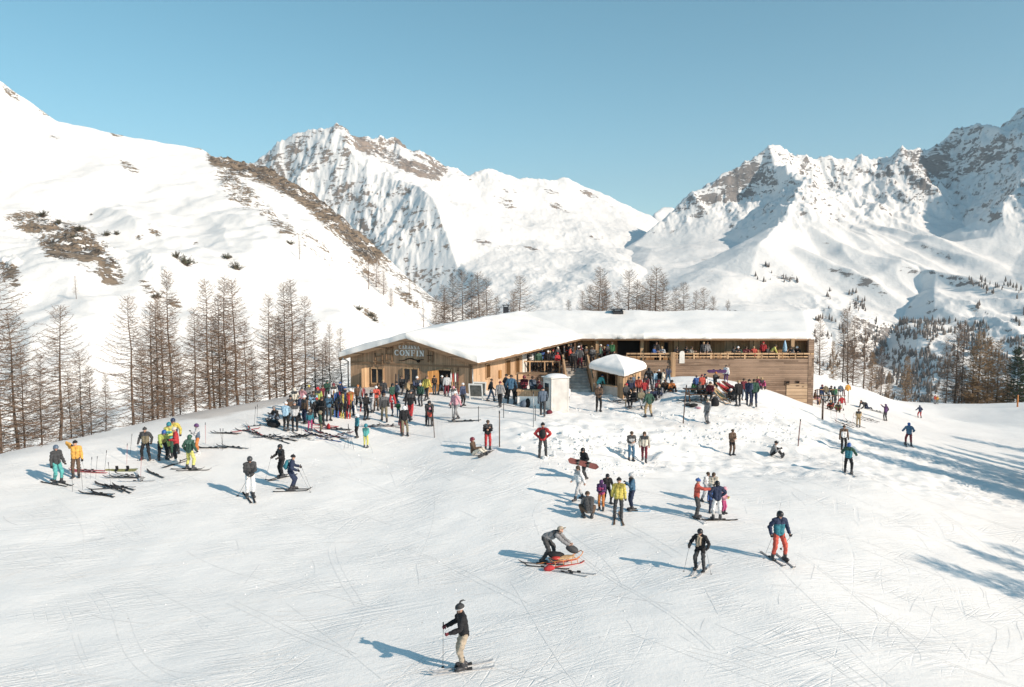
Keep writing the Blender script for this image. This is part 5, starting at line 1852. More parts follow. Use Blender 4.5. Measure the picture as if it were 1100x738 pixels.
POLEM = pole_meshes()

def slot(o, mats):
    me = o.data
    while len(me.materials) < len(mats):
        me.materials.append(mats[len(me.materials)])
    for i, m in enumerate(mats):
        o.material_slots[i].link = 'OBJECT'
        o.material_slots[i].material = m

def inst(name, me, par, mats, M=None):
    o = bpy.data.objects.new(name, me)
    COL.objects.link(o)
    slot(o, mats if isinstance(mats, (list, tuple)) else [mats])
    if par is not None:
        o.parent = par
    if M is not None:
        o.matrix_local = M
    return o

def flat_ski(x, y, yaw, colour, label, group, roll=0., name='ski', pitch=None, dz=.0):
    """one ski lying or standing on the snow"""
    o = bpy.data.objects.new(name, SKIM)
    COL.objects.link(o)
    slot(o, [colour])
    d = Vector((-math.sin(yaw), math.cos(yaw), 0))
    zs = [hz1(x + d.x * t, y + d.y * t) for t in (-.75, 0, .75)]
    pit = math.atan2(zs[2] - zs[0], 1.5) if pitch is None else pitch
    o.matrix_world = Matrix.Translation((x, y, max(zs[1], (zs[0] + zs[2]) / 2) + dz)) @ Matrix.Rotation(yaw, 4, 'Z') @ Matrix.Rotation(pit, 4, 'X') @ Matrix.Rotation(roll, 4, 'Y')
    tag(o, label, 'ski', group)
    inst('binding', BINDM, o, [BLACKP])
    return o

def pole_between(top, tip, colour, label, group):
    top, tip = Vector(top), Vector(tip)
    d = (top - tip)
    q = d.to_track_quat('Z', 'Y')
    o = bpy.data.objects.new('ski_pole', POLEM[0])
    COL.objects.link(o)
    slot(o, [colour])
    s = d.length / 1.2
    o.matrix_world = Matrix.Translation(tip) @ q.to_matrix().to_4x4() @ Matrix.Scale(s, 4)
    tag(o, label, 'ski pole', group)
    inst('grip', POLEM[1], o, [BLACKP]); inst('basket', POLEM[2], o, [BLACKP])
    return o

C = dict(black=(.018, .018, .021), charcoal=(.055, .057, .062), grey=(.22, .22, .23), lgrey=(.45, .46, .48), white=(.74, .74, .75), cream=(.62, .57, .48), beige=(.42, .34, .25), tan=(.42, .29, .14), brown=(.12, .075, .05), khaki=(.20, .17, .11), navy=(.022, .035, .08), blue=(.03, .10, .32), teal=(.02, .19, .25), turq=(.07, .38, .37), sky=(.30, .50, .68), red=(.45, .022, .028), coral=(.55, .075, .045), orange=(.56, .18, .03), amber=(.68, .34, .04), yellow=(.56, .46, .07), lemon=(.60, .57, .13), olive=(.22, .22, .08), green=(.04, .17, .07), dgreen=(.03, .085, .06), lime=(.36, .44, .09), pink=(.48, .05, .19), rose=(.62, .30, .36), purple=(.09, .035, .13), maroon=(.16, .02, .035), brick=(.17, .05, .045), slate=(.10, .14, .20), steel=(.05, .14, .24))
FAB = {k: fabric(v) for k, v in C.items()}
HEADM = {'helmet': lambda c: simple('shell_' + c, C[c], .3, 0, .05), 'fur': lambda c: FAB[c]}

def person(u, v, label, jacket, trousers, pose='stand', yaw=0., hw=('helmet', 'black'), px=None, hi=False, kid=False, sleeves=None, coat=0., boots=BOOTM, gog=False, gloves='black', at_xyz=None, scale=None, skis=None, poles=None, pack=None, group=None, who=None, sink=0.):
    p = np.array(at_xyz, float) if at_xyz is not None else ground(u, v)
    if scale is None:
        scale = .72 if kid else 1.
        if px is not None:
            d = proj(*p)[2]
            scale = px * d / FPX / 1.80
            if kid: scale *= 1.8 / 1.86
            scale = min(max(scale, .5), 1.14)
    if pose == 'stand':
        sh_ = sum(ord(ch) * (q_ % 7 + 1) for q_, ch in enumerate(label))
        pose = ('stand', 'relaxed', 'apart', 'walk', 'fold', 'relaxed', 'phone', 'walk')[sh_ % 8]
        yaw += (sh_ // 8) % 41 - 20
    f = get_fig(pose, hi, kid, coat)
    rz = R(180 + yaw)
    lift = .035 if skis else 0.
    root = empty('person', (p[0], p[1], p[2] - sink + lift), rz, label, 'person', group, scale)
    inst('body', f['body'], root, [SKIN, EYE, LIP])
    sd_ = sum(ord(ch) * (q_ + 3) for q_, ch in enumerate(label))
    base_ = C[jacket]
    dk_ = fabric([c_ * .55 for c_ in base_]) if max(base_) > .1 else fabric([min(1, c_ * 1.6 + .03) for c_ in base_])
    yk_ = (dk_, FAB[jacket], FAB[jacket], FAB['charcoal'])[sd_ % 4]
    if sleeves: yk_ = FAB[sleeves]
    inst('jacket', f['jacket'], root, [FAB[jacket], FAB[sleeves] if sleeves else (dk_ if sd_ % 5 == 0 else FAB[jacket]), yk_, FAB['black'] if sd_ % 2 else dk_])
    inst('trousers', f['trousers'], root, [FAB[trousers], FAB[trousers] if sd_ % 3 else fabric([min(1, c_ * .6 + .01) for c_ in C[trousers]])])
    for bm_ in f['boots']:
        if bm_: inst('boot', bm_, root, [boots])
    hm = f['head'] @ Matrix.Scale(f['hs'], 4)
    kind, colr = hw
    hmat = HAIRM if (kind in ('hair', 'long') and colr != 'fair') else (BLONDM if colr == 'fair' else (HEADM.get(kind, lambda c: FAB[c])(colr)))
    inst(HWNAME[kind], HEADW[kind], root, [hmat], hm)
    if kind == 'fur':
        inst('hat_band', MB().ell((0, -.01, .02), (.117, .131, .03), 14, 4, .2, .8).mesh('hat_band'), root, [FAB['white']], hm)
    if gog:
        inst('goggles', GOG, root, [LENS], hm)
    lod = 'hi' if hi else 'lo'
    if gloves:
        for s, M in zip((-1, 1), f['hands']):
            inst('glove', HAND[(lod, s)], root, [FAB[gloves]], M)
    else:
        for s, M in zip((-1, 1), f['hands']):
            inst('hand', HAND[(lod, s)], root, [SKIN], M)
    W = Matrix.Translation((p[0], p[1], p[2] - sink + lift)) @ Matrix.Rotation(rz, 4, 'Z') @ Matrix.Scale(scale, 4)
    if pack:
        o = inst('backpack', PACK, None, [FAB[pack[0]]])
        o.matrix_world = W @ f['back']
        tag(o, pack[1], 'backpack')
    who = who or label
    if skis:
        for k, (an, td, kn) in enumerate(f['feet']):
            w = W @ Vector((an.x, an.y, 0))
            yw = rz + R(skis[1] if len(skis) > 1 else 0) + R((-4, 4)[k])
            flat_ski(w.x, w.y, yw, FAB[skis[0]], '%s under the boots of the %s' % ('ski' if len(skis) < 3 else skis[2], who), 'skis worn by the ' + who, dz=.004)
    if poles:
        for s, tip in poles:
            w, M = None, f['hands'][0 if s < 0 else 1]
            h = W @ (M @ Vector((0, .03, -.085)))
            t = W @ Vector((tip[0], tip[1], 0))
            tz = hz1(t.x, t.y) - .05 + (tip[2] if len(tip) > 2 else 0)
            t = Vector((t.x, t.y, tz))
            top = h + (h - t).normalized() * .09
            pole_between(top, t, GREYM, 'thin ski pole held by the %s' % who, 'poles of the ' + who)
    return root

def W_of(p, yaw, scale=1.):
    return Matrix.Translation(p) @ Matrix.Rotation(R(180 + yaw), 4, 'Z') @ Matrix.Scale(scale, 4)
# ------------------------------------------------------------------ the people in the photo
P = person
# foreground skiers and the large figures
P(498, 719, 'person in a black jacket, beige trousers and horned dark hat skiing in the foreground', 'black', 'beige', 'poles', -75, ('fur', 'charcoal'), 76, True, gloves='maroon', gog=False, skis=('lgrey', 0, 'pale ski'), poles=((1, (.30, .48)),), who='person in the horned hat')
P(836, 602, 'skier in a teal jacket with navy sleeves and bright red trousers', 'teal', 'coral', 'apart', 8, ('helmet', 'black'), 57, True, sleeves='navy', gog=True, skis=('grey', 0, 'dark ski'), poles=((1, (.52, -.05)), (-1, (-.40, -.65, .25))), who='skier in red trousers')
P(752, 613, 'skier in an open black coat with a beige scarf pushing off on poles', 'black', 'charcoal', 'ski', -28, ('helmet', 'black'), 50, True, gog=True, coat=.35, skis=('lgrey', 0, 'pale grey ski'), poles=((1, (.55, .35)), (-1, (-.5, .25))), who='skier in the black coat')
_cp = bpy.data.objects[[o.name for o in bpy.data.objects if o.get('label', '').startswith('skier in an open black coat')][0]]
_sf = MB()
_sf.tube([(.085 * math.cos(t), .085 * math.sin(t) + .01, .035 * math.sin(t * 2)) for t in np.linspace(0, 6.28, 13)], .042, 8)
_sf.tube([(.05, .11, -.02), (.06, .17, -.18), (.07, .17, -.36)], [.04, .05, .055], 7)
_sf.tube([(-.04, .11, -.02), (-.03, .17, -.16), (-.03, .17, -.30)], [.04, .05, .05], 7)
inst('scarf', _sf.mesh('scarf'), _cp, [FAB['beige']], get_fig('ski', True, False, .35)['head'] @ Matrix.Translation((0, -.01, -.15)))
P(590, 603, 'person in a grey sweater and light cap bending over the rescue sled', 'grey', 'charcoal', 'bend', 78, ('cap', 'beige'), 48, True, gloves=None, scale=1.0)
P(269, 535, 'person in a charcoal jacket and white trousers on skis', 'charcoal', 'white', 'stand', 12, ('helmet', 'charcoal'), 47, True, gog=True, skis=('black', 0, 'black ski'), poles=((1, (.45, -.45)),), who='skier in white trousers')
P(303, 513, 'skier all in black with a black helmet leaning on a pole', 'black', 'black', 'poles', -40, ('helmet', 'black'), 38, True, gog=True, skis=('charcoal', 0, 'charcoal ski'), poles=((1, (.35, .75)),), who='skier all in black')
P(313, 527, 'skier in navy carrying a turquoise backpack, pole stretched out right', 'navy', 'navy', 'ski', 100, ('beanie', 'black'), 42, True, skis=('black', 0, 'dark ski'), poles=((-1, (-.35, .85)), (1, (.35, .9))), pack=('teal', 'turquoise backpack on the skier in navy'), who='skier with the turquoise backpack')
# middle group
P(628, 516, 'snowboarder in black carrying a red-brown snowboard under one arm', 'black', 'charcoal', 'carry', -55, ('helmet', 'black'), 38, True)
P(622, 537, 'person in a white jacket and pale trousers walking past the squatting person', 'white', 'lgrey', 'walk', -60, ('long', 'brown'), 40, True, gloves=None)
P(632, 557, 'person in a dark jacket squatting on the snow with back to the camera', 'charcoal', 'brown', 'squat', 190, ('hair', 'brown'), None, True, gloves=None)
P(646, 548, 'person in a pink and purple jacket with orange trousers in the middle group', 'pink', 'orange', 'fold', -20, ('hood', 'purple'), 35, True, sleeves='purple')
P(652, 541, 'person in a black suit and helmet standing left of the yellow jacket', 'black', 'black', 'stand', 20, ('helmet', 'black'), 35, True, gog=True)
P(664, 558, 'person in a mustard yellow jacket and grey trousers seen from behind', 'yellow', 'charcoal', 'relaxed', 175, ('beanie', 'black'), 47, True, coat=.18, skis=('brown', 0, 'brown ski'), who='person in mustard yellow')
P(679, 549, 'skier in a blue jacket and blue overalls with pale helmet', 'steel', 'navy', 'phone', -80, ('helmet', 'lgrey'), 43, True, skis=('sky', 0, 'pale blue ski'), who='skier in blue overalls')
P(678, 495, 'person in a pale grey jacket and blue trousers, left one of the strolling couple', 'lgrey', 'steel', 'fold', 10, ('hair', 'brown'), 34, sleeves='charcoal', gloves=None)
P(692, 496, 'person in a beige jacket and dark trousers, right one of the strolling couple', 'cream', 'maroon', 'walk', -10, ('long', 'brown'), 35, gloves=None)
P(583, 492, 'person in a red jacket and grey trousers with hands on hips', 'red', 'charcoal', 'hip', 176, ('beanie', 'black'), 40, True, pack=('black', 'small black backpack on the person in a red jacket with hands on hips'))
P(524, 483, 'person in a black top and red trousers standing beside a marker pole', 'black', 'red', 'phone', 10, ('hair', 'brown'), 34, True, gloves=None)
P(509, 489, 'snowboarder in a brown jacket sitting on the snow', 'brown', 'cream', 'sit', 75, ('helmet', 'maroon'), None, True)
P(748, 557, 'person in a red-orange jacket and blue hat pointing to the right', 'coral', 'charcoal', 'point', 75, ('beanie', 'blue'), 45, True, skis=('white', -60, 'white ski'), who='person pointing right')
P(770, 559, 'person in a navy jacket and white trousers with helmet, on skis', 'navy', 'white', 'hip', 190, ('helmet', 'black'), 44, True, skis=('black', 90, 'black ski'), who='skier in white trousers beside the pointing person')
P(759, 540, 'person in a white jacket half hidden behind the pointing person', 'white', 'lgrey', 'stand', 30, ('hair', 'brown'), 36, True)
P(766, 541, 'person in a cream jacket half hidden behind the navy jacket', 'cream', 'grey', 'stand', -20, ('long', 'brown'), 36, True)
P(764, 551, 'child in a bright blue jacket among the right ski group', 'blue', 'navy', 'stand', 10, ('helmet', 'lgrey'), 31, True, kid=True)
P(777, 552, 'child in a pink suit with yellow mittens at the right of the ski group', 'rose', 'pink', 'stand', 60, ('helmet', 'rose'), 31, True, kid=True, gloves='yellow')
P(786, 489, 'person in a brown padded suit standing alone below the bank', 'brown', 'brown', 'fold', 20, ('hair', 'brown'), 30, True, coat=.5, gloves=None)
P(829, 490, 'person in grey and black sitting on the snow near the slanting marker pole', 'grey', 'black', 'sitknee', 70, ('beanie', 'black'), None, True)
P(906, 484, 'person in a white jacket with brown shoulders and black trousers', 'white', 'black', 'stand', -10, ('hair', 'brown'), 29, True, sleeves='brown')
P(911, 509, 'skier in a sea-green jacket and black trousers with blue helmet', 'teal', 'black', 'ski', 150, ('helmet', 'blue'), 36, True, sleeves='dgreen', skis=('lgrey', 20, 'pale ski'), poles=((-1, (-.35, .5)),), who='skier in sea-green')
P(976, 479, 'skier in a blue jacket with dark red trousers on the right slope', 'steel', 'maroon', 'ski', 165, ('helmet', 'blue'), 27, True, skis=('grey', 0, 'grey ski'), who='skier in dark red trousers')
P(951, 452, 'skier in a purple jacket raising a red glove', 'purple', 'charcoal', 'raise', 200, ('helmet', 'purple'), 19, gloves='coral')
P(988, 449, 'small distant skier in navy with bright red trousers near the right crest', 'navy', 'red', 'ski', 180, ('helmet', 'navy'), 15)
P(1004, 434, 'distant person in a red jacket on the right crest', 'coral', 'grey', 'stand', 0, ('beanie', 'red'), 10)
P(1006.5, 434, 'distant person in orange just right of the red jacket on the crest', 'amber', 'khaki', 'stand', 0, ('beanie', 'amber'), 9.5)
P(966, 430, 'person in a red suit lying back on the snow by the right crest', 'red', 'red', 'recline', 90, ('helmet', 'red'), None, scale=.9, sink=.15)
P(1062, 433, 'distant person in dark green at the foot of the rust-brown larches', 'dgreen', 'black', 'stand', 0, ('beanie', 'dgreen'), 9)
# left edge pair and the group left
P(62, 520, 'person in a charcoal jacket and turquoise trousers at the far left', 'charcoal', 'turq', 'stand', 75, ('helmet', 'slate'), 44, True, skis=('black', 0, 'black ski'), who='person in turquoise trousers')
P(82, 513, 'person in an amber jacket raising a hand to the face', 'amber', 'brown', 'face', 20, ('beanie', 'black'), 42, True, poles=((-1, (-.42, .12)),), who='person in the amber jacket')
P(157, 494, 'person in an open brown jacket with black trousers holding poles', 'khaki', 'black', 'apart', 5, ('beanie', 'charcoal'), 38, True, sleeves='charcoal', poles=((1, (.38, .12)), (-1, (-.4, .1))), who='person in the brown jacket')
P(175, 494, 'person in a khaki yellow jacket and blue helmet in the left ski group', 'olive', 'black', 'stoop', 40, ('helmet', 'blue'), 40, True, sleeves='lime')
P(183, 491, 'person in a mint jacket with teal helmet in the left ski group', 'turq', 'dgreen', 'fold', 0, ('helmet', 'teal'), 40, True, sleeves='lemon')
P(187, 487, 'person in navy and yellow with navy helmet at the back of the left group', 'navy', 'black', 'stand', 10, ('helmet', 'navy'), 41, True, sleeves='yellow')
P(190, 498, 'person in a red jacket and black trousers with a pale hat', 'red', 'black', 'fold', -60, ('beanie', 'cream'), 41, True, boots=BOOTW, skis=('charcoal', 30, 'charcoal ski'), who='person with the pale hat')
P(204, 505, 'child in a dark teal jacket and bright yellow trousers seen from behind', 'dgreen', 'lemon', 'apart', 165, ('helmet', 'dgreen'), 40, True, skis=('black', -70, 'black ski'), who='child in yellow trousers')
P(213, 488, 'person in a grey jacket, orange trousers and purple helmet', 'slate', 'orange', 'phone', -70, ('helmet', 'purple'), 35, True, sleeves='lgrey', boots=BOOTW)

# the crowd by the skis left of the gable
LG_ = 'crowd by the ski pile left of the gable'
for a in [
    (298, 452, 'person in black sitting at the left end of the ski pile crowd', 'black', 'slate', 'sitknee', -40, ('beanie', 'grey'), None),
    (307, 463, 'person in a pale blue and white vest with black trousers', 'sky', 'black', 'fold', 170, ('beanie', 'white'), 33),
    (317, 463, 'person in a grey patterned jacket carrying a dark bag, right of the pale blue vest', 'lgrey', 'black', 'stand', 190, ('beanie', 'grey'), 33),
    (317, 443, 'person in a cream hooded jacket behind the pale blue vest', 'cream', 'charcoal', 'stand', 20, ('hood', 'cream'), 28),
    (328, 455, 'person in a rust-brown jacket with white scarf in the ski pile crowd', 'brown', 'navy', 'stand', -40, ('beanie', 'white'), 32),
    (337, 448, 'person in a light blue jacket behind the child in pink trousers', 'sky', 'charcoal', 'phone', 20, ('hair', 'brown'), 30),
    (342, 444, 'person in a yellow-green vest with a red helmet', 'lime', 'black', 'stand', 10, ('helmet', 'red'), 30),
    (347, 457, 'person all in black among the ski pile crowd', 'black', 'black', 'fold', -30, ('hair', 'brown'), 33),
    (353, 452, 'person in a steel blue jacket beside the one all in black', 'steel', 'charcoal', 'stand', 30, ('helmet', 'white'), 30),
    (359, 438, 'person in a white and black jacket with a dark red helmet', 'white', 'black', 'stand', 10, ('helmet', 'maroon'), 28),
    (366, 434, 'person in dark blue at the back of the ski pile crowd', 'navy', 'black', 'stand', -20, ('beanie', 'blue'), 25),
    (352, 432, 'person in dark green at the back between the red helmets', 'dgreen', 'black', 'stand', 0, ('beanie', 'dgreen'), 25),
    (325, 441, 'person in a salmon pink jacket at the back of the ski pile crowd', 'rose', 'slate', 'stand', 0, ('beanie', 'charcoal'), 27),
    (332, 437, 'person in grey with a yellow hat at the back of the ski pile crowd', 'grey', 'black', 'stand', 30, ('beanie', 'yellow'), 25),
]:
    P(*a, group=LG_)
P(333, 463, 'child in a teal jacket and magenta trousers beside the ski pile', 'teal', 'pink', 'stand', 170, ('helmet', 'brown'), 25, kid=True, group=LG_)
P(344, 465, 'child in green and cream holding a red bag', 'dgreen', 'khaki', 'stand', 100, ('helmet', 'khaki'), 25, kid=True, group=LG_)

# in front of the gable
G_ = 'people before the gable'
for a in [
    (376, 446, 'person in an orange jacket walking with navy trousers near the standing skis', 'orange', 'navy', 'walk', 40, ('helmet', 'white'), 31),
    (393, 451, 'person in black standing left of the brown dressed pair', 'black', 'black', 'fold', 60, ('beanie', 'black'), 30),
    (413, 453, 'person in dark brown-grey walking towards the gable', 'charcoal', 'khaki', 'walk', 200, ('hair', 'brown'), 33),
    (404, 441, 'person in a rust-red top near the left gable window', 'coral', 'brown', 'stand', 10, ('beanie', 'white'), 28),
    (400, 443, 'person in grey and white beside the rust-red top', 'lgrey', 'lgrey', 'stand', -30, ('helmet', 'grey'), 26),
    (421, 437, 'person in dark green with a black helmet and red trousers', 'dgreen', 'red', 'stand', 60, ('helmet', 'black'), 27),
    (407, 436, 'person in a brown jacket by the open shutter', 'brown', 'khaki', 'phone', 0, ('hair', 'brown'), 26),
    (441, 451, 'person in a black jacket and red trousers seen from behind', 'black', 'red', 'stand', 170, ('beanie', 'charcoal'), 34),
    (435, 468, 'person in a black and white jacket with a white fluffy hat', 'black', 'khaki', 'stand', 20, ('hood', 'white'), 34),
    (458, 430, 'person in a bright yellow jacket before the door', 'yellow', 'black', 'stand', 150, ('beanie', 'brown'), 28),
    (461, 457, 'person in black bending over the child in coral', 'black', 'black', 'stoop', 10, ('helmet', 'black'), None),
    (467, 424, 'person in a brown and white jacket right of the bright yellow one', 'brown', 'grey', 'stand', 0, ('beanie', 'black'), 22),
    (448, 424, 'person in dark blue sitting under the gable window', 'navy', 'black', 'bench', 10, ('beanie', 'white'), None),
    (432, 423, 'person in black sitting at the wall left of the dark blue one', 'black', 'charcoal', 'bench', -10, ('hair', 'brown'), None),
    (480, 426, 'person in a grey jacket and red trousers in the doorway', 'lgrey', 'maroon', 'stand', 190, ('hair', 'brown'), 25),
    (474, 424, 'person in black and white at the left side of the doorway', 'black', 'slate', 'stand', 60, ('beanie', 'white'), 22),
    (490, 451, 'person in a pink and white vest with grey trousers', 'rose', 'grey', 'walk', -40, ('beanie', 'white'), 33),
    (487, 438, 'person in pale grey with a pink patterned hat behind the pink vest', 'lgrey', 'grey', 'stand', 20, ('helmet', 'rose'), 25),
    (537, 437, 'person in a grey jacket with a pink scarf walking to the outdoor bar', 'grey', 'black', 'walk', 170, ('beanie', 'maroon'), 29),
    (549, 434, 'person in a blue jacket waiting at the outdoor bar', 'steel', 'black', 'stand', 150, ('hair', 'brown'), 34),
    (543, 428, 'person in black just left of the blue jacket at the bar', 'black', 'black', 'stand', 120, ('beanie', 'black'), 28),
    (583, 447, 'person in a long navy coat before the white booth', 'slate', 'charcoal', 'stand', 175, ('beanie', 'black'), 33),
    (609, 441, 'person in a white jacket with black trousers right of the white booth', 'white', 'black', 'fold', -30, ('helmet', 'white'), 29),
    (643, 442, 'person in a brown jacket with a lime green waist at the foot of the stairs', 'brown', 'black', 'fold', 10, ('beanie', 'grey'), 31),
]:
    P(*a, group=G_)
for a in [
    (384, 470, 'child in a sky blue jacket and black trousers with a white helmet', 'teal', 'black', 'stand', -60, ('helmet', 'white'), 27),
    (393, 481, 'child in a turquoise green jacket and yellow trousers', 'turq', 'lemon', 'stand', 170, ('helmet', 'teal'), 27),
    (428, 448, 'small child in green and blue between the walkers', 'green', 'steel', 'stand', 10, ('helmet', 'steel'), 18),
    (432, 467, 'child in a red suit beside the white fluffy hat', 'red', 'red', 'stand', 20, ('helmet', 'black'), 23),
    (462, 458, 'child in a coral jacket held by the bending adult', 'coral', 'charcoal', 'stand', 200, ('helmet', 'rose'), 22),
    (421, 447, 'child with a red jacket sitting low behind the walker', 'red', 'slate', 'stand', 100, ('helmet', 'red'), 18),
]:
    P(*a, kid=True, group=G_)
# more of the crowd
for a in [
    (312, 452, 'person in rust and black between the two vests at the ski pile', 'brown', 'black', 'stand', 40, ('beanie', 'black'), 29),
    (322, 452, 'person in navy with a grey hat behind the patterned jacket', 'navy', 'black', 'stand', -60, ('beanie', 'grey'), 29),
    (340, 455, 'person in black with a red hat beside the child in pink trousers', 'black', 'charcoal', 'stand', 30, ('beanie', 'red'), 30),
    (363, 447, 'person in dark grey bending at the standing skis', 'charcoal', 'black', 'stoop', 80, ('beanie', 'black'), None),
    (371, 440, 'person in white with a blue hat at the standing skis', 'lgrey', 'navy', 'stand', -30, ('beanie', 'blue'), 26),
    (346, 438, 'person in maroon at the back of the ski pile crowd', 'maroon', 'black', 'stand', 60, ('hair', 'brown'), 26),
    (385, 437, 'person in brown with an orange hat left of the gable window', 'brown', 'black', 'stand', 0, ('beanie', 'orange'), 25),
    (412, 431, 'person in charcoal with fair hair below the left gable window', 'charcoal', 'navy', 'stand', 20, ('hair', 'fair'), 25),
    (427, 434, 'person in slate blue with a dark hat before the gable', 'slate', 'black', 'stand', -50, ('beanie', 'black'), 26),
    (438, 431, 'person in tan walking along the gable', 'tan', 'black', 'walk', 80, ('hair', 'brown'), 25),
    (452, 436, 'person in dark green left of the bright yellow jacket', 'dgreen', 'charcoal', 'stand', -20, ('beanie', 'cream'), 26),
    (497, 436, 'person in navy with a white hat near the chalkboard', 'navy', 'black', 'stand', 60, ('beanie', 'white'), 26),
    (527, 431, 'person in black between the chalkboard and the grey jacket', 'black', 'slate', 'walk', 100, ('hair', 'brown'), 26),
    (563, 431, 'person in brown sitting before the outdoor bar', 'brown', 'black', 'sitknee', 20, ('beanie', 'black'), None),
]:
    P(*a, group='people before the gable')
for a in [
    (672, 431, 'person in charcoal sitting at the left end of the kiosk bench', 'charcoal', 'black', 'bench', 30, ('beanie', 'red'), None),
    (680, 424, 'person in slate blue close behind the coral jacket at the kiosk', 'slate', 'black', 'stand', 40, ('hair', 'fair'), 23),
    (694, 424, 'person in maroon and grey between the kiosk and the pointed hood', 'maroon', 'charcoal', 'stand', -40, ('beanie', 'grey'), 22),
    (700, 430, 'person in navy sitting on the snow right of the red jacket', 'navy', 'black', 'sitknee', 10, ('hair', 'brown'), None),
    (709, 426, 'person in grey sitting on the snow among the terrace wall group', 'grey', 'navy', 'sitknee', -30, ('hair', 'fair'), None),
    (720, 421, 'person in orange sitting nearest the terrace post', 'orange', 'black', 'sitknee', 20, ('beanie', 'black'), None),
]:
    P(*a, group='people around the kiosk')
for a in [
    (744, 421, 'person in green sitting left of the picnic table', 'green', 'black', 'sitknee', 40, ('hair', 'brown'), None),
    (757, 422, 'person in white behind the picnic table', 'white', 'charcoal', 'stand', 0, ('beanie', 'navy'), 22),
    (768, 421, 'person in black with an orange hat behind the cream deckchair', 'black', 'black', 'stand', 30, ('beanie', 'orange'), 23),
    (787, 431, 'person in charcoal sitting right of the deckchairs', 'charcoal', 'black', 'sitknee', -50, ('beanie', 'white'), None),
    (799, 430, 'person in brick red between the black jacket and the pair', 'maroon', 'slate', 'stand', 10, ('hair', 'brown'), 25),
]:
    P(*a, group='people on the snow mound below the terrace')

# behind the bar and on it
bb = Matrix.Translation(pb) @ Matrix.Rotation(R(-6), 4, 'Z')
for x, y, lab, j, t, ps, yw, hw in [
    (-.55, .85, 'person in a red and black jacket behind the outdoor bar', 'maroon', 'black', 'stand', 0, ('helmet', 'maroon')),
    (-.05, .95, 'person in a purple-grey jacket leaning at the outdoor bar', 'slate', 'black', 'fold', 40, ('hair', 'brown')),
    (.35, 1.3, 'person in dark grey behind the outdoor bar counter', 'charcoal', 'black', 'stand', 0, ('hair', 'brown')),
    (.72, .75, 'person in a bright red jacket at the right end of the outdoor bar', 'red', 'black', 'stoop', -80, ('beanie', 'maroon')),
    (.9, 1.6, 'person in an orange hood behind the bright red jacket at the bar', 'coral', 'black', 'stand', -20, ('hood', 'coral'))]:
    w = bb @ Vector((x, y, 0))
    P(0, 0, lab, j, t, ps, yw, hw, at_xyz=(w.x, w.y, hz1(w.x, w.y) + .12), scale=1.02, group='people at the outdoor bar')

# kiosk customers and the bench beside it
K_ = 'people around the kiosk'
for a in [
    (677, 430, 'person in navy at the right corner of the kiosk', 'navy', 'black', 'stand', 20, ('hair', 'brown'), 27),
    (686, 428, 'person in a coral jacket beside the kiosk', 'coral', 'charcoal', 'stand', -20, ('beanie', 'charcoal'), 25),
    (692, 430, 'person in a bright red jacket seen from behind beside the kiosk', 'red', 'grey', 'stand', 170, ('hair', 'brown'), 23),
    (697, 448, 'person in a dark green jacket and tan trousers in front of the kiosk bench', 'dgreen', 'tan', 'stand', 185, ('beanie', 'grey'), 31),
    (682, 438, 'person in black sitting on the kiosk bench', 'black', 'black', 'bench', -60, ('hair', 'brown'), None),
    (688, 438, 'person in grey-green sitting on the right end of the kiosk bench', 'khaki', 'lgrey', 'bench', 20, ('beanie', 'khaki'), None),
    (697, 418, 'person in a pointed black hood before the terrace wall', 'black', 'black', 'stand', 0, ('hood', 'black'), 25),
    (703, 417, 'person in sky blue right of the pointed black hood', 'sky', 'slate', 'stand', 10, ('hair', 'brown'), 20),
    (708, 416, 'person in black with a white hat before the terrace wall', 'black', 'charcoal', 'stand', -20, ('beanie', 'white'), 20),
    (712, 417, 'person in a beige coat walking along the terrace wall', 'cream', 'cream', 'walk', 60, ('hair', 'brown'), 22),
    (718, 412, 'person in a dark blue suit walking next to the terrace post', 'navy', 'steel', 'walk', 200, ('hair', 'brown'), 20),
    (714, 420, 'person in rust brown sitting on the snow before the terrace wall', 'brown', 'charcoal', 'sitknee', 0, ('hair', 'brown'), None),
    (705, 421, 'person in maroon sitting left of the rust brown one', 'maroon', 'black', 'sitknee', 30, ('beanie', 'maroon'), None),
]:
    P(*a, group=K_)
for s, z, lab, j in ((1.0, 1.1, 'person in turquoise leaning on the kiosk counter', 'turq'), (2.45, 1.1, 'person in black inside the kiosk', 'black')):
    e = (IN[0] - IN[3]) / np.linalg.norm(IN[0] - IN[3]); n = np.array([e[1], -e[0]])
    off = .45 if j == 'turq' else -.55
    w = IN[3] + e * s + n * off
    P(0, 0, lab, j, 'black', 'stoop' if j == 'turq' else 'fold', math.degrees(math.atan2(-n[0], n[1])) * (1) + (180 if j != 'turq' else 0), ('beanie', 'navy') if j == 'turq' else ('hair', 'brown'), at_xyz=(w[0], w[1], max(hz1(w[0], w[1]), 1.05)), scale=1., group=K_)

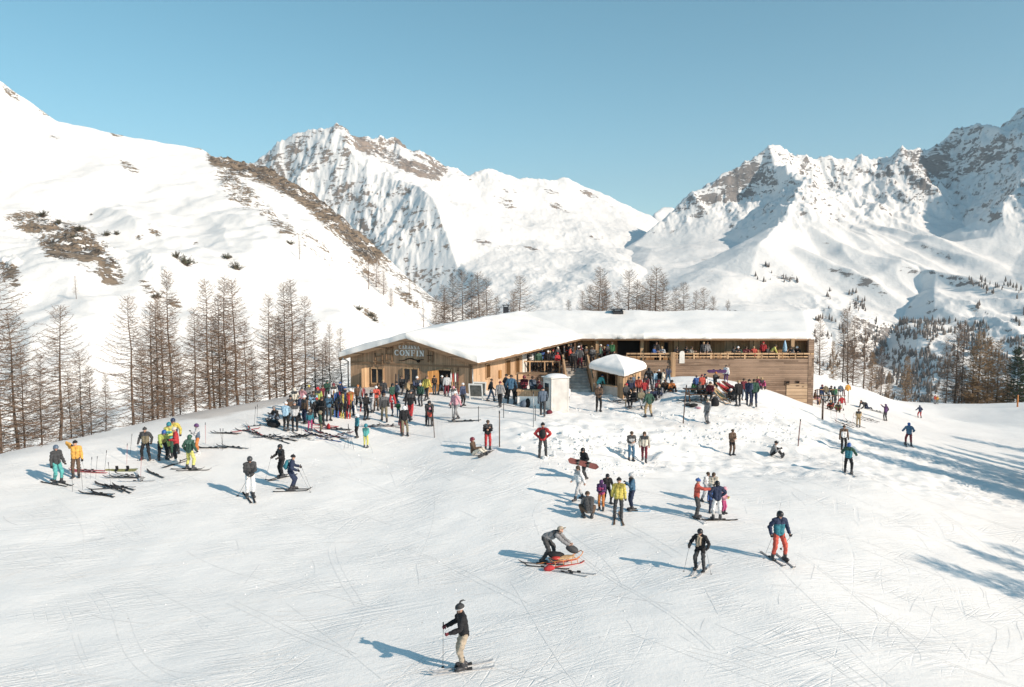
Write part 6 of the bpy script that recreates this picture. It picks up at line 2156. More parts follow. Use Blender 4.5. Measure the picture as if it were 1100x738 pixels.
# on the mound
M_ = 'people on the snow mound below the terrace'
for a in [
    (748, 423, 'person in a blue jacket stretching one arm up on the mound', 'blue', 'charcoal', 'raise', 10, ('hair', 'brown'), 21),
    (754, 425, 'person in a coral red jacket next to the blue one on the mound', 'coral', 'black', 'stand', 170, ('beanie', 'maroon'), 24),
    (780, 412, 'person in white and purple carrying a snowboard on the bank', 'white', 'purple', 'stand', -20, ('hair', 'brown'), 21),
    (793, 436, 'person in black standing left of the pair on the mound', 'black', 'black', 'stand', 175, ('hair', 'fair'), 29),
    (804, 436, 'person in navy of the pair standing close together on the mound', 'navy', 'navy', 'stand', 160, ('beanie', 'black'), 30),
    (810, 437, 'person in grey-green of the pair standing close together on the mound', 'dgreen', 'navy', 'stand', 185, ('hair', 'brown'), 32),
    (760, 455, 'person in a grey and black jacket and grey trousers below the mound benches', 'grey', 'grey', 'stand', -40, ('beanie', 'khaki'), 28),
    (751, 430, 'person in black sitting behind the picnic table', 'black', 'black', 'bench', 30, ('hair', 'brown'), None),
    (763, 430, 'person in maroon sitting at the end of the picnic table', 'maroon', 'black', 'bench', -30, ('hair', 'brown'), None),
]:
    P(*a, group=M_)
for a in [(813, 416, 'person in dark red sitting on the bank under the terrace', 'maroon', 'charcoal', 'sitknee', 0, ('hair', 'fair'), None),
          (817, 417, 'child in bright pink sitting on the bank under the terrace', 'pink', 'pink', 'sitknee', 5, ('hair', 'fair'), None),
          (822, 417, 'child in coral and blue sitting right of the pink one on the bank', 'coral', 'steel', 'sitknee', 0, ('hair', 'brown'), None),
          (828, 418, 'child in dark green sitting at the right end of the bank row', 'dgreen', 'charcoal', 'sitknee', -10, ('hair', 'brown'), None)]:
    P(*a, scale=1.0, group='children sitting on the bank')

# by the ski rack right of the cabin
R_ = 'people by the ski rack right of the cabin'
for a in [
    (875, 433, 'person in rust brown sitting at the lower right corner of the cabin', 'brown', 'rose', 'bench', 60, ('hair', 'brown'), None),
    (883, 432, 'person in blue with a dark helmet at the ski rack', 'blue', 'slate', 'stand', 20, ('helmet', 'maroon'), 20),
    (896, 433, 'person in green at the ski rack', 'green', 'charcoal', 'stand', 200, ('helmet', 'navy'), 19),
    (904, 441, 'person in a bright red jacket at the ski rack', 'red', 'white', 'stand', 180, ('beanie', 'white'), 17),
    (893, 440, 'person in brick red sitting below the ski rack', 'coral', 'brown', 'sitknee', -40, ('hair', 'fair'), None),
    (900, 442, 'person in olive sitting between the brick red one and the red jacket', 'olive', 'maroon', 'sitknee', -20, ('hair', 'brown'), None),
    (928, 439, 'person in black crawling on the snow beyond the ski rack', 'black', 'navy', 'crawl', -70, ('beanie', 'black'), None),
    (922, 459, 'person in tan clothes standing alone below the ski rack', 'tan', 'tan', 'stand', 180, ('hair', 'brown'), 21),
    (889, 431, 'person in dark green bending at the back of the ski rack', 'dgreen', 'black', 'stoop', 90, ('beanie', 'black'), None),
]:
    P(*a, group=R_)

# the crowd on the terrace above the stairs
T_ = 'crowd on the terrace above the stairs'
rt_ = random.Random(11)
TC = [('navy', 'blue cap', ('cap', 'blue')), ('white', 'brown hair', ('hair', 'brown')), ('dgreen', 'dark hat', ('beanie', 'black')), ('black', 'white hat', ('beanie', 'white')), ('red', 'red hat', ('beanie', 'red')), ('charcoal', 'brown hair', ('hair', 'brown')), ('lgrey', 'dark hat', ('beanie', 'navy')), ('blue', 'white hat', ('beanie', 'white')), ('black', 'fair hair', ('hair', 'fair')), ('black', 'pale hat', ('beanie', 'cream')), ('coral', 'dark hat', ('beanie', 'black')), ('slate', 'brown hair', ('hair', 'brown')), ('brown', 'fair hair', ('hair', 'fair')), ('olive', 'black helmet', ('helmet', 'black')), ('slate', 'red hat', ('beanie', 'red')), ('charcoal', 'dark cap', ('cap', 'black')), ('black', 'black helmet', ('helmet', 'black')), ('maroon', 'brown hair', ('hair', 'brown')), ('navy', 'fair hair', ('hair', 'fair')), ('grey', 'orange hat', ('beanie', 'orange')), ('red', 'fair hair', ('hair', 'fair')), ('white', 'black helmet', ('helmet', 'black')), ('dgreen', 'cream hat', ('beanie', 'cream')), ('black', 'blue hat', ('beanie', 'blue'))]
WORD = dict(lgrey='light grey', sky='sky blue', dgreen='dark green', slate='slate blue', cream='cream', navy='navy', charcoal='charcoal')
i = 0
for row, (y, xs_) in enumerate(((65.0, (.9, 1.6, 2.3, 3.0, 3.6, 6.5)), (66.2, (1.9, 2.5, 3.2, 3.9, 4.7, 5.4, 6.2)), (67.6, (2.6, 3.5, 4.3, 5.1, 6.0, 6.9)), (68.9, (4.0, 5.0, 5.9, 7.6, 8.3)))):
    for x in xs_:
        j, ht, hw = TC[i]
        P(0, 0, 'person in %s with %s in the crowd on the terrace above the stairs' % (WORD.get(j, j), ht), j, 'black', rt_.choice(['stand', 'fold', 'relaxed', 'phone']), rt_.uniform(-90, 90), hw, at_xyz=(x + rt_.uniform(-.15, .15), y + rt_.uniform(-.2, .2), DZ if x > 3.7 else DZ - .35), scale=rt_.uniform(.92, 1.04), group=T_)
        i += 1
# the deck's left end under the crowd
dk2 = MB()
dk2.prism([(.2, 64.3, DZ - .35), (3.88, 64.3, DZ - .35), (3.88, 70.3, DZ - .35), (3.1, 70.3, DZ - .35)], (0, 0, -.2))
wbox(dk2, np.array([.2, 64.3]), np.array([3.9, 64.3]), 0, .5, 3.66, DZ - .56, -.15, -.02)
dk2.build('terrace_deck', W_DECK, cab, uv=True)
tl = MB()
wbox(tl, np.array([.2, 64.2]), np.array([3.9, 64.2]), 0, 3.3, 3.7, 3.4, -.1, 0)
for s in (0, 1.2, 2.4, 3.6):
    wbox(tl, np.array([.2, 64.2]), np.array([3.9, 64.2]), s, DZ - .55, s + .1, 3.3, -.09, -.005)
tl.build('railing', W_LIGHT, cab, uv=True)
# on the stairs
P(0, 0, 'person all in black coming down the stairs', 'black', 'black', 'walk', 0, ('hair', 'brown'), at_xyz=(4.9, 63.3, 1.45 + (DZ - 1.45) * 7 / 8), scale=1.)
P(0, 0, 'person in charcoal with maroon trousers at the head of the stairs', 'charcoal', 'maroon', 'walk', 190, ('beanie', 'black'), at_xyz=(5.5, 64.05, DZ), scale=1.)

# guests along the balcony rail
B_ = 'guests at the balcony tables'
for u, lab, j, ps, hw, yw in [
    (645, 'person in white at the left end of the balcony', 'white', 'table', ('hair', 'brown'), 40), (650, 'person in bright red on the balcony beside the kiosk roof', 'red', 'table', ('hair', 'fair'), -30), (657, 'person in green on the balcony above the kiosk peak', 'green', 'stand', ('hair', 'brown'), 20),
    (701, 'person in blue sitting at the balcony rail', 'blue', 'table', ('hair', 'brown'), 60), (705, 'person in black standing behind the blue one on the balcony', 'black', 'stand', ('hair', 'brown'), 0), (712, 'person in grey and white at the balcony rail', 'lgrey', 'table', ('hair', 'fair'), -40), (726, 'person in black before the left pale pillar', 'black', 'table', ('hair', 'brown'), 20),
    (738, 'person in charcoal right of the left pale pillar', 'charcoal', 'table', ('hair', 'brown'), -30), (741, 'person in white and brown near the left pale pillar', 'cream', 'table', ('hair', 'brown'), 60), (756, 'person in dark clothes standing in the terrace doorway', 'charcoal', 'stand', ('hair', 'fair'), 0), (760, 'person in grey standing in the terrace doorway', 'grey', 'stand', ('hair', 'brown'), 10),
    (787, 'person in black sitting by the middle pale pillar', 'black', 'table', ('hair', 'brown'), 40), (793, 'person in dark green with a white hat at the balcony rail', 'dgreen', 'table', ('beanie', 'white'), -20), (801, 'person in maroon between the middle and right pillars', 'maroon', 'table', ('hair', 'brown'), 0), (810, 'person in orange before the right pale pillar', 'coral', 'table', ('hair', 'fair'), 170), (820, 'person in red with a red hat at the balcony rail', 'red', 'stand', ('beanie', 'red'), 10),
    (823, 'person in black beside the red hat at the balcony rail', 'black', 'table', ('hair', 'brown'), 50), (829, 'person in pale yellow leaning over a balcony table', 'lemon', 'stoop', ('hair', 'brown'), 80), (851, 'person in grey near the right end post of the balcony', 'grey', 'table', ('hair', 'brown'), -60), (857, 'person in black at the right end of the balcony', 'black', 'table', ('beanie', 'white'), -40)]:
    w = at(u, 380, 69.45 if ps != 'stand' else 69.9)
    P(0, 0, lab, j, 'black', ps, yw, hw, at_xyz=(w[0], w[1], DZ + (.08 if ps == 'table' else 0)), scale=1.04, group=B_, gloves=None)
# ------------------------------------------------------------------ equipment and furniture
SKC = [fabric(C[k]) for k in ('black', 'charcoal', 'lgrey', 'red', 'navy', 'white', 'blue', 'maroon', 'yellow', 'green')]
rs = random.Random(23)

def marker(u, vb, vt, label, colour, r=.028, lean=(0, 0)):
    p = ground(u, vb)
    dep = proj(*p)[2]
    h = (vb - vt) * dep / FPX
    o = MB().tube([(0, 0, -.3), (lean[0] * h * .5, lean[1] * h * .5, h * .5), (lean[0] * h, lean[1] * h, h)], [r * 1.1, r, r * .8], 7)
    ob = o.build('marker_pole', colour)
    ob.location = p
    tag(ob, label, 'marker pole')
    t = MB().tube([(lean[0] * h * .93, lean[1] * h * .93, h * .93), (lean[0] * h * 1.003, lean[1] * h * 1.003, h * 1.003)], r * 1.15, 7)
    link('pole_cap', t.mesh('pole_cap'), ob, BLACKP)
    return ob
POLEW = simple('pole_wood', (.10, .065, .05), .7, 0, .2, 6.)
POLER = simple('pole_red', (.14, .045, .04), .6, 0, .2, 6.)
marker(536.5, 480, 441, 'tall dark marker pole right of the person in black and red trousers', POLEW, .03)
marker(733.5, 455, 413, 'tall dark leaning marker pole left of the mound benches', POLEW, .035, (.08, 0))
marker(857, 479, 450, 'slanting dark red marker pole on the slope below the cabin corner', POLER, .03, (.08, 0))
marker(467, 470, 433, 'thin leaning marker pole right of the child in coral', POLEW, .022, (-.07, 0))
marker(573, 459, 420, 'thin pale marker pole left of the long navy coat', GREYM, .022)
marker(1093, 437, 423, 'orange marker post at the far right crest', simple('pole_orange', (.55, .20, .05), .6), .09)
marker(883.5, 451, 428, 'stout weathered post below the ski rack', POLEW, .07)
marker(604, 441, 394, 'thin dark pole in front of the white booth', METAL, .018)

rb = empty('rope_barrier', tuple(ground(514, 453)), 0, 'low rope on thin posts crossing the snow before the outdoor bar', 'rope barrier')
ropes = []
for u, v in ((486, 449), (514, 453), (541, 449), (575, 452)):
    p = ground(u, v)
    ropes.append(p + np.array([0, 0, .82]))
    t = MB().tube([tuple(p - np.array([0, 0, .2])), tuple(p + np.array([0, 0, .9]))], .02, 6)
    child(t, 'post', METAL, rb, False)
pts = []
for a, b in zip(ropes[:-1], ropes[1:]):
    for k in range(8):
        q = k / 8
        pts.append(tuple(a + (b - a) * q - np.array([0, 0, .10 * math.sin(q * math.pi)])))
pts.append(tuple(ropes[-1]))
child(MB().tube(pts, .014, 5), 'rope', METAL, rb, False)

# skis lying about
def pile(cu, cv, n, ru, rv, what, group, cols=None, yaw0=70, dy=50):
    for k in range(n):
        u, v = cu + rs.uniform(-ru, ru), cv + rs.uniform(-rv, rv)
        p = ground(u, v)
        c = rs.choice(cols or SKC)
        flat_ski(p[0], p[1], R(yaw0 + rs.uniform(-dy, dy)), c, what, group, dz=.012 + .012 * (k % 5), roll=rs.uniform(-.15, .15))
pile(120, 524, 7, 14, 3, 'ski in the jumbled dark pile nearest the camera at far left', 'skis in the near left pile', SKC[:2], 80, 30)
pile(106, 531, 3, 8, 1.5, 'dark ski just below the near left pile', 'skis below the near left pile', SKC[:2], 75, 20)
pile(141, 515, 6, 12, 3, 'ski in the tangled pile before the left ski group', 'skis in the tangled left pile', SKC[:3], 60, 40)
pile(169, 511, 2, 3, 1, 'dark grey ski of the pair right of the tangled left pile', 'pair of skis right of the tangled pile', [SKC[1]], 48, 4)
pile(100, 507, 3, 9, 1.5, 'ski lying behind the planted poles at far left', 'skis behind the planted poles', [SKC[3], SKC[0], SKC[2]], 85, 15)
pile(230, 481, 2, 4, 1, 'dark ski of the pair right of the person in orange trousers', 'pair of skis right of orange trousers', [SKC[0]], 85, 6)
pile(252, 481, 2, 5, 1, 'charcoal ski of the pair lying further right of orange trousers', 'second pair of skis right of orange trousers', [SKC[1]], 80, 6)
pile(242, 466, 2, 6, .6, 'thin dark ski behind the two pairs beside orange trousers', 'skis behind the two pairs', [SKC[0]], 88, 4)
pile(270, 463, 5, 8, 6, 'ski in the loose pile left of the sitting person in black', 'skis left of the crowd', SKC[:4], 70, 60)
pile(284, 469, 4, 8, 2, 'ski scattered below the loose pile left of the crowd', 'skis below the loose pile', SKC[:5], 80, 40)
pile(305, 473, 3, 6, 1.5, 'dark ski lying before the pale blue vest', 'skis before the pale blue vest', SKC[:2], 75, 25)
pile(323, 470, 5, 7, 2, 'ski lying before the children at the ski pile', 'skis before the children', SKC[:6], 70, 50)
pile(351, 470, 11, 16, 3.5, 'ski in the big coloured heap in front of the crowd', 'skis in the big coloured heap', [SKC[0], SKC[1], SKC[2], SKC[3], SKC[4], SKC[6], SKC[7], SKC[5]], 70, 60)
pile(356, 460, 4, 8, 2, 'red or dark ski lying behind the big coloured heap', 'skis behind the big heap', [SKC[3], SKC[0]], 80, 30)
pile(412, 457, 6, 9, 1.5, 'ski lying at the feet of the dark walker', 'skis at the feet of the dark walker', [SKC[2], SKC[7], SKC[0]], 80, 40)
pile(942, 443, 3, 5, 1, 'black ski lying left of the skier in purple', 'skis left of the skier in purple', SKC[:1], 82, 8)
pile(932, 451, 4, 6, 2, 'dark ski lying right of the tan clothed person', 'skis right of the tan person', SKC[:2], 70, 30)
pile(912, 455, 5, 8, 2.5, 'ski lying left of the tan clothed person', 'skis left of the tan person', [SKC[0], SKC[1], SKC[2]], 65, 40)
pile(745, 432, 4, 8, 1.5, 'dark ski lying under the mound benches', 'skis under the mound benches', SKC[:2], 80, 30)
pile(495, 453, 2, 8, 1, 'short ski lying right of the pink and white vest', 'skis right of the pink vest', SKC[:1], 85, 10)
pile(668, 432, 4, 5, 1.5, 'dark ski lying at the kiosk corner', 'skis at the kiosk corner', SKC[:2], 70, 50)
p = ground(131, 506)
o = MB()
n = 12
def board_mesh():
    a = MB()
    L, ov = 1.52, []
    for i in range(15):
        q = i / 14
        y = -L / 2 + L * q
        e = min(q, 1 - q)
        w = (.145 - .022 * math.sin(q * math.pi)) * min(1, math.sqrt(max(.02, e / .12 * (2 - e / .12))) if e < .12 else 1)
        z = .012 + max(0, (.13 - e) / .13) ** 2 * .07
        ov += [(-w, y, z), (w, y, z), (w, y, z + .012), (-w, y, z + .012)]
    f = []
    for i in range(14):
        k = i * 4
        for j in range(4):
            f.append((k + j, k + (j + 1) % 4, k + 4 + (j + 1) % 4, k + 4 + j))
    f += [(3, 2, 1, 0), (56, 57, 58, 59)]
    a.add(ov, f)
    return a.mesh('snowboard')
SBM = board_mesh()
_b = MB()
for y in (-.25, .25):
    _b.box(-.11, y - .06, .026, .11, y + .06, .045)
    _b.box(-.12, y - .065, .045, -.08, y + .065, .20)
    _b.box(.02, y - .05, .09, .06, y + .05, .12)
SBB = _b.mesh('binding')
def snowboard(M, colour, label):
    b = bpy.data.objects.new('snowboard', SBM)
    COL.objects.link(b)
    slot(b, [FAB[colour]])
    b.matrix_world = M
    tag(b, label, 'snowboard')
    inst('binding', SBB, b, [BLACKP])
    return b
snowboard(Matrix.Translation(p + np.array([0, 0, .02])) @ Matrix.Rotation(R(-84), 4, 'Z') @ Matrix.Rotation(R(18), 4, 'Y'), 'olive', 'olive yellow snowboard lying behind the tangled left ski pile')
pc_ = ground(628, 516)
snowboard(Matrix.Translation(pc_ + np.array([-.12, -.34, .86])) @ Matrix.Rotation(R(-78), 4, 'Z') @ Matrix.Rotation(R(-16), 4, 'X') @ Matrix.Rotation(R(72), 4, 'Y'), 'brick', 'red-brown snowboard carried under the arm of the snowboarder in black')
pc_ = ground(509, 489)
snowboard(Matrix.Translation(pc_ + np.array([.68, -.22, .10])) @ Matrix.Rotation(R(-30), 4, 'Z') @ Matrix.Rotation(R(-55), 4, 'Y'), 'charcoal', 'dark snowboard at the feet of the sitting snowboarder in brown')
pc_ = ground(780, 412)
snowboard(Matrix.Translation(pc_ + np.array([-.75, -.2, .95])) @ Matrix.Rotation(R(88), 4, 'Z') @ Matrix.Rotation(R(75), 4, 'Y'), 'purple', 'purple snowboard held by the person in white and purple on the bank')

# poles and skis stuck upright in the snow
def planted(u, v, label, group, h=1.1, lean=None, colour=None):
    p = ground(u, v)
    l = lean or (rs.uniform(-.14, .14), rs.uniform(-.14, .14))
    pole_between(p + np.array([l[0], l[1], h]), p - np.array([0, 0, .1]), colour or rs.choice([GREYM, METAL, SKC[0], SKC[3]]), label, group)
for u, v in ((97, 515), (102.5, 514), (112, 507), (119, 520), (151, 512), (78, 528), (89, 526), (139.5, 488), (136, 499)):
    planted(u, v, 'ski pole planted upright among the left ski piles', 'poles planted among the left ski piles', 1.0)
for u, v in ((221, 477), (238.5, 484), (240, 483), (273, 458), (276, 456), (324, 467), (311, 466)):
    planted(u, v, 'ski pole standing in the snow left of the crowd', 'poles standing left of the crowd')
for u, v in ((898, 455), (907, 458), (915, 456), (918, 455), (893, 450)):
    planted(u, v, 'pale ski pole stuck in the snow below the ski rack', 'poles below the ski rack', .9)
for k, (u, v, lx) in enumerate(((369, 483, .25), (374, 481, 0), (381, 484, -.3), (377, 479, -.15))):
    planted(u, v, 'pole of the tripod of leaning poles before the big heap', 'tripod of leaning poles', 1.15, (lx, .1), METAL)

def upright(u, v, label, group, colour, pitch=78, yaw=0., h=0.):
    p = ground(u, v)
    b = bpy.data.objects.new('ski', SKIM)
    COL.objects.link(b)
    slot(b, [colour])
    b.matrix_world = Matrix.Translation(p + np.array([0, 0, .60 + h])) @ Matrix.Rotation(R(yaw), 4, 'Z') @ Matrix.Rotation(R(pitch), 4, 'X')
    tag(b, label, 'ski', group)
    inst('binding', BINDM, b, [BLACKP])
def rack(u0, v0, u1, v1, label, h=1.0):
    a, b = ground(u0, v0), ground(u1, v1)
    r = empty('ski_rack', tuple((a + b) / 2), 0, label, 'ski rack')
    for q in (a, b):
        t = MB().tube([tuple(q - np.array([0, 0, .3])), tuple(q + np.array([0, 0, h]))], .035, 6)
        child(t, 'post', W_BEAM, r, False)
    for z in (h, h * .55):
        t = MB().bar(a + np.array([-.1, 0, z]), b + np.array([.1, 0, z]), .07, .07)
        child(t, 'rail', W_BEAM, r)
rack(358, 445, 376, 448, 'timber ski rack crowded with skis left of the gable')
for k in range(16):
    q = k / 15
    upright(357 + 20 * q, 446 + 3 * q + rs.uniform(-1.5, 1.5), 'ski leaning upright in the rack left of the gable', 'skis leaning in the left rack', rs.choice([SKC[2], SKC[5], SKC[9], SKC[3], SKC[1], SKC[8], SKC[6]]), 76 + rs.uniform(-9, 9), rs.uniform(-25, 25))
for k, (u, v, c) in enumerate(((385, 441, 2), (389, 441, 3), (392, 442, 7), (381, 442, 5))):
    upright(u, v, 'ski leaning on the gable wall under the left window', 'skis leaning at the left window', SKC[c], 68, -30 + 20 * k)
for k, (u, c) in enumerate(((484.5, 5), (487, 3), (489.5, 5), (492, 7))):
    upright(u, 423, 'ski leaning on the gable right of the door, white or red', 'red and white skis right of the door', SKC[c], 72, 4 * k)
for k, u in enumerate((425, 428, 437)):
    upright(u, 424, 'dark ski leaning on the wall below the right gable window', 'skis below the right gable window', SKC[k % 2], 72, 8 * k)
rack(878, 433, 907, 433, 'weathered timber ski rack hung with gear right of the cabin', 1.3)
for k in range(14):
    q = k / 13
    upright(878 + 29 * q, 434 + rs.uniform(-1.2, 1), 'ski standing in the rack right of the cabin', 'skis standing in the right rack', rs.choice([SKC[1], SKC[4], SKC[2], SKC[9], SKC[0], SKC[7]]), 80 + rs.uniform(-8, 8), rs.uniform(-20, 20))
def hung(u, v, colour, label):
    p = at(u, v, ground(u, 433)[1] - .15)
    t = MB()
    t.ell((0, 0, -.28), (.20, .09, .34), 10, 7)
    for s in (-1, 1):
        t.tube([(s * .14, 0, -.05), (s * .25, -.02, -.3), (s * .24, -.03, -.5)], [.07, .06, .05], 6)
    b = t.build('hung_jacket', FAB[colour])
    b.location = p
    tag(b, label, 'jacket')
hung(911, 413.5, 'amber', 'orange jacket hung on a pole at the right end of the ski rack')
hung(903, 414.5, 'slate', 'dark blue jacket hung over the ski rack')
hung(887, 415, 'khaki', 'olive jacket hung at the left part of the ski rack')
p = ground(911, 433)
marker(911, 433, 411, 'pole carrying the orange jacket beside the ski rack', POLEW, .03)

# the rescue sled
psl = ground(606, 606)
sd = empty('rescue_sled', tuple(psl), R(-68), 'orange and red rescue sled with a tubular frame loaded with gear', 'sled')
sd.scale = (.68,) * 3
ORG = simple('orange_tube', (.60, .24, .08), .5)
TANC = simple('tan_canvas', (.50, .33, .18), .8, 0, .2, 8., .5)
t = MB()
for x in (-.27, .27):
    t.tube([(x, -.75, .30), (x, -.2, .30), (x, .55, .30), (x * .8, .85, .42), (x * .5, 1.0, .55)], .022, 7)
    for y in (-.65, -.2, .25, .6):
        t.tube([(x, y, .30), (x * 1.05, y + .04, .06)], .018, 6)
for y in (-.75, -.3, .15, .55):
    t.tube([(-.27, y, .30), (.27, y, .30)], .018, 6)
t.tube([(-.135, 1.0, .55), (.135, 1.0, .55)], .022, 7)
t.build('frame', ORG, sd)
for x in (-.285, .285):
    t = MB().box(x - .05, -.85, .02, x + .05, .75, .045)
    t.bar((x, .75, .033), (x, 1.0, .15), .1, .025)
    t.build('runner', REDP, sd)
t = MB().ell((0, -.05, .36), (.25, .68, .07), 14, 8)
t.build('canvas_bed', TANC, sd)
t = MB().ell((-.02, -.45, .38), (.23, .26, .10), 12, 7)
t.build('red_pad', REDP, sd)
for x in (-.30, .33):
    t = MB().tube([(x, -.80, .12), (x * 1.5, -1.35, .03)], .016, 6)
    t.build('tow_bar', ORG, sd)
def lump(name, loc, r, m, label, cat, rot=(0, 0, 0), seed=1):
    t = MB().ell((0, 0, 0), r, 18, 12)
    t.v = [tuple(Vector(v) * (1 + .16 * float(pn(v[0] * 6 + seed, v[1] * 6 + v[2] * 5, seed)))) for v in t.v]
    b = t.build(name, m)
    b.location = loc
    b.rotation_euler = rot
    return tag(b, label, cat)
lump('sack', psl + np.array([.28, .08, .50]), (.24, .16, .13), FAB['charcoal'], 'grey sack lifted over the front of the rescue sled', 'sack', (0, R(25), 0), 3)
lump('bag', psl + np.array([-.30, .02, .32]), (.32, .17, .12), FAB['black'], 'black bag lying across the back of the rescue sled', 'bag', (0, R(8), R(10)), 5)
p = ground(590, 613)
lump('bundle', p + np.array([0, 0, .08]), (.20, .11, .10), FAB['red'], 'small red bundle on the snow beside the rescue sled', 'bundle', (0, 0, .3), 7)
for u, v, y in ((583, 606, 75), (588, 610, 70)):
    p = ground(u, v); flat_ski(p[0], p[1], R(y), SKC[1], 'dark ski under the rear of the rescue sled', 'skis under the rear of the sled')
for u, v, y in ((609, 616, 58), (617, 615, 66)):
    p = ground(u, v); flat_ski(p[0], p[1], R(y), SKC[2], 'pale ski lying in front of the rescue sled', 'skis in front of the sled')

# bags and things lying by the crowds
for u, v, r, c, lab in ((768, 436, (.28, .2, .34), 'black', 'black rucksack standing on the snow by the mound deckchairs'), (567, 437, (.2, .16, .34), 'black', 'black bag standing before the outdoor bar plinth'), (574, 437, (.26, .18, .38), 'charcoal', 'dark rucksack pile right of the black bag at the bar'), (562, 437, (.22, .18, .24), 'slate', 'grey-blue bag lying left of the black bag at the bar'), (353, 461, (.13, .07, .20), 'red', 'red bag held by the child in green and cream'), (294, 458, (.5, .3, .22), 'black', 'black heap of bags before the sitting person in black'), (590, 444, (.3, .2, .12), 'maroon', 'dark red cushion at the foot of the white booth'), (745, 437, (.3, .2, .14), 'black', 'black jacket heap left of the rucksack on the mound'), (739, 436, (.22, .15, .12), 'charcoal', 'charcoal bag left of the black jacket heap'), (750, 439, (.22, .15, .08), 'rose', 'pink cloth lying on the snow of the mound'), (443, 426, (.3, .2, .24), 'black', 'black rucksack at the gable wall beside the yellow jacket')):
    p = ground(u, v)
    lump('rucksack' if 'rucksack' in lab else 'bag', p + np.array([0, 0, r[2] * .7]), r, FAB[c], lab, 'bag', (0, 0, rs.uniform(0, 3)), int(u))

# benches, picnic table, deckchairs
def bench(p, L, yaw, label, back=False, m=None):
    r = empty('bench', tuple(p), R(yaw), label, 'bench')
    m = m or W_LIGHT
    MB().box(-L / 2, -.18, .42, L / 2, .18, .47).build('seat', m, r, uv=True)
    for x in (-L / 2 + .15, L / 2 - .15):
        MB().box(x - .04, -.16, -.1, x + .04, .16, .42).build('leg', m, r, uv=True)
    if back:
        t = MB().box(-L / 2, .17, .60, L / 2, .21, .86)
        for x in (-L / 2 + .15, L / 2 - .15): t.box(x - .03, .17, .47, x + .03, .208, .6)
        t.build('backrest', m, r, uv=True)
bench(ground(685, 437), 1.9, -8, 'pale timber bench on the snow in front of the kiosk')
bench(ground(440, 424), 3.0, -20, 'long bench against the gable below the right window')
bench(ground(875, 434), 1.4, 30, 'bench at the lower right corner of the cabin')
p = ground(750, 429)
pt = empty('picnic_table', tuple(p), R(4), 'dark weathered picnic table on the mound below the terrace', 'picnic table')
MB().box(-1.0, -.36, .72, 1.0, .36, .77).build('table_top', W_DARK, pt, uv=True)
for y in (-.62, .62):
    MB().box(-1.0, y - .13, .42, 1.0, y + .13, .46).build('seat', W_DARK, pt, uv=True)
for x in (-.75, .75):
    t = MB().bar((x, -.25, .72), (x, -.6, -.1), .07, .07).bar((x, .25, .72), (x, .6, -.1), .07, .07).bar((x + .05, -.7, .40), (x + .05, .7, .40), .05, .08)
    t.build('leg', W_DARK, pt, uv=True)
def deckchair(u, v, yaw, colour, label):
    r = empty('deckchair', tuple(ground(u, v)), R(yaw), label, 'deckchair')
    t = MB()
    for x in (-.29, .29):
        t.bar((x, -.55, .02), (x, .62, .95), .04, .04)
        t.bar((x * .9, .50, .02), (x * .9, -.45, .42), .04, .04)
    t.bar((-.29, -.55, .06), (.29, -.55, .06), .04, .04).bar((-.29, .62, .95), (.29, .62, .95), .04, .04)
    t.build('frame', W_LIGHT, r, uv=True)
    t = MB()
    o = []
    for k in range(9):
        q = k / 8
        o += [(-.25, -.46 + 1.08 * q, .38 + .56 * q - .2 * math.sin(q * math.pi) * (1.2 - q)), (.25, -.46 + 1.08 * q, .38 + .56 * q - .2 * math.sin(q * math.pi) * (1.2 - q))]
    t.add(o, [(2 * k, 2 * k + 1, 2 * k + 3, 2 * k + 2) for k in range(8)], 0, True)
    t.build('sling', FAB[colour], r)
    return r
for u, v, yaw, c, lab, j, pl in ((771, 428, 205, 'cream', 'cream deckchair nearest the picnic table on the mound', None, None), (779, 426, 215, 'red', 'deckchair holding the person in red and black on the mound', 'person in a red jacket and black trousers reclining in a deckchair', ('red', 'black')), (785, 424, 215, 'maroon', 'deckchair holding the person in dark red at the back of the mound', 'person in dark red reclining in the rear deckchair', ('maroon', 'black')), (775, 433, 200, 'tan', 'tan deckchair in front of the occupied ones on the mound', None, None)):
    deckchair(u, v, yaw - 160, c, lab)
    if j:
        p = ground(u, v)
        P(0, 0, j, pl[0], pl[1], 'recline', 55, ('beanie', 'white'), at_xyz=(p[0], p[1], p[2] + .12), scale=1., group='people on the snow mound below the terrace')

# terrace tables and the closed blue parasol
for k in range(7):
    x = 12.2 + k * 2.05
    r = empty('terrace_table', (x, 69.0, DZ), 0, 'narrow timber table along the balcony rail, %s from the left' % NUMW[k], 'table', 'tables along the balcony rail')
    MB().box(-.75, -.28, .72, .75, .28, .77).build('table_top', W_LIGHT, r, uv=True)
    for sx in (-.6, .6):
        MB().box(sx - .04, -.2, 0, sx + .04, .2, .72).build('leg', W_BEAM, r, uv=True)
w = at(843, 380, 69.6)
um = empty('parasol', (w[0], w[1], DZ), 0, 'closed pale blue parasol on the balcony near the right end', 'parasol')
MB().tube([(0, 0, 0), (0, 0, 1.95)], .03, 7).build('pole', METAL, um)
t = MB().tube([(0, 0, .85), (0, 0, 1.1), (0, 0, 1.5), (0, 0, 1.93)], [.20, .19, .13, .03], 9)
t.v = [(x * (1 + .2 * math.sin(7 * math.atan2(y, x))), y, z) for x, y, z in t.v]
t.build('canopy', FAB['sky'], um)

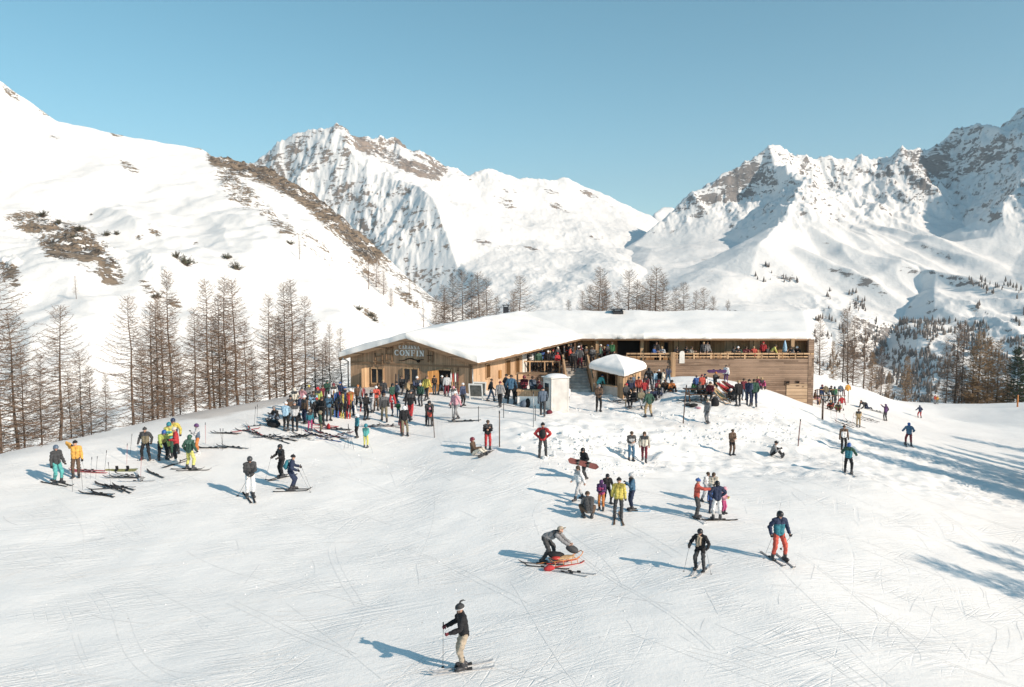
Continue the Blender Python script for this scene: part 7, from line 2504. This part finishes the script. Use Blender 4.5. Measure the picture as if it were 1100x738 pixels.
# ------------------------------------------------------------------ ski tracks pressed into the slope, and crumbs of snow
TRK = simple('pressed_snow', (.845, .835, .82), .7, 0, .03, 3., .3, 20.)
tm = MB()
rt = random.Random(77)
def track(x, y, ang, L, wob, w, gap, amp):
    pts = []
    s = 0
    while s < L:
        a = ang + amp * math.sin(s / wob * 6.28 + wob)
        x += math.cos(a) * .4; y += math.sin(a) * .4
        s += .4
        pts.append((x, y, a))
    if len(pts) < 3: return
    P_ = np.array(pts)
    for off in ((-gap, gap) if gap else (0,)):
        ex, ey = P_[:, 0] - np.sin(P_[:, 2]) * off, P_[:, 1] + np.cos(P_[:, 2]) * off
        ww = w * (.55 + .45 * np.abs(np.sin(np.arange(len(pts)) * .21 + x)))
        lx, ly = ex - np.sin(P_[:, 2]) * ww, ey + np.cos(P_[:, 2]) * ww
        rx, ry = ex + np.sin(P_[:, 2]) * ww, ey - np.cos(P_[:, 2]) * ww
        zl, zr = hz(lx, ly) + .004, hz(rx, ry) + .004
        vs = []
        for k in range(len(pts)):
            vs += [(lx[k], ly[k], zl[k]), (rx[k], ry[k], zr[k])]
        tm.add(vs, [(2 * k + 1, 2 * k + 3, 2 * k + 2, 2 * k) for k in range(len(pts) - 1)], 0, True)
for k in range(130):
    u, v = rt.uniform(-40, 1140), rt.uniform(500, 760) if k % 3 else rt.uniform(455, 540)
    p = ground(u, min(v, 737))
    if v > 737: p = p - np.array([0, 1.5, 0])
    ang = R(rt.choice([38, 30, 46, 20, 140, 125, 100, 155]) + rt.uniform(-12, 12))
    track(p[0], p[1], ang, rt.uniform(2., 10), rt.uniform(9, 25), rt.uniform(.012, .026), rt.choice([0, 0, 0, .07, .13, .2]), rt.uniform(0, .45))
tag(tm.build('ski_tracks', TRK), kind='structure')
tm = MB()
for k in range(190):
    u, v = rt.uniform(-20, 1120), rt.choice([rt.uniform(500, 737), rt.uniform(560, 737), rt.uniform(465, 560)])
    if rt.random() < .35: u = rt.gauss(990, 90); v = rt.uniform(540, 737)
    p = ground(u, v)
    track(p[0], p[1], R(rt.choice([35, 60, 120, 150, 95, 15, 75]) + rt.uniform(-20, 20)), rt.uniform(.8, 2.6), rt.uniform(3, 12), rt.uniform(.006, .016), 0, rt.uniform(0, .6))
tag(tm.build('edge_scrapes', simple('dark_streak_snow', (.74, .735, .73), .5, 0, .08, 3., .3, 20.)), kind='structure')  # short thin ribbons coloured darker than the snow around them

cm = MB()
base = [v.copy() for v in ICO]
_ic = bmesh.new(); bmesh.ops.create_icosphere(_ic, subdivisions=1, radius=1.); ICF = [tuple(v.index for v in f.verts) for f in _ic.faces]; _ic.free()
zones = [(620, 478, 60, 16, 260, .02, .15), (760, 470, 90, 14, 240, .02, .12), (650, 500, 60, 12, 160, .015, .09), (830, 460, 40, 20, 160, .02, .12), (700, 445, 120, 8, 120, .02, .09), (550, 620, 560, 120, 300, .008, .028), (400, 480, 300, 30, 160, .01, .04), (900, 520, 180, 40, 120, .01, .035), (330, 425, 60, 6, 60, .02, .08)]
for cu, cv_, ru, rv, n, r0, r1 in zones:
    for _ in range(n):
        u, v = cu + rt.gauss(0, .5) * ru, cv_ + rt.gauss(0, .5) * rv
        if v > 736 or v < 405: continue
        p = ground(u, v)
        r = r0 + (r1 - r0) * rt.random() ** 2.5
        q = [Vector((b.x * r * rt.uniform(.7, 1.4) + p[0], b.y * r * rt.uniform(.7, 1.4) + p[1], b.z * r * rt.uniform(.5, 1.) + p[2] + r * .25)) for b in base]
        cm.add(q, ICF, 0, False)
tag(cm.build('snow_crumbs', SNOWP), 'crumbs and clods of snow strewn over the piste and the bank', 'snow', kind='stuff')

# ------------------------------------------------------------------ thin mountain air
hzm = bpy.data.materials.new('air')
hzm.use_nodes = True
_nt = hzm.node_tree
_nt.nodes.clear()
_o = _nt.nodes.new('ShaderNodeOutputMaterial')
_v = _nt.nodes.new('ShaderNodeVolumePrincipled')
_v.inputs['Color'].default_value = (.80, .88, 1., 1)
_v.inputs['Density'].default_value = 7e-5
_v.inputs['Anisotropy'].default_value = .2
_nt.links.new(_v.outputs[0], _o.inputs['Volume'])
hzo = MB().box(-7010, -3010, -151, 7010, 8510, 1150).build('haze', hzm)
tag(hzo, 'thin blue air paling the far mountains', 'haze', kind='stuff')
print('objects', len(bpy.data.objects))
